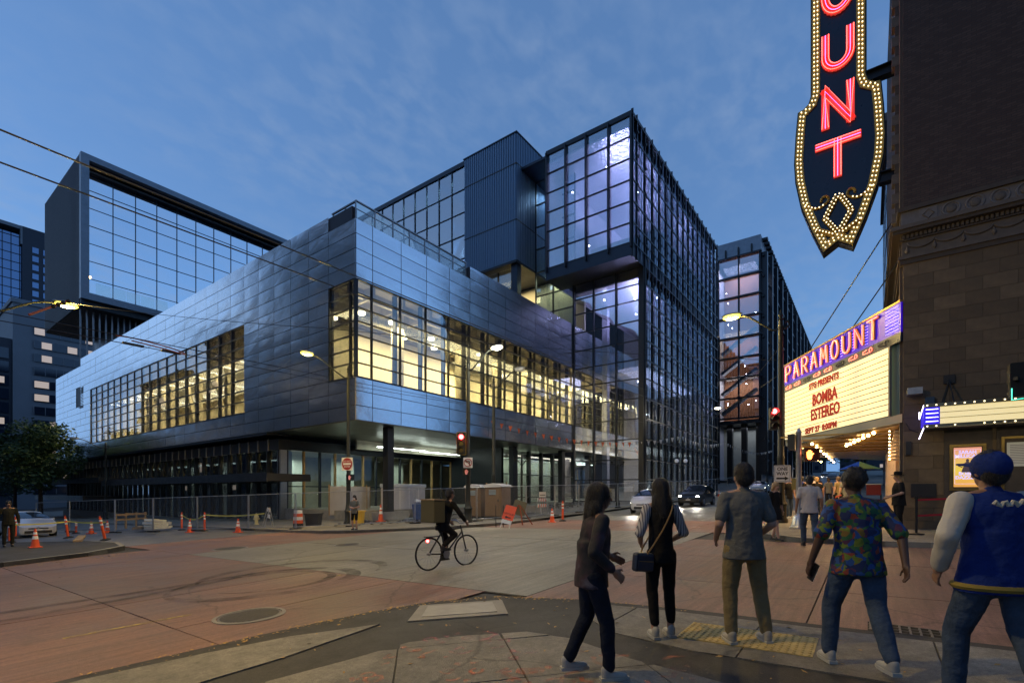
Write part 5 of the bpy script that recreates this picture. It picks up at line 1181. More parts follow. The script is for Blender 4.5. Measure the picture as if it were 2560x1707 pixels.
# ---- signs and signals; all face back towards the crossing
def facing(loc, head):      # local x right for the viewer, y up, z towards the viewer; head: compass heading the viewer looks along
    f = Vector((math.cos(head), math.sin(head), 0)); r = Vector((f.y, -f.x, 0))
    return Matrix(((r.x, 0, -f.x, loc[0]), (r.y, 0, -f.y, loc[1]), (0, 1, 0, loc[2]), (0,0,0,1)))
def disc(r, n=28, c=(0, 0)): return [(c[0]+r*math.cos(2*math.pi*i/n), c[1]+r*math.sin(2*math.pi*i/n)) for i in range(n)]
def rrect(w, h, r=.03):
    o_ = []
    for cx_, cy_, a in ((w/2-r, h/2-r, 0), (-w/2+r, h/2-r, 90), (-w/2+r, -h/2+r, 180), (w/2-r, -h/2+r, 270)): o_ += [(cx_+r*math.cos(rad(a+q)), cy_+r*math.sin(rad(a+q))) for q in (0, 30, 60, 90)]
    return o_
MAT['signwhite'] = M_('sign_white', (.72,.72,.7), .45, var=.05); MAT['ink'] = M_('sign_black', (.012,.012,.012), .5)
def sign_base(name, F, w, h, label, cat='sign'):
    t = thing(name, tuple(F.translation), label, cat)
    MB().prism(rrect(w, h), F, .012).build('plate', MAT['signwhite'], t, world=True); MB().bar(F @ Vector((0,0,-.02)), F @ Vector((0,0,-.16)), .06).build('bracket', MAT['galv'], t, world=True)
    return t
F = facing((16.12, 22.95, 3.04), HEAD-.3); t = sign_base('no_entry_sign', F, .70, .70, 'white square sign with red disc reading DO NOT ENTER on lamp post')
MB().prism(disc(.33), F @ Matrix.Translation((0,0,.013)), .003).build('red_disc', MAT['redsign'], t, world=True); MB().prism([(-.25,-.05),(.25,-.05),(.25,.05),(-.25,.05)], F @ Matrix.Translation((0,0,.017)), .003).build('white_bar', MAT['signwhite'], t, world=True)
text('lettering', 'DO NOT', .13, F @ Matrix.Translation((0,.1,.018)), MAT['signwhite'], t, .001); text('lettering', 'ENTER', .13, F @ Matrix.Translation((0,-.19,.018)), MAT['signwhite'], t, .001)
F = facing((18.42, 16.25, 2.98), HEAD+.05); t = sign_base('turn_ban_sign', F, .46, .52, 'white square sign banning left turns under the red signal')
m = MB(); m.tube([F @ Vector((p[0], p[1], .016)) for p in disc(.19)], .02, 4, True); m.bar(F @ Vector((-.13,.13,.018)), F @ Vector((.13,-.13,.018)), .035, .006, up=F.to_3x3() @ Zv); m.build('red_ring', MAT['redsign'], t, world=True)
m = MB(); m.bar(F @ Vector((.07,-.14,.015)), F @ Vector((.07,.04,.015)), .05, .004, up=F.to_3x3() @ Zv); m.bar(F @ Vector((.09,.06,.015)), F @ Vector((-.06,.06,.015)), .05, .004, up=F.to_3x3() @ Zv); m.prism([(-.06,.13),(-.06,-.01),(-.15,.06)], F @ Matrix.Translation((0,0,.0135)), .003); m.build('arrow', MAT['ink'], t, world=True)
F = facing((20.35, 2.6, 2.18), HEAD-.25); t = sign_base('one_way_sign', F, .56, .62, 'white ONE WAY sign with arrow on the lamp post by the marquee')
text('lettering', 'ONE', .17, F @ Matrix.Translation((0,.12,.014)), MAT['ink'], t, .001, font_off=.004); text('lettering', 'WAY', .17, F @ Matrix.Translation((0,-.05,.014)), MAT['ink'], t, .001, font_off=.004)
MB().prism([(-.2,-.2),(.08,-.2),(.08,-.25),(.21,-.17),(.08,-.09),(.08,-.14),(-.2,-.14)], F @ Matrix.Translation((0,0,.014)), .002).build('arrow', MAT['ink'], t, world=True)
m = MB(); m.tube([F @ Vector((p[0], p[1], .014)) for p in rrect(.5, .56, .03)], .006, 4, True); m.build('border', MAT['ink'], t, world=True)
MAT['sigred'] = E_('red_signal_lens', (1,.03,.03), 28); MAT['lensoff'] = M_('dark_lens', (.03,.012,.008), .25); MAT['sigcase'] = M_('signal_housing', (.012,.013,.012), .5)
MAT['sigyellow'] = M_('yellow_reflective_edge', (.35,.24,.04), .5)
def signal(loc, head, label, lit=True, s=1., plate=True):
    F = facing(loc, head) @ Matrix.Scale(s, 4); t = thing('traffic_signal', loc, label, 'traffic signal')
    MB().prism(rrect(.34, 1.02, .05), F @ Matrix.Translation((0,0,-.2)), .2).build('housing', MAT['sigcase'], t, world=True)
    if plate:
        MB().prism(rrect(.48, 1.16, .05), F @ Matrix.Translation((0,0,-.06)), .01).build('backplate', MAT['sigcase'], t, world=True)
        m = MB(); m.tube([F @ Vector((p[0], p[1], -.045)) for p in rrect(.46, 1.14, .05)], .012, 4, True); m.build('plate_edge', MAT['sigyellow'], t, world=True)
    for i, y in enumerate((.33, 0, -.33)):
        MB().prism(disc(.12), F @ Matrix.Translation((0,y,.0)), .02).build('lens', MAT['sigred'] if (lit and i == 0) else MAT['lensoff'], t, world=True)
        m = MB(); pts = arcp(0, y, .14, .14, -20, 200, 12); k = len(pts)
        m.add([F @ Vector((p[0], p[1], .0)) for p in pts] + [F @ Vector((p[0], p[1]-.02, .2)) for p in pts], [(q, q+1, k+q+1, k+q) for q in range(k-1)]); m.build('visor', MAT['sigcase'], t, world=True)
    MB().bar(F @ Vector((0,.0,-.18)), F @ Vector((.12,.0,-.42)), .07).build('bracket', MAT['sigcase'], t, world=True)
    if lit: q = F @ Vector((0,.33,.3)); point('signal_glow', tuple(q), 9, (1,.05,.05), .1)
    return t
signal((18.25, 16.55, 3.95), HEAD, 'red traffic signal with yellow-edged backplate on the middle lamp post')
signal((20.28, 2.85, 4.22), HEAD-.1, 'red traffic signal on the lamp post beside the marquee', s=.82, plate=False)
signal((16.15, -2.74, 4.1), HEAD+rad(150), 'dark traffic signal seen from behind at the right edge', lit=False, s=.78, plate=False)
t = thing('signal_pole', ground_at(16.4, -3.6), 'plain pole carrying the right-edge signal', 'pole'); MB().lathe([(.2,0),(.2,.1),(.1,.2),(.08,5.2),(.02,5.3)], n=12).build('pole', MAT['polegreen'], t, True); MB().tube([(0,0,4.0),(-.25,.8,4.0)], .04, 6).build('arm', MAT['polegreen'], t)
MAT['tealglow'] = E_('green_signal_rim', (.05,1,.7), 1.4); 
F = facing((16.05, -2.72, 3.75), HEAD); tq = MB().tube([F @ Vector(p) for p in ((-.13,.15,.05), (-.13,-.12,.05), (.14,-.08,.05))], .012, 5).build('lit_rim', MAT['tealglow'], t, world=True)
MAT['handglow'] = E_('orange_hand', (1,.25,.03), 9); MAT['figglow'] = E_('dim_red_symbol', (1,.08,.02), .4)
def ped_signal(loc, head, label, s=1., hand=True):
    F = facing(loc, head) @ Matrix.Scale(s, 4); t = thing('pedestrian_signal', loc, label, 'pedestrian signal')
    MB().prism(rrect(.42, .42, .03), F @ Matrix.Translation((0,0,-.2)), .2).build('housing', MAT['sigcase'], t, world=True)
    m = MB()
    for x, y0, y1 in ((-.075,-.02,.1), (-.035,0,.14), (.005,0,.15), (.045,-.0,.12)): m.prism([(x-.016,y0),(x+.016,y0),(x+.016,y1),(x-.016,y1)], F @ Matrix.Translation((-.03,0,.002)), .004)
    m.prism([(-.09,0),(.065,0),(.06,-.1),(.03,-.15),(-.05,-.15),(-.08,-.09)], F @ Matrix.Translation((-.03,0,.0021)), .004); m.prism([(.055,-.05),(.12,.04),(.1,.06),(.05,.0)], F @ Matrix.Translation((-.03,0,.0022)), .004)
    m.build('hand_symbol', MAT['handglow'] if hand else MAT['figglow'], t, world=True)
    m = MB(); m.box(-.22,.22,.2,.215,-.0,.12); m.box(-.225,-.21,-.2,.2,0,.12); m.box(.21,.225,-.2,.2,0,.12); m.v = [tuple(F @ Vector(v)) for v in m.v]; m.build('visor', MAT['sigcase'], t, world=True)
    MB().bar(F @ Vector((-.1,0,-.1)), F @ Vector((-.3,0,-.12)), .05).build('bracket', MAT['sigcase'], t, world=True)
    if hand: point('signal_glow', tuple(F @ Vector((0,0,.25))), 3, (1,.2,.05), .08)
ped_signal((18.55, 1.55, 2.72), HEAD-.2, 'pedestrian signal showing a glowing orange hand by the marquee')
ped_signal((16.15, 22.75, 2.3), HEAD-.3, 'small dim pedestrian signal below the no-entry sign', .8, False); ped_signal((18.4, 16.3, 2.52), HEAD, 'small dim pedestrian signal below the turn-ban sign', .85, False)
t = thing('signal_post', ground_at(18.34, 1.87), 'short aluminium post with cast base carrying the pedestrian hand signal', 'post')
MB().lathe([(.26,0),(.26,.05),(.22,.08),(.17,.36),(.12,.42),(.085,.46),(.08,3.1),(.09,3.12),(.02,3.26)], n=14).build('post', MAT['alu'], t, True)
bx(-.02, .1, .08, .2, 1.25, 1.62).build('push_button', MAT['sigyellow'], t); bx(-.16, .16, .1, .3, 2.55, 3.05).build('signal_back', MAT['sigcase'], t)
# ---- chain-link fence panels round the site
def mesh_mat():
    m, n, l, b = newmat('chain_link'); o = n.get('Material Output'); b.inputs['Base Color'].default_value = (.32,.33,.34,1); b.inputs['Metallic'].default_value = .7; b.inputs['Roughness'].default_value = .45
    t = n.new('ShaderNodeTexCoord'); outs = []
    for a in (45, -45):
        mpn = n.new('ShaderNodeMapping'); mpn.inputs['Rotation'].default_value = (0, rad(a), 0); l.new(t.outputs['Object'], mpn.inputs[0]); sp = n.new('ShaderNodeSeparateXYZ'); l.new(mpn.outputs[0], sp.inputs[0])
        mu = n.new('ShaderNodeMath'); mu.operation = 'MULTIPLY'; mu.inputs[1].default_value = 16; l.new(sp.outputs[0], mu.inputs[0]); fr = n.new('ShaderNodeMath'); fr.operation = 'FRACT'; l.new(mu.outputs[0], fr.inputs[0]); lt = n.new('ShaderNodeMath'); lt.operation = 'LESS_THAN'; lt.inputs[1].default_value = .045; l.new(fr.outputs[0], lt.inputs[0]); outs.append(lt)
    mx = n.new('ShaderNodeMath'); mx.operation = 'MAXIMUM'; l.new(outs[0].outputs[0], mx.inputs[0]); l.new(outs[1].outputs[0], mx.inputs[1])
    tr = n.new('ShaderNodeBsdfTransparent'); ms = n.new('ShaderNodeMixShader'); l.new(mx.outputs[0], ms.inputs[0]); l.new(tr.outputs[0], ms.inputs[1]); l.new(b.outputs[0], ms.inputs[2]); l.new(ms.outputs[0], o.inputs[0]); return m
MAT['chain'] = mesh_mat()
def fence_panel(p, q, label, h=1.75):
    p = Vector((*p, gz(*p)+KERB)); q = Vector((*q, gz(*q)+KERB)); d = q-p; L = d.length; a = math.atan2(d.y, d.x); s = d.z/max(.01, Vector((d.x, d.y)).length)
    t = thing('fence_panel', tuple(p), label, 'fence panel', a, 'chain-link fence panels round the building site'); Lh = Vector((d.x, d.y)).length
    for x in (.03, Lh-.03): MB().tube([(x,0,.02+s*x), (x,0,h+s*x)], .019, 8).build('post', MAT['galv'], t, True)
    for z in (.12, h): MB().tube([(.03,0,z+s*.03), (Lh-.03,0,z+s*(Lh-.03))], .02, 6).build('rail', MAT['galv'], t, True)
    MB().quad((.05,0,.12+s*.05), (Lh-.05,0,.12+s*Lh), (Lh-.05,0,h+s*Lh), (.05,0,h+s*.05)).build('chain_mesh', MAT['chain'], t)
    bx(-.25, .3, -.12, .12, -.02, .05).build('foot', MAT['rubber'], t)
FP = [(6.9,41.5),(7.6,37.2),(8.47,32.5),(9.5,30.3),(10.7,28.0),(11.95,25.2),(12.95,22.6),(14.9,20.9),(17.3,18.9),(19.4,16.5),(21.6,14.9),(24.4,14.8),(27.3,14.8),(30.2,14.8),(33.2,14.8),(36.2,14.8),(39.2,14.8),(42.2,14.8),(45.3,14.8),(48.5,14.8),(52,14.8),(56,14.8),(61,14.8),(67,14.8),(74,14.8)]
NM = ['at the far left behind the parked car','left of the pallet','behind the white foam','right of the white foam','behind the two orange cones','by the hydrant','behind the yellow tote','behind the masked pedestrian','in front of the blue skip','in front of the toilets','behind the orange sign','right of the orange sign']
for i, (a, b) in enumerate(zip(FP[:-1], FP[1:])):
    fence_panel(a, b, 'chain-link fence panel ' + (NM[i] if i < len(NM) else ['first','second','third','fourth','fifth','sixth','seventh','eighth','ninth','tenth','eleventh','twelfth','thirteenth'][i-len(NM)] + ' along the kerb past the street-side signs'))
# ---- cones, delineators, barrel
def cone_proto(h, label, base='orange'):
    t = thing('traffic_cone', (0,0,0), label, 'traffic cone', 0, 'orange traffic cones')
    bx(-.18,.18,-.18,.18,0,.035).build('base', MAT['rubber'] if base == 'black' else MAT['orange'], t, bevel=.01)
    MB().lathe([(.135,.03),(.028,h)], n=16).build('body', MAT['orange'], t, True)
    rr = lambda z: .135-(.107)*(z-.03)/(h-.03)
    for z0, z1 in ((h*.45, h*.62), (h*.7, h*.82)): MB().lathe([(rr(z0)+.003, z0), (rr(z1)+.003, z1)], n=16).build('reflective_band', MAT['reflect'], t, True)
    return t
c0 = cone_proto(.7, 'large orange cone on the left traffic island'); c0.location = ground_at(4.17, 25.17)
for x, y, o, lab in ((10.83,29.27,0,'orange cone beside the leaning delineator by the fence'),(11.74,25.84,0,'lone orange cone before the hydrant fence'),(7.27,40.2,0,'small cone just right of the parked car'),(8.25,35.8,0,'small cone under the timber sawhorse'),(8.85,35.3,0,'small cone behind the leaning post'),(18.1,22.6,KERB,'tall striped cone right of the masked pedestrian'),(21.0,12.9,0,'cone lying at the kerb left of the white car'),(56,13.2,0,'tiny cone on the far kerb behind the black car'),(52,13.0,0,'tiny cone nearer the black car roof')):
    c = place_copy(c0, (x, y, gz(x, y)+o), random.random(), lab)
    if 'tall' in lab: c.scale = (1.15, 1.15, 1.4)
def delineator(loc, label, tilt=(0, 0), h=1.05):
    t = thing('delineator_post', loc, label, 'delineator', 0, 'orange delineator posts'); t.rotation_euler = (tilt[0], tilt[1], 0)
    MB().lathe([(.2,0),(.2,.03),(.12,.06),(.06,.08)], n=8).build('base', MAT['rubber'], t)
    MB().lathe([(.055,.06),(.05,h-.08),(.03,h-.06),(.03,h-.03),(.045,h)], n=12).build('tube', MAT['orange'], t, True)
    for z in (h*.62, h*.78): MB().lathe([(.056,z),(.056,z+.08)], n=12).build('reflective_band', MAT['reflect'], t, True)
delineator(ground_at(6.17,30.4), 'leaning orange delineator left of the island plank', (.0, -.12)); delineator(ground_at(6.5,26.2), 'leaning orange delineator at the island tip tied with tape', (.05, -.2))
delineator(ground_at(11.56,29.3,0), 'orange delineator before the fence right of its cone'); delineator(ground_at(11.5,32.2,0), 'orange delineator holding up the sagging tape'); delineator(ground_at(21.8,12.75,0), 'upright orange delineator in the street left of the walker')
delineator(ground_at(4.2,30.2), 'short orange post beside the worker'); delineator(ground_at(5.0,34.5), 'short orange post in front of the parked car'); delineator(ground_at(7.97,37.6,0), 'plain orange post between the small cones', h=.7)
t = thing('traffic_barrel', ground_at(13.9,24.0), 'faded orange and white traffic barrel behind the fence', 'barrel')
MB().lathe([(.3,0),(.3,.04),(.25,.05),(.24,.2)], n=18).build('base', MAT['rubber'], t, True)
for i in range(4): MB().lathe([(.245-.012*i,.2+.17*i),(.24-.012*i,.365+.17*i)], n=18).build('band', MAT['orange'] if i % 2 == 0 else MAT['white'], t, True)
# caution tape strung between the posts
MAT['tape'] = M_('caution_tape', (.6,.55,.1), .5)
def tape(a, b, sag, label, z=.85):
    t = thing('caution_tape', ground_at(a[0], a[1]), label, 'caution tape'); m = MB(); n_ = 14; vs = []
    for i in range(n_+1):
        s = i/n_; x = a[0]+(b[0]-a[0])*s; y = a[1]+(b[1]-a[1])*s; zz = gz(x, y)+.05+z-sag*4*s*(1-s); vs += [(x, y, zz-.03), (x+.01*math.sin(i), y, zz+.03)]
    m.add(vs, [(2*i, 2*i+2, 2*i+3, 2*i+1) for i in range(n_)]); m.build('strip', MAT['tape'], t, world=True)
tape((6.2,30.4), (6.5,26.2), .05, 'pale tape between the two leaning delineators'); tape((4.2,30.2), (6.2,30.4), .04, 'yellow tape across the parked car windscreen'); tape((11.5,32.2), (11.56,29.3), .28, 'sagging yellow tape between two upright delineators'); tape((11.56,29.3), (12.9,25.5), .1, 'yellow tape running to the hydrant fence')
# ---- things standing on the site
def crate(name, lab, cat, x, y, w, d, h, mat, rz=0, off=KERB, bev=.02):
    t = thing(name, ground_at(x, y, off), lab, cat, rz); return t
MAT['yellowbin'] = M_('yellow_plastic', (.7,.42,.02), .45, var=.08)
t = crate('yellow_tote', 'yellow plastic tote behind the masked pedestrian', 'bin', 16.3, 22.3, 0,0,0, None, RA)
MB().prism([(-.27,0),(.27,0),(.33,.66),(-.33,.66)], Matrix.Translation((0,.28,0)) @ Matrix.Rotation(rad(90),4,'X'), .56).build('bucket', MAT['yellowbin'], t, bevel=.02); bx(-.36,.36,-.32,.32,.66,.72).build('rim', MAT['yellowbin'], t, bevel=.01)
MAT['blueskip'] = M_('scuffed_blue_steel', (.02,.06,.2), .55, var=.5, vscale=6)
t = crate('rubbish_skip', 'scuffed blue skip heaped with white bags behind the fence', 'skip', 18.9, 19.5, 0,0,0, None, RA)
MB().prism([(-.75,.1),(.75,.1),(.85,.95),(-.85,.95)], Matrix.Translation((0,.5,0)) @ Matrix.Rotation(rad(90),4,'X'), 1.0).build('tub', MAT['blueskip'], t, bevel=.02)
for x in (-.6, .6): MB().cyl((x,-.4,0), .07, .1, 10).build('wheel', MAT['rubber'], t)
MAT['bag'] = M_('white_plastic_bag', (.55,.6,.66), .4, var=.1, bump=.6, bscale=8)
for i in range(6): MB().ball((-.6+.24*i, random.uniform(-.2,.2), 1.0+random.uniform(-.02,.08)), .2, 10, 7, sc=(1,1,.7)).build('bag', MAT['bag'], t, True)
MAT['potty'] = M_('brown_plastic', (.16,.10,.055), .5, var=.12, vscale=2); MAT['pottyroof'] = M_('grey_plastic_roof', (.42,.42,.46), .5); MAT['ventblue'] = M_('pale_vent', (.25,.35,.42), .5)
def toilet(x, y, lab, rz, h=1.95):
    t = thing('portable_toilet', ground_at(x, y), lab, 'portable toilet', rz, 'brown portable toilets'); w = .56
    bx(-w,w,-w,w,0,.12).build('skid', MAT['rubber'], t); bx(-w+.03,w-.03,-w+.03,w-.03,.12,h-.2).build('cabin', MAT['potty'], t, bevel=.02)
    d = bx(-w+.12,w-.12,-w-.0,-w+.03,.16,h-.28).build('door', MAT['potty'], t, bevel=.01); bx(w-.24,w-.18,-w-.03,-w,.95,1.08).build('handle', MAT['black'], d)
    for i in range(4): bx(-.24,.2,-w-.015,-w,h-.62+.07*i,h-.58+.07*i).build('vent', MAT['ventblue'], d)
    MB().prism([(-w-.05,h-.2),(w+.05,h-.2),(w-.05,h-.08),(0,h),(-w+.05,h-.08)], Matrix.Translation((0,w+.05,0)) @ Matrix.Rotation(rad(90),4,'X'), 2*w+.1).build('roof', MAT['pottyroof'], t, bevel=.02)
    for z in (.5, .9, 1.3): bx(w-.03,w,-w+.1,w-.1,z,z+.04).build('side_rib', MAT['potty'], t)
    MB().tube([(w-.2,w-.2,h-.1),(w-.2,w-.2,h+.1)], .04, 8).build('vent_pipe', MAT['potty'], t)
toilet(21.5, 16.75, 'nearer brown portable toilet with pale vent and grey roof', RA-.5); toilet(21.6, 18.3, 'rear brown portable toilet half hidden behind its twin', RA-.5)
# folding road signs
MAT['orsign'] = M_('orange_sign', (.85,.10,.03), .45, emit=(.85,.1,.03), es=.05)
t = thing('folding_sign', ground_at(17.35, 13.2, .02), 'orange folding road sign with black arrow leaning on white legs', 'road sign', HEAD-rad(90)-.25)
Fs = Matrix.Translation((.12,-.3,.0)) @ Matrix.Rotation(rad(72),4,'X') @ Matrix.Rotation(rad(-14),4,'Z')
for x in (-.2, .2): MB().bar(Fs @ Vector((x,0,-.03)), Fs @ Vector((x,1.05,-.03)), .035).build('leg', MAT['white'], t)
MB().prism(rrect(.52,.66,.03), Fs @ Matrix.Translation((0,.72,0)), .015).build('panel', MAT['orsign'], t); MB().prism(rrect(.46,.16,.02), Fs @ Matrix.Translation((0,.29,0)), .012).build('lower_panel', MAT['white'], t)
ar = Fs @ Matrix.Translation((0,.5,.017)); MB().prism([(-.15,0),(-.05,.07),(-.05,.025),(.14,.025),(.14,-.025),(-.05,-.025),(-.05,-.07)], ar, .002).build('arrow', MAT['ink'], t)
text('lettering', 'DETOUR', .12, Fs @ Matrix.Translation((0,.62,.017)), MAT['ink'], t, .001, world=False)
for x in (-.35, .0): MB().bar((x-.1,.35,0), (x+.0,-.02,1.0), .03).build('back_leg', MAT['darksteel'], t)
t = thing('folding_sign', ground_at(19.0, 13.5, .02), 'olive back of a folding road sign on rusty splayed legs', 'road sign', HEAD-rad(90)+.1)
MAT['olive'] = M_('olive_board', (.14,.13,.08), .7, var=.15); MAT['rust'] = M_('rusty_leg', (.28,.07,.03), .6)
MB().prism(rrect(.62,.7,.08), Matrix.Translation((0,.05,.8)) @ Matrix.Rotation(rad(80),4,'X') @ Matrix.Rotation(rad(-18),4,'Z'), .015).build('panel', MAT['olive'], t)
for a, b in (((-.05,-.05,.95),(-.45,-.1,0)), ((0,-.08,.95),(.12,-.3,0)), ((.05,-.05,.9),(.62,-.05,0))): MB().bar(a, b, .045).build('leg', MAT['rust'], t)
# hydrant, foam, pallet, wrapped crates, rubble
t = thing('fire_hydrant', ground_at(14.4,29.4), 'cream fire hydrant behind the mesh fence', 'hydrant'); MAT['hyd'] = M_('hydrant_paint', (.5,.45,.25), .5)
MB().lathe([(.15,0),(.15,.06),(.1,.08),(.1,.42),(.14,.45),(.13,.52),(.06,.64),(.03,.7)], n=14).build('barrel', MAT['hyd'], t, True); MB().tube([(-.17,0,.36),(.17,0,.36)], .05, 8).build('nozzle', MAT['hyd'], t, True)
t = thing('foam_stack', ground_at(10.5,32.9), 'stack of white foam boards behind the fence', 'foam boards', .4); MAT['foam'] = M_('white_foam', (.7,.7,.64), .7)
for i, (w, dx_) in enumerate(((.62,.1),(.5,-.05),(.66,.0),(.45,-.15))): bx(-w+dx_, w+dx_, -.3, .3, .14*i, .14*i+.13).build('board', MAT['foam'], t, rot=(0,.06*(i-1),.05*i))
t = thing('sawhorse', ground_at(10.3,36.5), 'pale timber sawhorse barrier behind the foam boards', 'sawhorse', .5); 
for z in (.5, .8): bx(-1.1,1.1,-.02,.02,z,z+.12).build('rail', MAT['wood'], t)
for x in (-1,-.35,.35,1): bx(x-.04,x+.04,-.04,.04,0,.95).build('leg', MAT['wood'], t)
MAT['wrap'] = M_('white_sheeting', (.5,.5,.54), .55, var=.12, vscale=2, bump=.7, bscale=4)
t = thing('wrapped_crate', (24.0,27.4,zf-.2), 'tall crate wrapped in white sheeting with taped seams under the hall', 'wrapped crate')
bx(-1.5,1.5,-.7,.7,0,1.9).build('sheeting', MAT['wrap'], t, bevel=.06); bx(-1.56,1.56,-.75,.75,1.75,2.0).build('cover', MAT['bag'], t, bevel=.05)
for x in (-.95,-.1,.8): bx(x-.02,x+.02,-.715,-.7,.1,1.75).build('tape_strip', MAT['white'], t)
for i, (x, y, w) in enumerate(((20.2,28.6,1.6),(22.2,30.5,1.3))):
    t = thing('plastic_screen', (x, y, zf-.3), ('translucent plastic dust screen left of the wrapped crate','second dust screen behind the steel column')[i], 'dust screen', .1); bx(-w,w,-.02,.02,.0,1.9).build('sheet', MAT['wrap'], t)
    for q in (-w, 0, w): bx(q-.03,q+.03,-.04,.04,0,2.0).build('stud', MAT['wood'], t)
for i, (x, y, w, h, l_) in enumerate(((19.3,23.3,2.6,.5,'low concrete barrier block behind the striped cone'),(22.0,23.0,2.2,.55,'concrete barrier block behind the skip'),(27.0,18.0,3.0,.5,'concrete kerb block right of the toilets'))):
    t = thing('barrier_block', ground_at(x, y), l_, 'concrete barrier', rad(-5)); MB().prism([(-.28,0),(.28,0),(.2,.18),(.12,h),(-.12,h),(-.2,.18)], Matrix.Translation((-w/2,0,0)) @ Matrix.Rotation(rad(90),4,'Z') @ Matrix.Rotation(rad(90),4,'X'), w).build('block', MAT['kerb'], t, bevel=.02); bx(-w*.3,-w*.2,-.15,.15,-.02,.06).build('lift_slot', MAT['black'], t)
t = thing('dark_bin', ground_at(14.9,24.2), 'dark lidded bin left of the yellow tote', 'bin', RA); MB().prism([(-.3,0),(.3,0),(.36,.6),(-.36,.6)], Matrix.Translation((0,.3,0)) @ Matrix.Rotation(rad(90),4,'X'), .6).build('tub', MAT['darksteel'], t); bx(-.4,.4,-.34,.34,.6,.66).build('lid', MAT['black'], t)
t = thing('timber_plank', ground_at(6.1,28.2), 'long timber plank lying along the traffic island', 'plank', rad(75)); bx(-1.6,1.6,-.14,.14,0,.1).build('board', MAT['wood'], t, bevel=.01)
m = MB()
for i in range(420):
    x = random.uniform(14.5, 42); y = random.uniform(18.5, 24); 
    if y < 20.5 and x < 17: continue
    r = random.uniform(.03,.13); m.add([(x+r*random.uniform(.6,1.2)*a, y+r*b*random.uniform(.6,1.2), gz(x,y)+KERB+max(0,r*c*random.uniform(.5,1))) for a,b,c in ((-1,-1,0),(1,-1,0),(1,1,0),(-1,1,0),(-.5,-.6,1),(.6,-.4,1),(.5,.6,1),(-.6,.5,1))], [(0,1,5,4),(1,2,6,5),(2,3,7,6),(3,0,4,7),(4,5,6,7)])
tag(m.build('site_rubble', MAT['soil']), 'scattered rubble and debris on the building site ground', 'rubble', kind='stuff')
m = MB()
for i in range(30):
    x = random.uniform(22, 43); y = 17.0+random.uniform(-.6,.6); m.add([(x+.35*random.random()*a, y+.5*b, gz(x,y)+KERB+.02+c) for a,b,c in ((-1,-1,0),(1,-1,0),(1,1,.0),(-1,1,0),(0,0,.25*random.random()))], [(0,1,4),(1,2,4),(2,3,4),(3,0,4)])
tag(m.build('orange_netting', MAT['orange']), 'crumpled orange netting along the site edge', 'netting', kind='stuff') if False else None
# site clutter
def pile(name, label, cat, x, y, rz, off=KERB): return thing(name, ground_at(x, y, off), label, cat, rz)
t = pile('pipe_bundle', 'bundle of grey conduit pipes lying behind the masked pedestrian', 'pipes', 19.6, 21.2, .3)
for i in range(7): MB().tube([(-1.4+.1*(i%3), -.2+.08*(i%4), .05+.09*(i//4)), (1.4-.1*(i%2), -.2+.08*(i%4), .05+.09*(i//4))], .04, 8).build('pipe', MAT['galv'], t, True)
t = pile('lumber_stack', 'stack of yellow timber behind the left fence', 'timber', 10.6, 34.6, .9)
for i in range(9): bx(-1.5+.15*random.random(), 1.5, -.24+.16*(i%3), -.1+.16*(i%3), .06*(i//3), .055+.06*(i//3)).build('plank', MAT['wood'], t)
for x, y, l_ in ((20.6, 22.4, 'white bucket by the conduit pipes'), (23.3, 20.2, 'white bucket right of the blue skip')):
    t = pile('bucket', l_, 'bucket', x, y, 0); MB().lathe([(.12,0),(.15,.36),(.16,.36),(.16,.38)], n=14).build('tub', MAT['white'], t, True); MB().tube(arcp(0,0,.15,.15,0,180,10) and [(.15*math.cos(a), 0, .36+.12*math.sin(a)) for a in frange(0, math.pi, 8)], .006, 4).build('handle', MAT['galv'], t)
for x, y, r, l_ in ((25.2, 16.2, .1, 'striped barricade right of the toilets'), (13.9, 27.0, 1.2, 'striped barricade beside the hydrant')):
    t = pile('barricade', l_, 'barricade', x, y, r)
    for z in (.45, .8):
        b_ = bx(-.6,.6,-.015,.015,z,z+.2).build('board', MAT['white'], t)
        for i in range(4): MB().prism([(-.55+.3*i,z),(-.43+.3*i,z),(-.33+.3*i,z+.2),(-.45+.3*i,z+.2)], Matrix.Translation((0,-.016,0)) @ Matrix.Rotation(rad(90),4,'X'), .003).build('stripe', MAT['orange'], b_)
    for q in (-.5,.5): MB().bar((q,-.2,0), (q,.0,1.05), .04).build('leg', MAT['galv'], t); MB().bar((q,.25,0), (q,.02,1.0), .04).build('leg', MAT['galv'], t)
t = pile('pallet', 'timber pallet leaning by the wrapped crate', 'pallet', 21.8, 24.8, .2)
for i in range(7): bx(-.6,.6,-.6+.18*i,-.48+.18*i,.1,.12).build('slat', MAT['wood'], t)
for x in (-.55,0,.5): bx(x,x+.08,-.6,.6,0,.1).build('bearer', MAT['wood'], t)
t = pile('barrel_drum', 'second orange and white traffic barrel near the toilets', 'barrel', 23.9, 18.6, 0)
for i in range(5): MB().lathe([(.27-.01*i,.02+.18*i),(.265-.01*i,.195+.18*i)], n=18).build('band', MAT['orange'] if i % 2 == 0 else MAT['white'], t, True)
t = pile('site_notice', 'small white site notice hanging on the fence right of the toilets', 'sign', 23.0, 14.76, 0); bx(-.35,.35,-.012,.0,1.1,1.4).build('board', MAT['white'], t); bx(-.3,.3,-.014,-.0125,1.2,1.24).build('print', MAT['ink'], t)
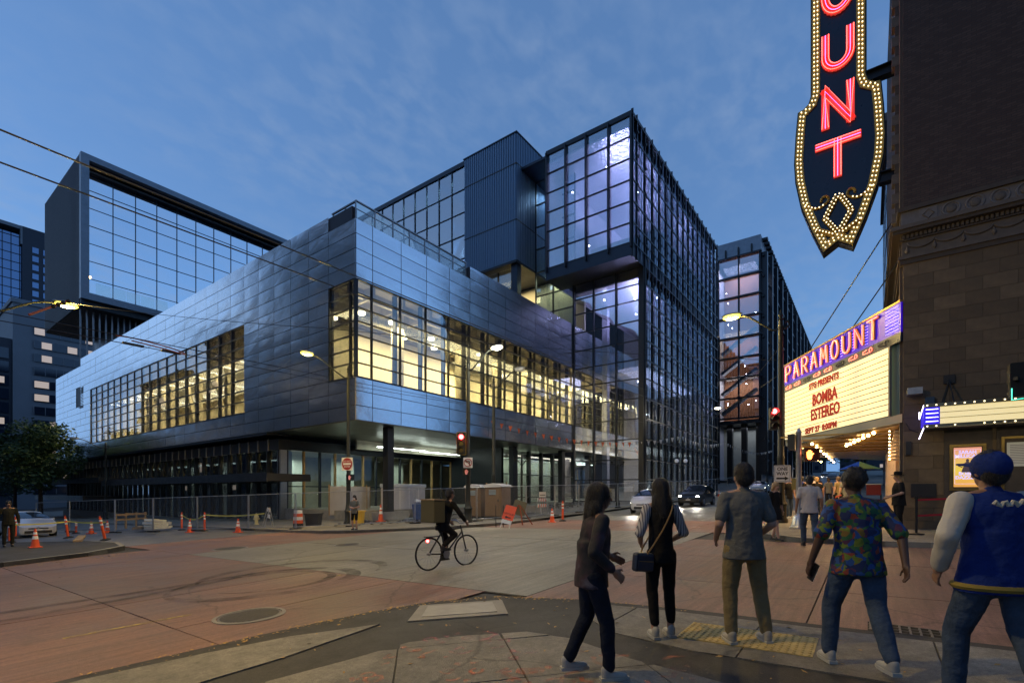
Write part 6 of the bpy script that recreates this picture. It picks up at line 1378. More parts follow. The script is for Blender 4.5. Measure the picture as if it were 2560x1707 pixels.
# ---- overhead wires, pennants
def wire(pts, label, r=.012, sag=.25, name='overhead_wire'):
    P_ = []; a, b = Vector(pts[0]), Vector(pts[1])
    for i in range(17): s = i/16; P_.append(a+(b-a)*s - Zv*sag*4*s*(1-s))
    o = MB().tube(P_, r, 5).build(name, MAT['black']); return tag(o, label, 'wire', 'trolley and span wires')
wire(((-14, 9.7, 6.4), (15, 9.3, 6.4)), 'nearer trolley wire crossing above the junction', .014, .0); wire(((15, 9.3, 6.4), (46, 8.6, 7.6)), 'nearer trolley wire running on up the hill', .012, .1)
wire(((-14, 10.8, 6.4), (15, 10.1, 6.4)), 'farther trolley wire crossing above the junction', .014, .0); wire(((15, 10.1, 6.4), (46, 9.6, 7.6)), 'farther trolley wire running on up the hill', .012, .1)
wire(((4.7, 23.6, 8.4), (8.5, 13.1, 6.4)), 'span wire from the left lamp arm to the trolley wires', .008, .1); wire(((8.5, 13.1, 6.4), (20.5, 2.7, 6.4)), 'span wire slanting over to the lamp post by the marquee', .008, .15)
wire(((-8, 19.6, 6.4), (10, 18.65, 6.4)), 'upper switch wire in front of the silver hall', .014, .0); wire(((10, 18.65, 6.4), (24.4, 17.4, 6.4)), 'upper switch wire running on past the toilets', .011, .05)
wire(((-4, 20.6, 6.4), (10.4, 19.4, 6.4)), 'lower switch wire in front of the silver hall', .014, .0); wire(((10.4, 19.4, 6.4), (20.3, 18.2, 6.4)), 'lower switch wire ending near the middle lamp post', .011, .05)
wire(((18.6, 16.4, 7.3), (44, 15.2, 7.6)), 'thin wire from the middle lamp post along the tower', .008, .3); wire(((20.6, 2.7, 6.9), (54.5, 14.6, 8.6)), 'thin wire crossing the street up the hill', .008, .4); wire(((20.6, 2.7, 5.9), (46, 14.9, 7.0)), 'thin low wire crossing towards the globe lamps', .008, .3)
t = thing('wire_switch', (5.9, 19.1, 6.3), 'trolley wire switch loop hanging before the silver hall', 'wire switch')
MB().tube(smooth_path([(-.9,0,.12),(-.4,.05,.16),(.5,.03,.1),(.95,.02,.02),(.95,-.06,-.06),(.4,-.03,.0),(-.5,0,.06)]), .02, 6).build('loop', MAT['rust'], t); 
for x in (-.45, .6): bx(x-.28, x+.28, -.05, .05, -.09, -.03).build('runner', MAT['black'], t)
t = thing('wire_insulator', (3.3, 17.9, 6.3), 'cross-span insulator on the left trolley wires', 'insulator'); MB().tube([(-.5,-.3,-.2),(.35,.25,.55)], .03, 6).build('rod', MAT['rust'], t)
for s in (0,.12,.24,.36): MB().ball((.02+s,.0+s*.65,.25+s*.85), .06, 8, 6).build('insulator_bead', MAT['black'], t)
# pennant strings
MAT['pen_o'] = M_('orange_pennant', (.75,.16,.05), .7); MAT['pen_w'] = M_('white_pennant', (.75,.73,.7), .7)
def pennants(a, b, sag, n, label, col):
    t = thing('pennant_string', a, label, 'pennants'); a = Vector(a); b = Vector(b); P_ = [a+(b-a)*(i/40) - Zv*sag*4*(i/40)*(1-i/40) for i in range(41)]
    MB().tube(P_, .008, 4).build('cord', MAT['black'], t, world=True)
    for i in range(n):
        s = (i+.5)/n; p = a+(b-a)*s - Zv*sag*4*s*(1-s); d = (b-a).normalized(); tw = random.uniform(-.5,.5); dd = Vector((d.x*math.cos(tw)-d.y*math.sin(tw), d.x*math.sin(tw)+d.y*math.cos(tw), 0)); w = .15; hh = .42
        sw_ = Vector((random.uniform(-.05,.05), random.uniform(-.05,.05), 0)); nn = dd.cross(Zv)*.004
        MB().add([p-dd*w-nn, p+dd*w-nn, p-Zv*hh+sw_-nn, p-dd*w+nn, p+dd*w+nn, p-Zv*hh+sw_+nn], [(0,1,2),(5,4,3),(0,3,4,1),(1,4,5,2),(2,5,3,0)]).build('pennant', col(i), t, world=True)
pennants((29.5, 23.9, 7.15), (48.3, 14.9, 7.0), 1.15, 27, 'string of orange pennants sagging across the foot of the glass tower', lambda i: MAT['pen_o'] if i < 19 else MAT['pen_w'])
pennants((48.4, 14.9, 7.0), (66, 14.9, 7.9), .55, 20, 'string of white pennants along the tower beyond the globe lamps', lambda i: MAT['pen_w']); pennants((66, 14.9, 7.9), (104, 14.9, 9.5), .9, 30, 'farther string of white pennants up the hill', lambda i: MAT['pen_w'])
# queue barriers by the theatre door
MAT['redtape'] = M_('red_belt', (.5,.01,.02), .5)
def stanchion(x, y, lab):
    t = thing('queue_post', ground_at(x, y), lab, 'queue post', 0, 'black queue posts'); MB().lathe([(.17,0),(.17,.03),(.03,.05),(.03,.95),(.045,.96),(.045,1.02)], n=12).build('post', MAT['black'], t, True); return t
QP = [(18.2,-2.3),(16.9,-1.0),(20.3,1.0),(23.2,.9)]
for p, l_ in zip(QP, ('queue post against the stone wall','queue post beside the guard','queue post under the marquee','far queue post under the marquee')): stanchion(*p, l_)
for (a, b), l_ in zip(((QP[0], QP[1]), (QP[2], QP[3])), ('by the guard', 'under the marquee')):
    t = thing('queue_belt', ground_at(*a), 'pair of red queue belts ' + l_, 'queue belt')
    for z in (.92, .5): MB().bar((a[0], a[1], gz(*a)+KERB+z), (b[0], b[1], gz(*b)+KERB+z), .006, .05).build('belt', MAT['redtape'], t, world=True)
# street-food umbrella and cart far up the pavement
t = thing('parasol', ground_at(42, .6), 'blue and yellow parasol up the pavement beyond the marquee', 'parasol')
MB().tube([(0,0,0),(0,0,2.7)], .03, 6).build('pole', MAT['alu'], t)
mm = [M_('yellow_canvas', (.6,.5,.05), .7), M_('blue_canvas', (.02,.1,.5), .7)]
for i in range(8):
    a0, a1 = rad(45*i), rad(45*(i+1)); MB().add([(0,0,2.75)] + [(1.25*math.cos(a), 1.25*math.sin(a), 2.2) for a in (a0, a1)] + [(0,0,2.72)] + [(1.25*math.cos(a), 1.25*math.sin(a), 2.17) for a in (a0, a1)], [(0,1,2),(3,5,4),(1,4,5,2)]).build('canopy_gore', mm[(i//2) % 2], t)
t = thing('food_cart', ground_at(41, -.2), 'small red food cart under the parasol', 'food cart'); bx(-.8,.8,-.4,.4,.4,1.1).build('body', MAT['redsign'], t, bevel=.03); bx(-.85,.85,-.45,.45,1.1,1.16).build('counter', MAT['alu'], t)
for x in (-.6,.6): MB().tube([(x,-.42,.25),(x,-.36,.25)], .25, 14).build('wheel', MAT['rubber'], t)
# ---- trees
def leaf_mat(name, c):
    m, n, l, b = newmat(name); oi = n.new('ShaderNodeTexCoord'); nz = n.new('ShaderNodeTexNoise'); nz.inputs['Scale'].default_value = 1.3; l.new(oi.outputs['Object'], nz.inputs['Vector']); cr = n.new('ShaderNodeMix'); cr.data_type = 'RGBA'; cr.inputs[6].default_value = (*[q*.55 for q in c], 1); cr.inputs[7].default_value = (*[q*1.5 for q in c], 1); l.new(nz.outputs[0], cr.inputs[0]); l.new(cr.outputs[2], b.inputs['Base Color']); b.inputs['Roughness'].default_value = .6; return m
MAT['leaf'] = leaf_mat('street_tree_leaf', (.035,.075,.022)); MAT['bark'] = M_('bark', (.06,.045,.035), .9, var=.3, bump=.5, bscale=12)
def tree(x, y, h, r, label, n=5200, leaf=.16, off=KERB, seed=1, low=.28):
    rn = random.Random(seed); t = thing('street_tree', ground_at(x, y, off), label, 'tree', rn.random()*6, 'street trees')
    m = MB(); m.tube([(0,0,-.1),(.05,.03,h*.25),(-.04,.06,h*.55),(.03,0,h*.8)], [.2*h/9,.16*h/9,.11*h/9,.03], 8); tips = []
    for i in range(11):
        a = i*2.4+rn.random(); z0 = h*(low+.04+.045*i); L = r*rn.uniform(.65,1)*(1-.35*i/11); q = Vector((math.cos(a)*L, math.sin(a)*L, z0+h*rn.uniform(.08,.22))); m.tube([(0,0,z0), (q.x*.5,q.y*.5,z0+(q.z-z0)*.6), q], [.06*h/9,.04*h/9,.015], 5); tips += [q, Vector((q.x*.6,q.y*.6,q.z*.97))]
    m.build('trunk', MAT['bark'], t, True)
    cl = [(p, r*rn.uniform(.28,.46)) for p in tips] + [(Vector((rn.uniform(-.3,.3)*r, rn.uniform(-.3,.3)*r, h*rn.uniform(.6,.95))), r*.42) for _ in range(8)]
    m = MB()
    for i in range(n):
        c, cr = cl[rn.randrange(len(cl))]; v = Vector((rn.gauss(0,1), rn.gauss(0,1), rn.gauss(0,1))).normalized()*cr*(rn.random()**.4); v.z *= .75; p = c+v
        if p.z < h*low: continue
        a = Vector((rn.gauss(0,1), rn.gauss(0,1), rn.gauss(0,.5))).normalized(); b = a.cross(Vector((rn.gauss(0,1), rn.gauss(0,1), rn.gauss(0,1)))).normalized(); s = leaf*rn.uniform(.6,1.3)
        m.add([p-a*s, p+b*s*.45, p+a*s, p-b*s*.45], [(0,1,2,3)])
    m.build('crown', MAT['leaf'], t); return t
tree(13.4, 78, 10.8, 4.6, 'dense leafy tree before the left end of the silver hall', 9000, .22, seed=3); tree(13.3, 92, 10.5, 4.4, 'leafy tree farther down the left pavement', 6000, .24, seed=5); tree(13.3, 108, 10, 4.2, 'farthest tree down the left side street', 4000, .26, seed=6)
for i, (x, y, h) in enumerate(((72,1.2,9),(96,1.0,10),(128,1.2,11),(150,15.5,11),(185,16,11),(170,1,12),(215,1.5,12),(230,15,11))):
    tree(x, y, h, 4.2, ['first pavement tree beyond the parasol','second tree up the theatre pavement','third tree up the theatre pavement','tree across the street near the hilltop','farther tree across the hilltop street','fourth tree up the theatre pavement','last tree on the theatre pavement','last tree across the hilltop'][i], 2200, .34, seed=20+i)
tree(-3.4, -3.4, 8.5, 3.4, 'tree behind the near corner shedding leaves on the slabs', 3500, .2, SWO, seed=41, low=.36); tree(-.2, -7.4, 9, 3.6, 'second tree behind the near corner', 3500, .2, SWO, seed=42, low=.36)
# far end of the street
def far_block(x0, x1, y0, y1, h, lab):
    b = thing('hilltop_building', (x0, (y0+y1)/2, gz(x0, 8)), lab, 'building'); bx(x0, x1, y0, y1, gz(x0, 8)-2, h).build('wall', MAT['officedark'], b, world=True); bx(x0-.3, x1, y0-.3, y1+.3, h, h+.6).build('parapet', MAT['office'], b, world=True)
    for r in range(int((h-gz(x0, 8))/3.5)):
        for y in frange(y0+1, y1-2, max(1, int((y1-y0)/4))): bx(x0-.06, x0, y, y+1.4, gz(x0,8)+1.5+3.5*r, gz(x0,8)+3.1+3.5*r).build('window', MAT['litwin'] if random.random() < .3 else MAT['officegl'], b, world=True)
far_block(290, 310, -10, 12, 34, 'dark apartment building closing the far end of the street'); far_block(250, 280, 17, 40, 30, 'hilltop block left of the street end'); far_block(140, 160, -30, -3, 28, 'hilltop block right of the street behind the trees')
# ---- fallen leaves
MAT['dryleaf'] = M_('dry_leaf', (.42,.26,.08), .8, var=.35, vscale=2)
m = MB()
def litter(x, y, off, s):
    a = random.uniform(0, 6.28); z = gz(x, y)+off+.006; c, d = math.cos(a)*s, math.sin(a)*s; m.add([(x-c,y-d,z),(x-d*.4,y+c*.4,z+s*.35*random.random()),(x+c,y+d,z+s*.3*random.random()),(x+d*.4,y-c*.4,z)], [(0,1,2,3)])
for i in range(150): litter(random.uniform(0, 6.2), random.uniform(-1, 5.5), SWO, random.uniform(.015,.04))
kl = sw_k[1:8]
for i in range(420):
    j = random.randrange(len(kl)-1); s = random.random(); x = kl[j][0]+(kl[j+1][0]-kl[j][0])*s; y = kl[j][1]+(kl[j+1][1]-kl[j][1])*s; litter(x-abs(random.gauss(0,.08)), y-abs(random.gauss(0,.1)), SWO, random.uniform(.012,.034))
for i in range(160): litter(random.uniform(2.5, 5.6), random.uniform(18.9, 20.3), .0, random.uniform(.02,.05))
for i in range(60): litter(random.uniform(-2, 14), random.uniform(5, 17), 0, random.uniform(.012,.03))
tag(m.build('leaf_litter', MAT['dryleaf']), 'dry fallen leaves along the kerb and slabs', 'leaves', kind='stuff')
# ================================================================== vehicles
MAT['tyre_r'] = M_('tyre', (.012,.012,.013), .85); MAT['rim'] = M_('alloy_rim', (.35,.35,.36), .35, metal=.8); MAT['carglass'] = M_('car_glass', (.015,.02,.028), .05, metal=.1, spec=.9)
MAT['headlit'] = E_('headlamp', (1,.93,.8), 40); MAT['headoff'] = M_('headlamp_off', (.5,.5,.5), .15, metal=.3); MAT['amber'] = E_('amber_lamp', (1,.3,.02), 12); MAT['tail'] = E_('tail_lamp', (1,.02,.02), 6); MAT['plate'] = M_('number_plate', (.65,.65,.68), .5)
def car(loc, head, paint, label, L=4.4, Wd=1.76, H=1.48, lit=True, amber=False, suv=False, tail=False):
    t = thing('parked_car' if not lit else 'car', loc, label, 'car', head); pm = M_('car_paint_'+str(len(bpy.data.materials)), paint, .28, metal=.25, coat=.6); hl = L/2; hw = Wd/2
    k = 1.06 if suv else 1.0
    st = [(hl,.30,.58,.60,.66),(hl-.06,.22,.62,.70,.84),(hl-.35,.2,.72*k,.82*k,.93),(hl-.8,.2,.80*k,.90*k,.97),(hl-1.2,.2,.84*k,.98*k,1),(hl-1.32,.2,.85*k,1.03*k,1),(hl-2.05,.2,.87*k,H-.06,1),(hl-2.5,.2,.88*k,H,1),(hl-3.2,.2,.90*k,H-.03,1),(-hl+.75,.2,.92*k,H-(.12 if suv else .2),.99),(-hl+.22,.24,.93*k,1.06*k,.95),(-hl+.05,.28,.88*k,.98*k,.9),(-hl,.34,.6,.7,.84)]
    m = MB(); n = 10; vs = []
    for i, (x, zb_, zs_, ztp, ws) in enumerate(st):
        w = hw*ws; cab = max(0, min(1, (ztp-zs_-.12)/.3)); wt = w*(1-.26*cab)
        half_ = [(w*.86, zb_), (w*.99, zb_+.12), (w, (zb_+zs_)/2), (w*.985, zs_), (wt, ztp-.05*(.4+cab))]
        ring = half_ + [(wt*.5, ztp), (-wt*.5, ztp)] + [(-a, b) for a, b in reversed(half_)]
        vs += [(x, a, b) for a, b in ring]; n = len(ring)
    fs = []; mi = []
    for i in range(len(st)-1):
        for j in range(n-1):
            fs.append((i*n+j, i*n+j+1, (i+1)*n+j+1, (i+1)*n+j)); g = 0
            cabz = min(st[i][3]-st[i][2], st[i+1][3]-st[i+1][2])
            if j in (3, 7) and cabz > .1 and 5 <= i <= 9: g = 1
            if j in (4, 5, 6) and i in (5, 9): g = 1
            mi.append(g)
        fs.append((i*n+n-1, i*n, (i+1)*n, (i+1)*n+n-1)); mi.append(0)
    fs += [tuple(range(n)), tuple((len(st)-1)*n+j for j in range(n-1, -1, -1))]; mi += [0, 0]
    m.v = vs; m.f = fs; m.m = mi; m.build('body', [pm, MAT['carglass']], t, True)
    for sx, x in ((1, hl-.85), (-1, -hl+.85)):
        for s in (-1, 1):
            r = .335 if suv else .31
            w_ = MB().tube([(x, s*(hw-.2), r), (x, s*(hw+.005), r)], r, 20).build('wheel', MAT['tyre_r'], t); MB().tube([(x, s*(hw+.0), r), (x, s*(hw+.014), r)], r*.62, 12).build('rim', MAT['rim'], w_)
            MB().tube([(x, s*(hw-.06), r+.02), (x, s*(hw-.004), r+.02)], r+.06, 18).build('wheel_arch', MAT['black'], t)
    for s in (-1, 1):
        MB().ball((hl-.16, s*(hw-.28), .64*k), .12, 10, 6, sc=(.9,1.4,.6)).build('headlight', MAT['headlit'] if lit else MAT['headoff'], t, True)
        if amber: MB().ball((hl-.13, s*(hw-.52), .63*k), .06, 8, 6, sc=(1,1.6,.7)).build('turn_signal', MAT['amber'], t, True)
        MB().ball((-hl+.1, s*(hw-.2), .8*k), .1, 8, 6, sc=(.6,1,1.4)).build('tail_light', MAT['tail'] if tail else MAT['redsign'], t, True)
        MB().ball((hl-1.5, s*(hw+.07), .95*k), .1, 8, 6, sc=(.6,1,.7)).build('mirror', pm, t, True)
    bx(hl-.03, hl+.012, -hw*.62, hw*.62, .28, .42).build('grille', MAT['black'], t, bevel=.01); bx(hl-.02, hl+.006, -hw*.45, hw*.45, .50, .56).build('upper_grille', MAT['black'], t); bx(hl+.0, hl+.02, -.16, .16, .42, .5).build('number_plate', MAT['plate'], t); MB().tube([(hl-.0,0,.575),(hl+.02,0,.575)], .05, 10).build('badge', MAT['rim'], t)
    if lit:
        for s in (-1, 1):
            M = Matrix.Rotation(head, 4, 'Z'); p = Vector(loc) + M @ Vector((hl+.06, s*(hw-.28), .62)); 
            point('headlight_beam', tuple(p), 160, (1,.92,.78), .06, 75, (rad(84), 0, head-rad(90)))
    return t
W_ = math.pi
car((29.6, 11.0, gz(29.6,11.0)), W_+.16, (.62,.63,.66), 'white hatchback with headlights on waiting nearest the crossing', 4.4, 1.74, 1.46)
car((38.6, 10.7, gz(38.6,10.7)), W_-.02, (.02,.022,.026), 'black small crossover with amber signal behind the white hatchback', 4.3, 1.78, 1.58, amber=True, suv=True)
car((64.5, 10.6, gz(64.5,10.6)), W_+.05, (.3,.32,.34), 'silver sedan coming down the hill behind the standing man', 4.7, 1.82, 1.45)
car((5.95, 38.4, gz(5.95,38.4)), rad(-86), (.55,.56,.6), 'pale parked sedan with blue-tinted windscreen at far left', 4.6, 1.78, 1.42, lit=False)
car((120, 6.2, gz(120,6.2)), 0, (.05,.05,.06), 'dark car with red tail lights climbing the hill', tail=True, lit=False)
car((150, 5.4, gz(150,5.4)), 0, (.08,.08,.09), 'farther dark car with tail lights near the hilltop', tail=True, lit=False)
car((170, 10.6, gz(170,10.6)), W_, (.2,.2,.22), 'distant car with headlights near the hilltop'); car((98, 13.0, gz(98,13)), 0, (.03,.03,.035), 'dark car with red tail lights below the second tower', tail=True, lit=False)
# bicycle under the courier
def bicycle(loc, head, label):
    t = thing('bicycle', loc, label, 'bicycle', head); fr = MAT['black']
    for x in (-.52, .52):
        w = MB().tube([(x+.34*math.cos(a), 0, .34+.34*math.sin(a)) for a in frange(0, 2*math.pi, 28)[:-1]], .02, 6, True).build('wheel', MAT['tyre_r'], t, True)
        m = MB()
        for i in range(14): a = i*math.pi/7; m.tube([(x,.0,.34), (x+.32*math.cos(a), 0, .34+.32*math.sin(a))], .003, 3)
        m.build('spokes', MAT['rim'], w); MB().tube([(x,-.05,.34),(x,.05,.34)], .03, 8).build('hub', MAT['rim'], w)
    m = MB(); bb = (-.08,0,.3); st_ = (-.2,0,.85); hd_ = (.36,0,.86)
    for a, b in ((bb, st_), (bb, (.38,0,.76)), ((-.18,0,.8), hd_), ((-.52,0,.34), bb), ((-.52,0,.34), (-.19,0,.78)), ((.52,0,.34), (.35,0,.92))): m.tube([a, b], .018, 6)
    m.build('frame', fr, t, True); MB().ball((-.22,0,.92), .12, 10, 6, sc=(1.2,.7,.3)).build('saddle', MAT['black'], t, True)
    MB().tube(smooth_path([(.3,-.3,1.0),(.38,-.2,1.02),(.36,0,.96),(.38,.2,1.02),(.3,.3,1.0)]), .014, 6).build('handlebar', MAT['rim'], t, True)
    MB().tube([(-.08,-.055,.3),(-.08,-.045,.3)], .09, 16).build('chainring', MAT['rim'], t)
    for s in (-1, 1): bx(-.12+s*.12,-.04+s*.12, s*.1-.04, s*.1+.04, .3-s*.14, .32-s*.14).build('pedal', MAT['black'], t)
    MB().ball((-.56,0,.62), .03, 8, 6).build('rear_lamp', E_('bike_lamp', (1,.05,.05), 25), t); bx(-.62,-.3,-.06,.06,.7,.72).build('rack', MAT['black'], t)
bicycle((7.9, 7.55, gz(7.9,7.55)+.012), rad(-8), 'black courier bicycle with red rear lamp crossing the junction')
# ================================================================== people
def cap_(m, p, q, r1, r2, n=12, rings=4):
    p = Vector(p); q = Vector(q); d = q-p; L = d.length
    if L < 1e-5: m.ball(p, r1, n, 8); return
    R_ = d.to_track_quat('Z', 'Y').to_matrix().to_4x4(); prof = []
    for i in range(rings+1): a = math.pi/2*(1-i/rings); prof.append((max(1e-4, r1*math.cos(a)), -r1*math.sin(a)))
    for i in range(rings+1): a = math.pi/2*i/rings; prof.append((max(1e-4, r2*math.cos(a)), L+r2*math.sin(a)))
    m.lathe(prof, tuple(p), n, 0, R_)
def ell(m, c, rx, ry, rz_, rot=None):
    k = len(m.v); m.ball((0,0,0), 1, 18, 12); M = Matrix.Translation(Vector(c)) @ (rot or Matrix.Identity(4)) @ Matrix.Diagonal(Vector((rx, ry, rz_, 1))); m.v[k:] = [tuple(M @ Vector(v)) for v in m.v[k:]]
FOLD = bpy.data.textures.new('cloth_folds', 'CLOUDS'); FOLD.noise_scale = .11; FOLD.noise_depth = 3
TMP = bpy.data.scenes.new('workbench'); TVL = TMP.view_layers[0]
def remeshed(m, name, mat, parent, vox, smooth=4, fold=0.):
    me = m.mesh(name, mat, True); o = bpy.data.objects.new(name, me); TMP.collection.objects.link(o)
    r = o.modifiers.new('remesh', 'REMESH'); r.mode = 'VOXEL'; r.voxel_size = vox; r.use_smooth_shade = True
    s = o.modifiers.new('smooth', 'SMOOTH'); s.iterations = smooth; s.factor = .5
    if fold: d = o.modifiers.new('folds', 'DISPLACE'); d.texture = FOLD; d.strength = fold; d.mid_level = .5; d.texture_coords = 'LOCAL'
    TVL.update(); me2 = bpy.data.meshes.new_from_object(o.evaluated_get(TVL.depsgraph)); bpy.data.objects.remove(o); bpy.data.meshes.remove(me)
    me2.materials.clear(); me2.materials.append(mat); me2.polygons.foreach_set('use_smooth', [True]*len(me2.polygons)); return link_mesh(name, me2, parent)
def cloth(name, col, var=.12, bump=.5, rough=.85): return M_(name, col, rough, var=var, vscale=7, bump=bump*1.6, bscale=17, spec=.2)
MAT['skin'] = M_('skin_light', (.42,.25,.18), .55, var=.06, vscale=9); MAT['skin_tan'] = M_('skin_tan', (.30,.165,.105), .55, var=.06, vscale=9); MAT['skin_dark'] = M_('skin_dark', (.10,.055,.036), .5, var=.06, vscale=9)
MAT['hair_black'] = M_('black_hair', (.010,.008,.007), .5, var=.4, vscale=40, bump=.7, bscale=60, stretch=(3,3,.25)); MAT['hair_blond'] = M_('fair_hair', (.32,.2,.09), .55, var=.3, vscale=30, bump=.6, bscale=50, stretch=(3,3,.3)); MAT['hair_brown'] = M_('brown_hair', (.05,.03,.018), .55, var=.3, vscale=30, bump=.6, bscale=50)
MAT['shoe_white'] = M_('white_shoe', (.36,.35,.32), .6, var=.1, vscale=12); MAT['shoe_grey'] = M_('grey_shoe', (.33,.31,.27), .75, var=.1, vscale=12); MAT['shoe_black'] = M_('black_shoe', (.015,.015,.015), .5); MAT['sole'] = M_('rubber_sole', (.4,.39,.35), .7)
MAT['jeans'] = cloth('blue_denim', (.05,.075,.12), .3); MAT['navy_jeans'] = cloth('dark_navy_denim', (.010,.014,.026), .3); MAT['black_cloth'] = cloth('black_cloth', (.010,.010,.011), .2); MAT['khaki'] = cloth('khaki_twill', (.21,.165,.085), .12); MAT['grey_polo'] = cloth('grey_pique', (.12,.125,.125), .1)
MAT['white_tee'] = cloth('white_cotton', (.50,.47,.45), .05); MAT['blue_wool'] = cloth('royal_blue_wool', (.010,.028,.16), .15); MAT['cream_sleeve'] = M_('cream_leather', (.42,.39,.34), .5, var=.1, vscale=5, bump=.3, bscale=14); MAT['eye'] = M_('eye', (.02,.015,.012), .2)
def striped():
    m, n, l, b = newmat('striped_cotton'); t = n.new('ShaderNodeTexCoord'); w = n.new('ShaderNodeTexWave'); w.inputs['Scale'].default_value = 13; w.inputs['Distortion'].default_value = 1.2; w.inputs['Detail'].default_value = 1; l.new(t.outputs['Object'], w.inputs['Vector']); r = n.new('ShaderNodeValToRGB'); r.color_ramp.elements[0].position = .28; r.color_ramp.elements[0].color = (.10,.10,.13,1); r.color_ramp.elements[1].position = .42; r.color_ramp.elements[1].color = (.42,.41,.42,1); l.new(w.outputs[0], r.inputs[0]); l.new(r.outputs[0], b.inputs['Base Color']); b.inputs['Roughness'].default_value = .85; return m
def floral():
    m, n, l, b = newmat('floral_print'); t = n.new('ShaderNodeTexCoord'); d = n.new('ShaderNodeTexNoise'); d.inputs['Scale'].default_value = 9; l.new(t.outputs['Object'], d.inputs['Vector']); mx = n.new('ShaderNodeMix'); mx.data_type = 'VECTOR'; mx.inputs[0].default_value = .12; l.new(t.outputs['Object'], mx.inputs[4]); l.new(d.outputs['Color'], mx.inputs[5])
    v = n.new('ShaderNodeTexVoronoi'); v.inputs['Scale'].default_value = 27; l.new(mx.outputs[1], v.inputs['Vector']); sp = n.new('ShaderNodeSeparateColor'); l.new(v.outputs['Color'], sp.inputs[0]); r = n.new('ShaderNodeValToRGB'); r.color_ramp.interpolation = 'CONSTANT'; e = r.color_ramp.elements
    for i, (p, c) in enumerate(((0,(.008,.02,.09)),(.26,(.01,.06,.24)),(.42,(.01,.045,.05)),(.56,(.12,.17,.02)),(.70,(.02,.10,.04)),(.80,(.2,.035,.02)),(.88,(.16,.10,.02)),(.94,(.07,.02,.06)))):
        q = e[i] if i < 2 else e.new(p); q.position = p; q.color = (*c, 1)
    l.new(sp.outputs[0], r.inputs[0]); l.new(r.outputs[0], b.inputs['Base Color']); b.inputs['Roughness'].default_value = .8; return m
def patterned():
    m, n, l, b = newmat('dark_patterned_jacket'); t = n.new('ShaderNodeTexCoord'); d = n.new('ShaderNodeTexNoise'); d.inputs['Scale'].default_value = 7; d.inputs['Detail'].default_value = 3; l.new(t.outputs['Object'], d.inputs['Vector']); r = n.new('ShaderNodeValToRGB'); e = r.color_ramp.elements; e[0].position = .42; e[0].color = (.012,.012,.016,1); e[1].position = .72; e[1].color = (.06,.06,.09,1); q = e.new(.56); q.color = (.04,.02,.03,1); l.new(d.outputs[0], r.inputs[0]); l.new(r.outputs[0], b.inputs['Base Color']); b.inputs['Roughness'].default_value = .8; return m
MAT['striped'] = striped(); MAT['floral'] = floral(); MAT['patterned'] = patterned()
def hand(m, w, d, up, side):
    """palm and five bent fingers from wrist w along d"""
    d = Vector(d).normalized(); s = d.cross(Vector(up)).normalized(); u = s.cross(d).normalized(); w = Vector(w)
    cap_(m, w, w+d*.03, .027, .03, 8, 3); ell(m, w+d*.055, .04, .016, .05, Matrix((( *s, ),( *u, ),( *d, ))).transposed().to_4x4())
    for i, L in enumerate((.062,.072,.068,.052)):
        b = w+d*.09+s*(.030-.020*i); k = b+d*L*.5-u*.004; cap_(m, b, k, .0095, .009, 6, 2); cap_(m, k, k+(d*.75-u*.65).normalized()*L*.55, .009, .0075, 6, 2)
    b = w+d*.035+s*.036*side; cap_(m, b, b+(d*.7+s*side*.7-u*.2).normalized()*.035, .0115, .010, 6, 2); cap_(m, b+(d*.7+s*side*.7-u*.2).normalized()*.035, b+(d*.7+s*side*.7-u*.2).normalized()*.035+(d*.9-u*.4).normalized()*.03, .010, .008, 6, 2)
def strands(ho, mat, t, hc, ln, curly):
    rn = random.Random(11); vs = ho.data.vertices; m = MB()
    for i in range(1500 if not ln else 2200):
        v = vs[rn.randrange(len(vs))]; p = Vector(v.co); nrm = Vector(v.normal); dn = Vector((0,0,-1)); tg = (dn - nrm*dn.dot(nrm)); tg = tg.normalized() if tg.length > .1 else Vector((rn.uniform(-1,1), rn.uniform(-1,1), 0)).normalized()
        L = rn.uniform(.05,.13) if ln else rn.uniform(.012,.03); n_ = 4; w = .0016; side = tg.cross(nrm).normalized(); q = p - nrm*.002; d = (tg*(1 if ln else .6) + nrm*(.06 if ln else .55) + Vector((rn.gauss(0,.12), rn.gauss(0,.12), rn.gauss(0,.12)))*(1 if not curly else 3)).normalized(); pts = []
        for j in range(n_+1): pts.append(q); q = q + d*L/n_; d = (d + dn*(.25 if ln else .15) + Vector((rn.gauss(0,.08), rn.gauss(0,.08), 0))*(1 if not curly else 5)).normalized()
        a = []
        for j, q in enumerate(pts): ww = w*(1-j/n_*.8); a += [q-side*ww, q+side*ww]
        m.add(a, [(2*j, 2*j+2, 2*j+3, 2*j+1) for j in range(n_)])
    tag(m.build('hair_strands', mat, t), kind='stuff')
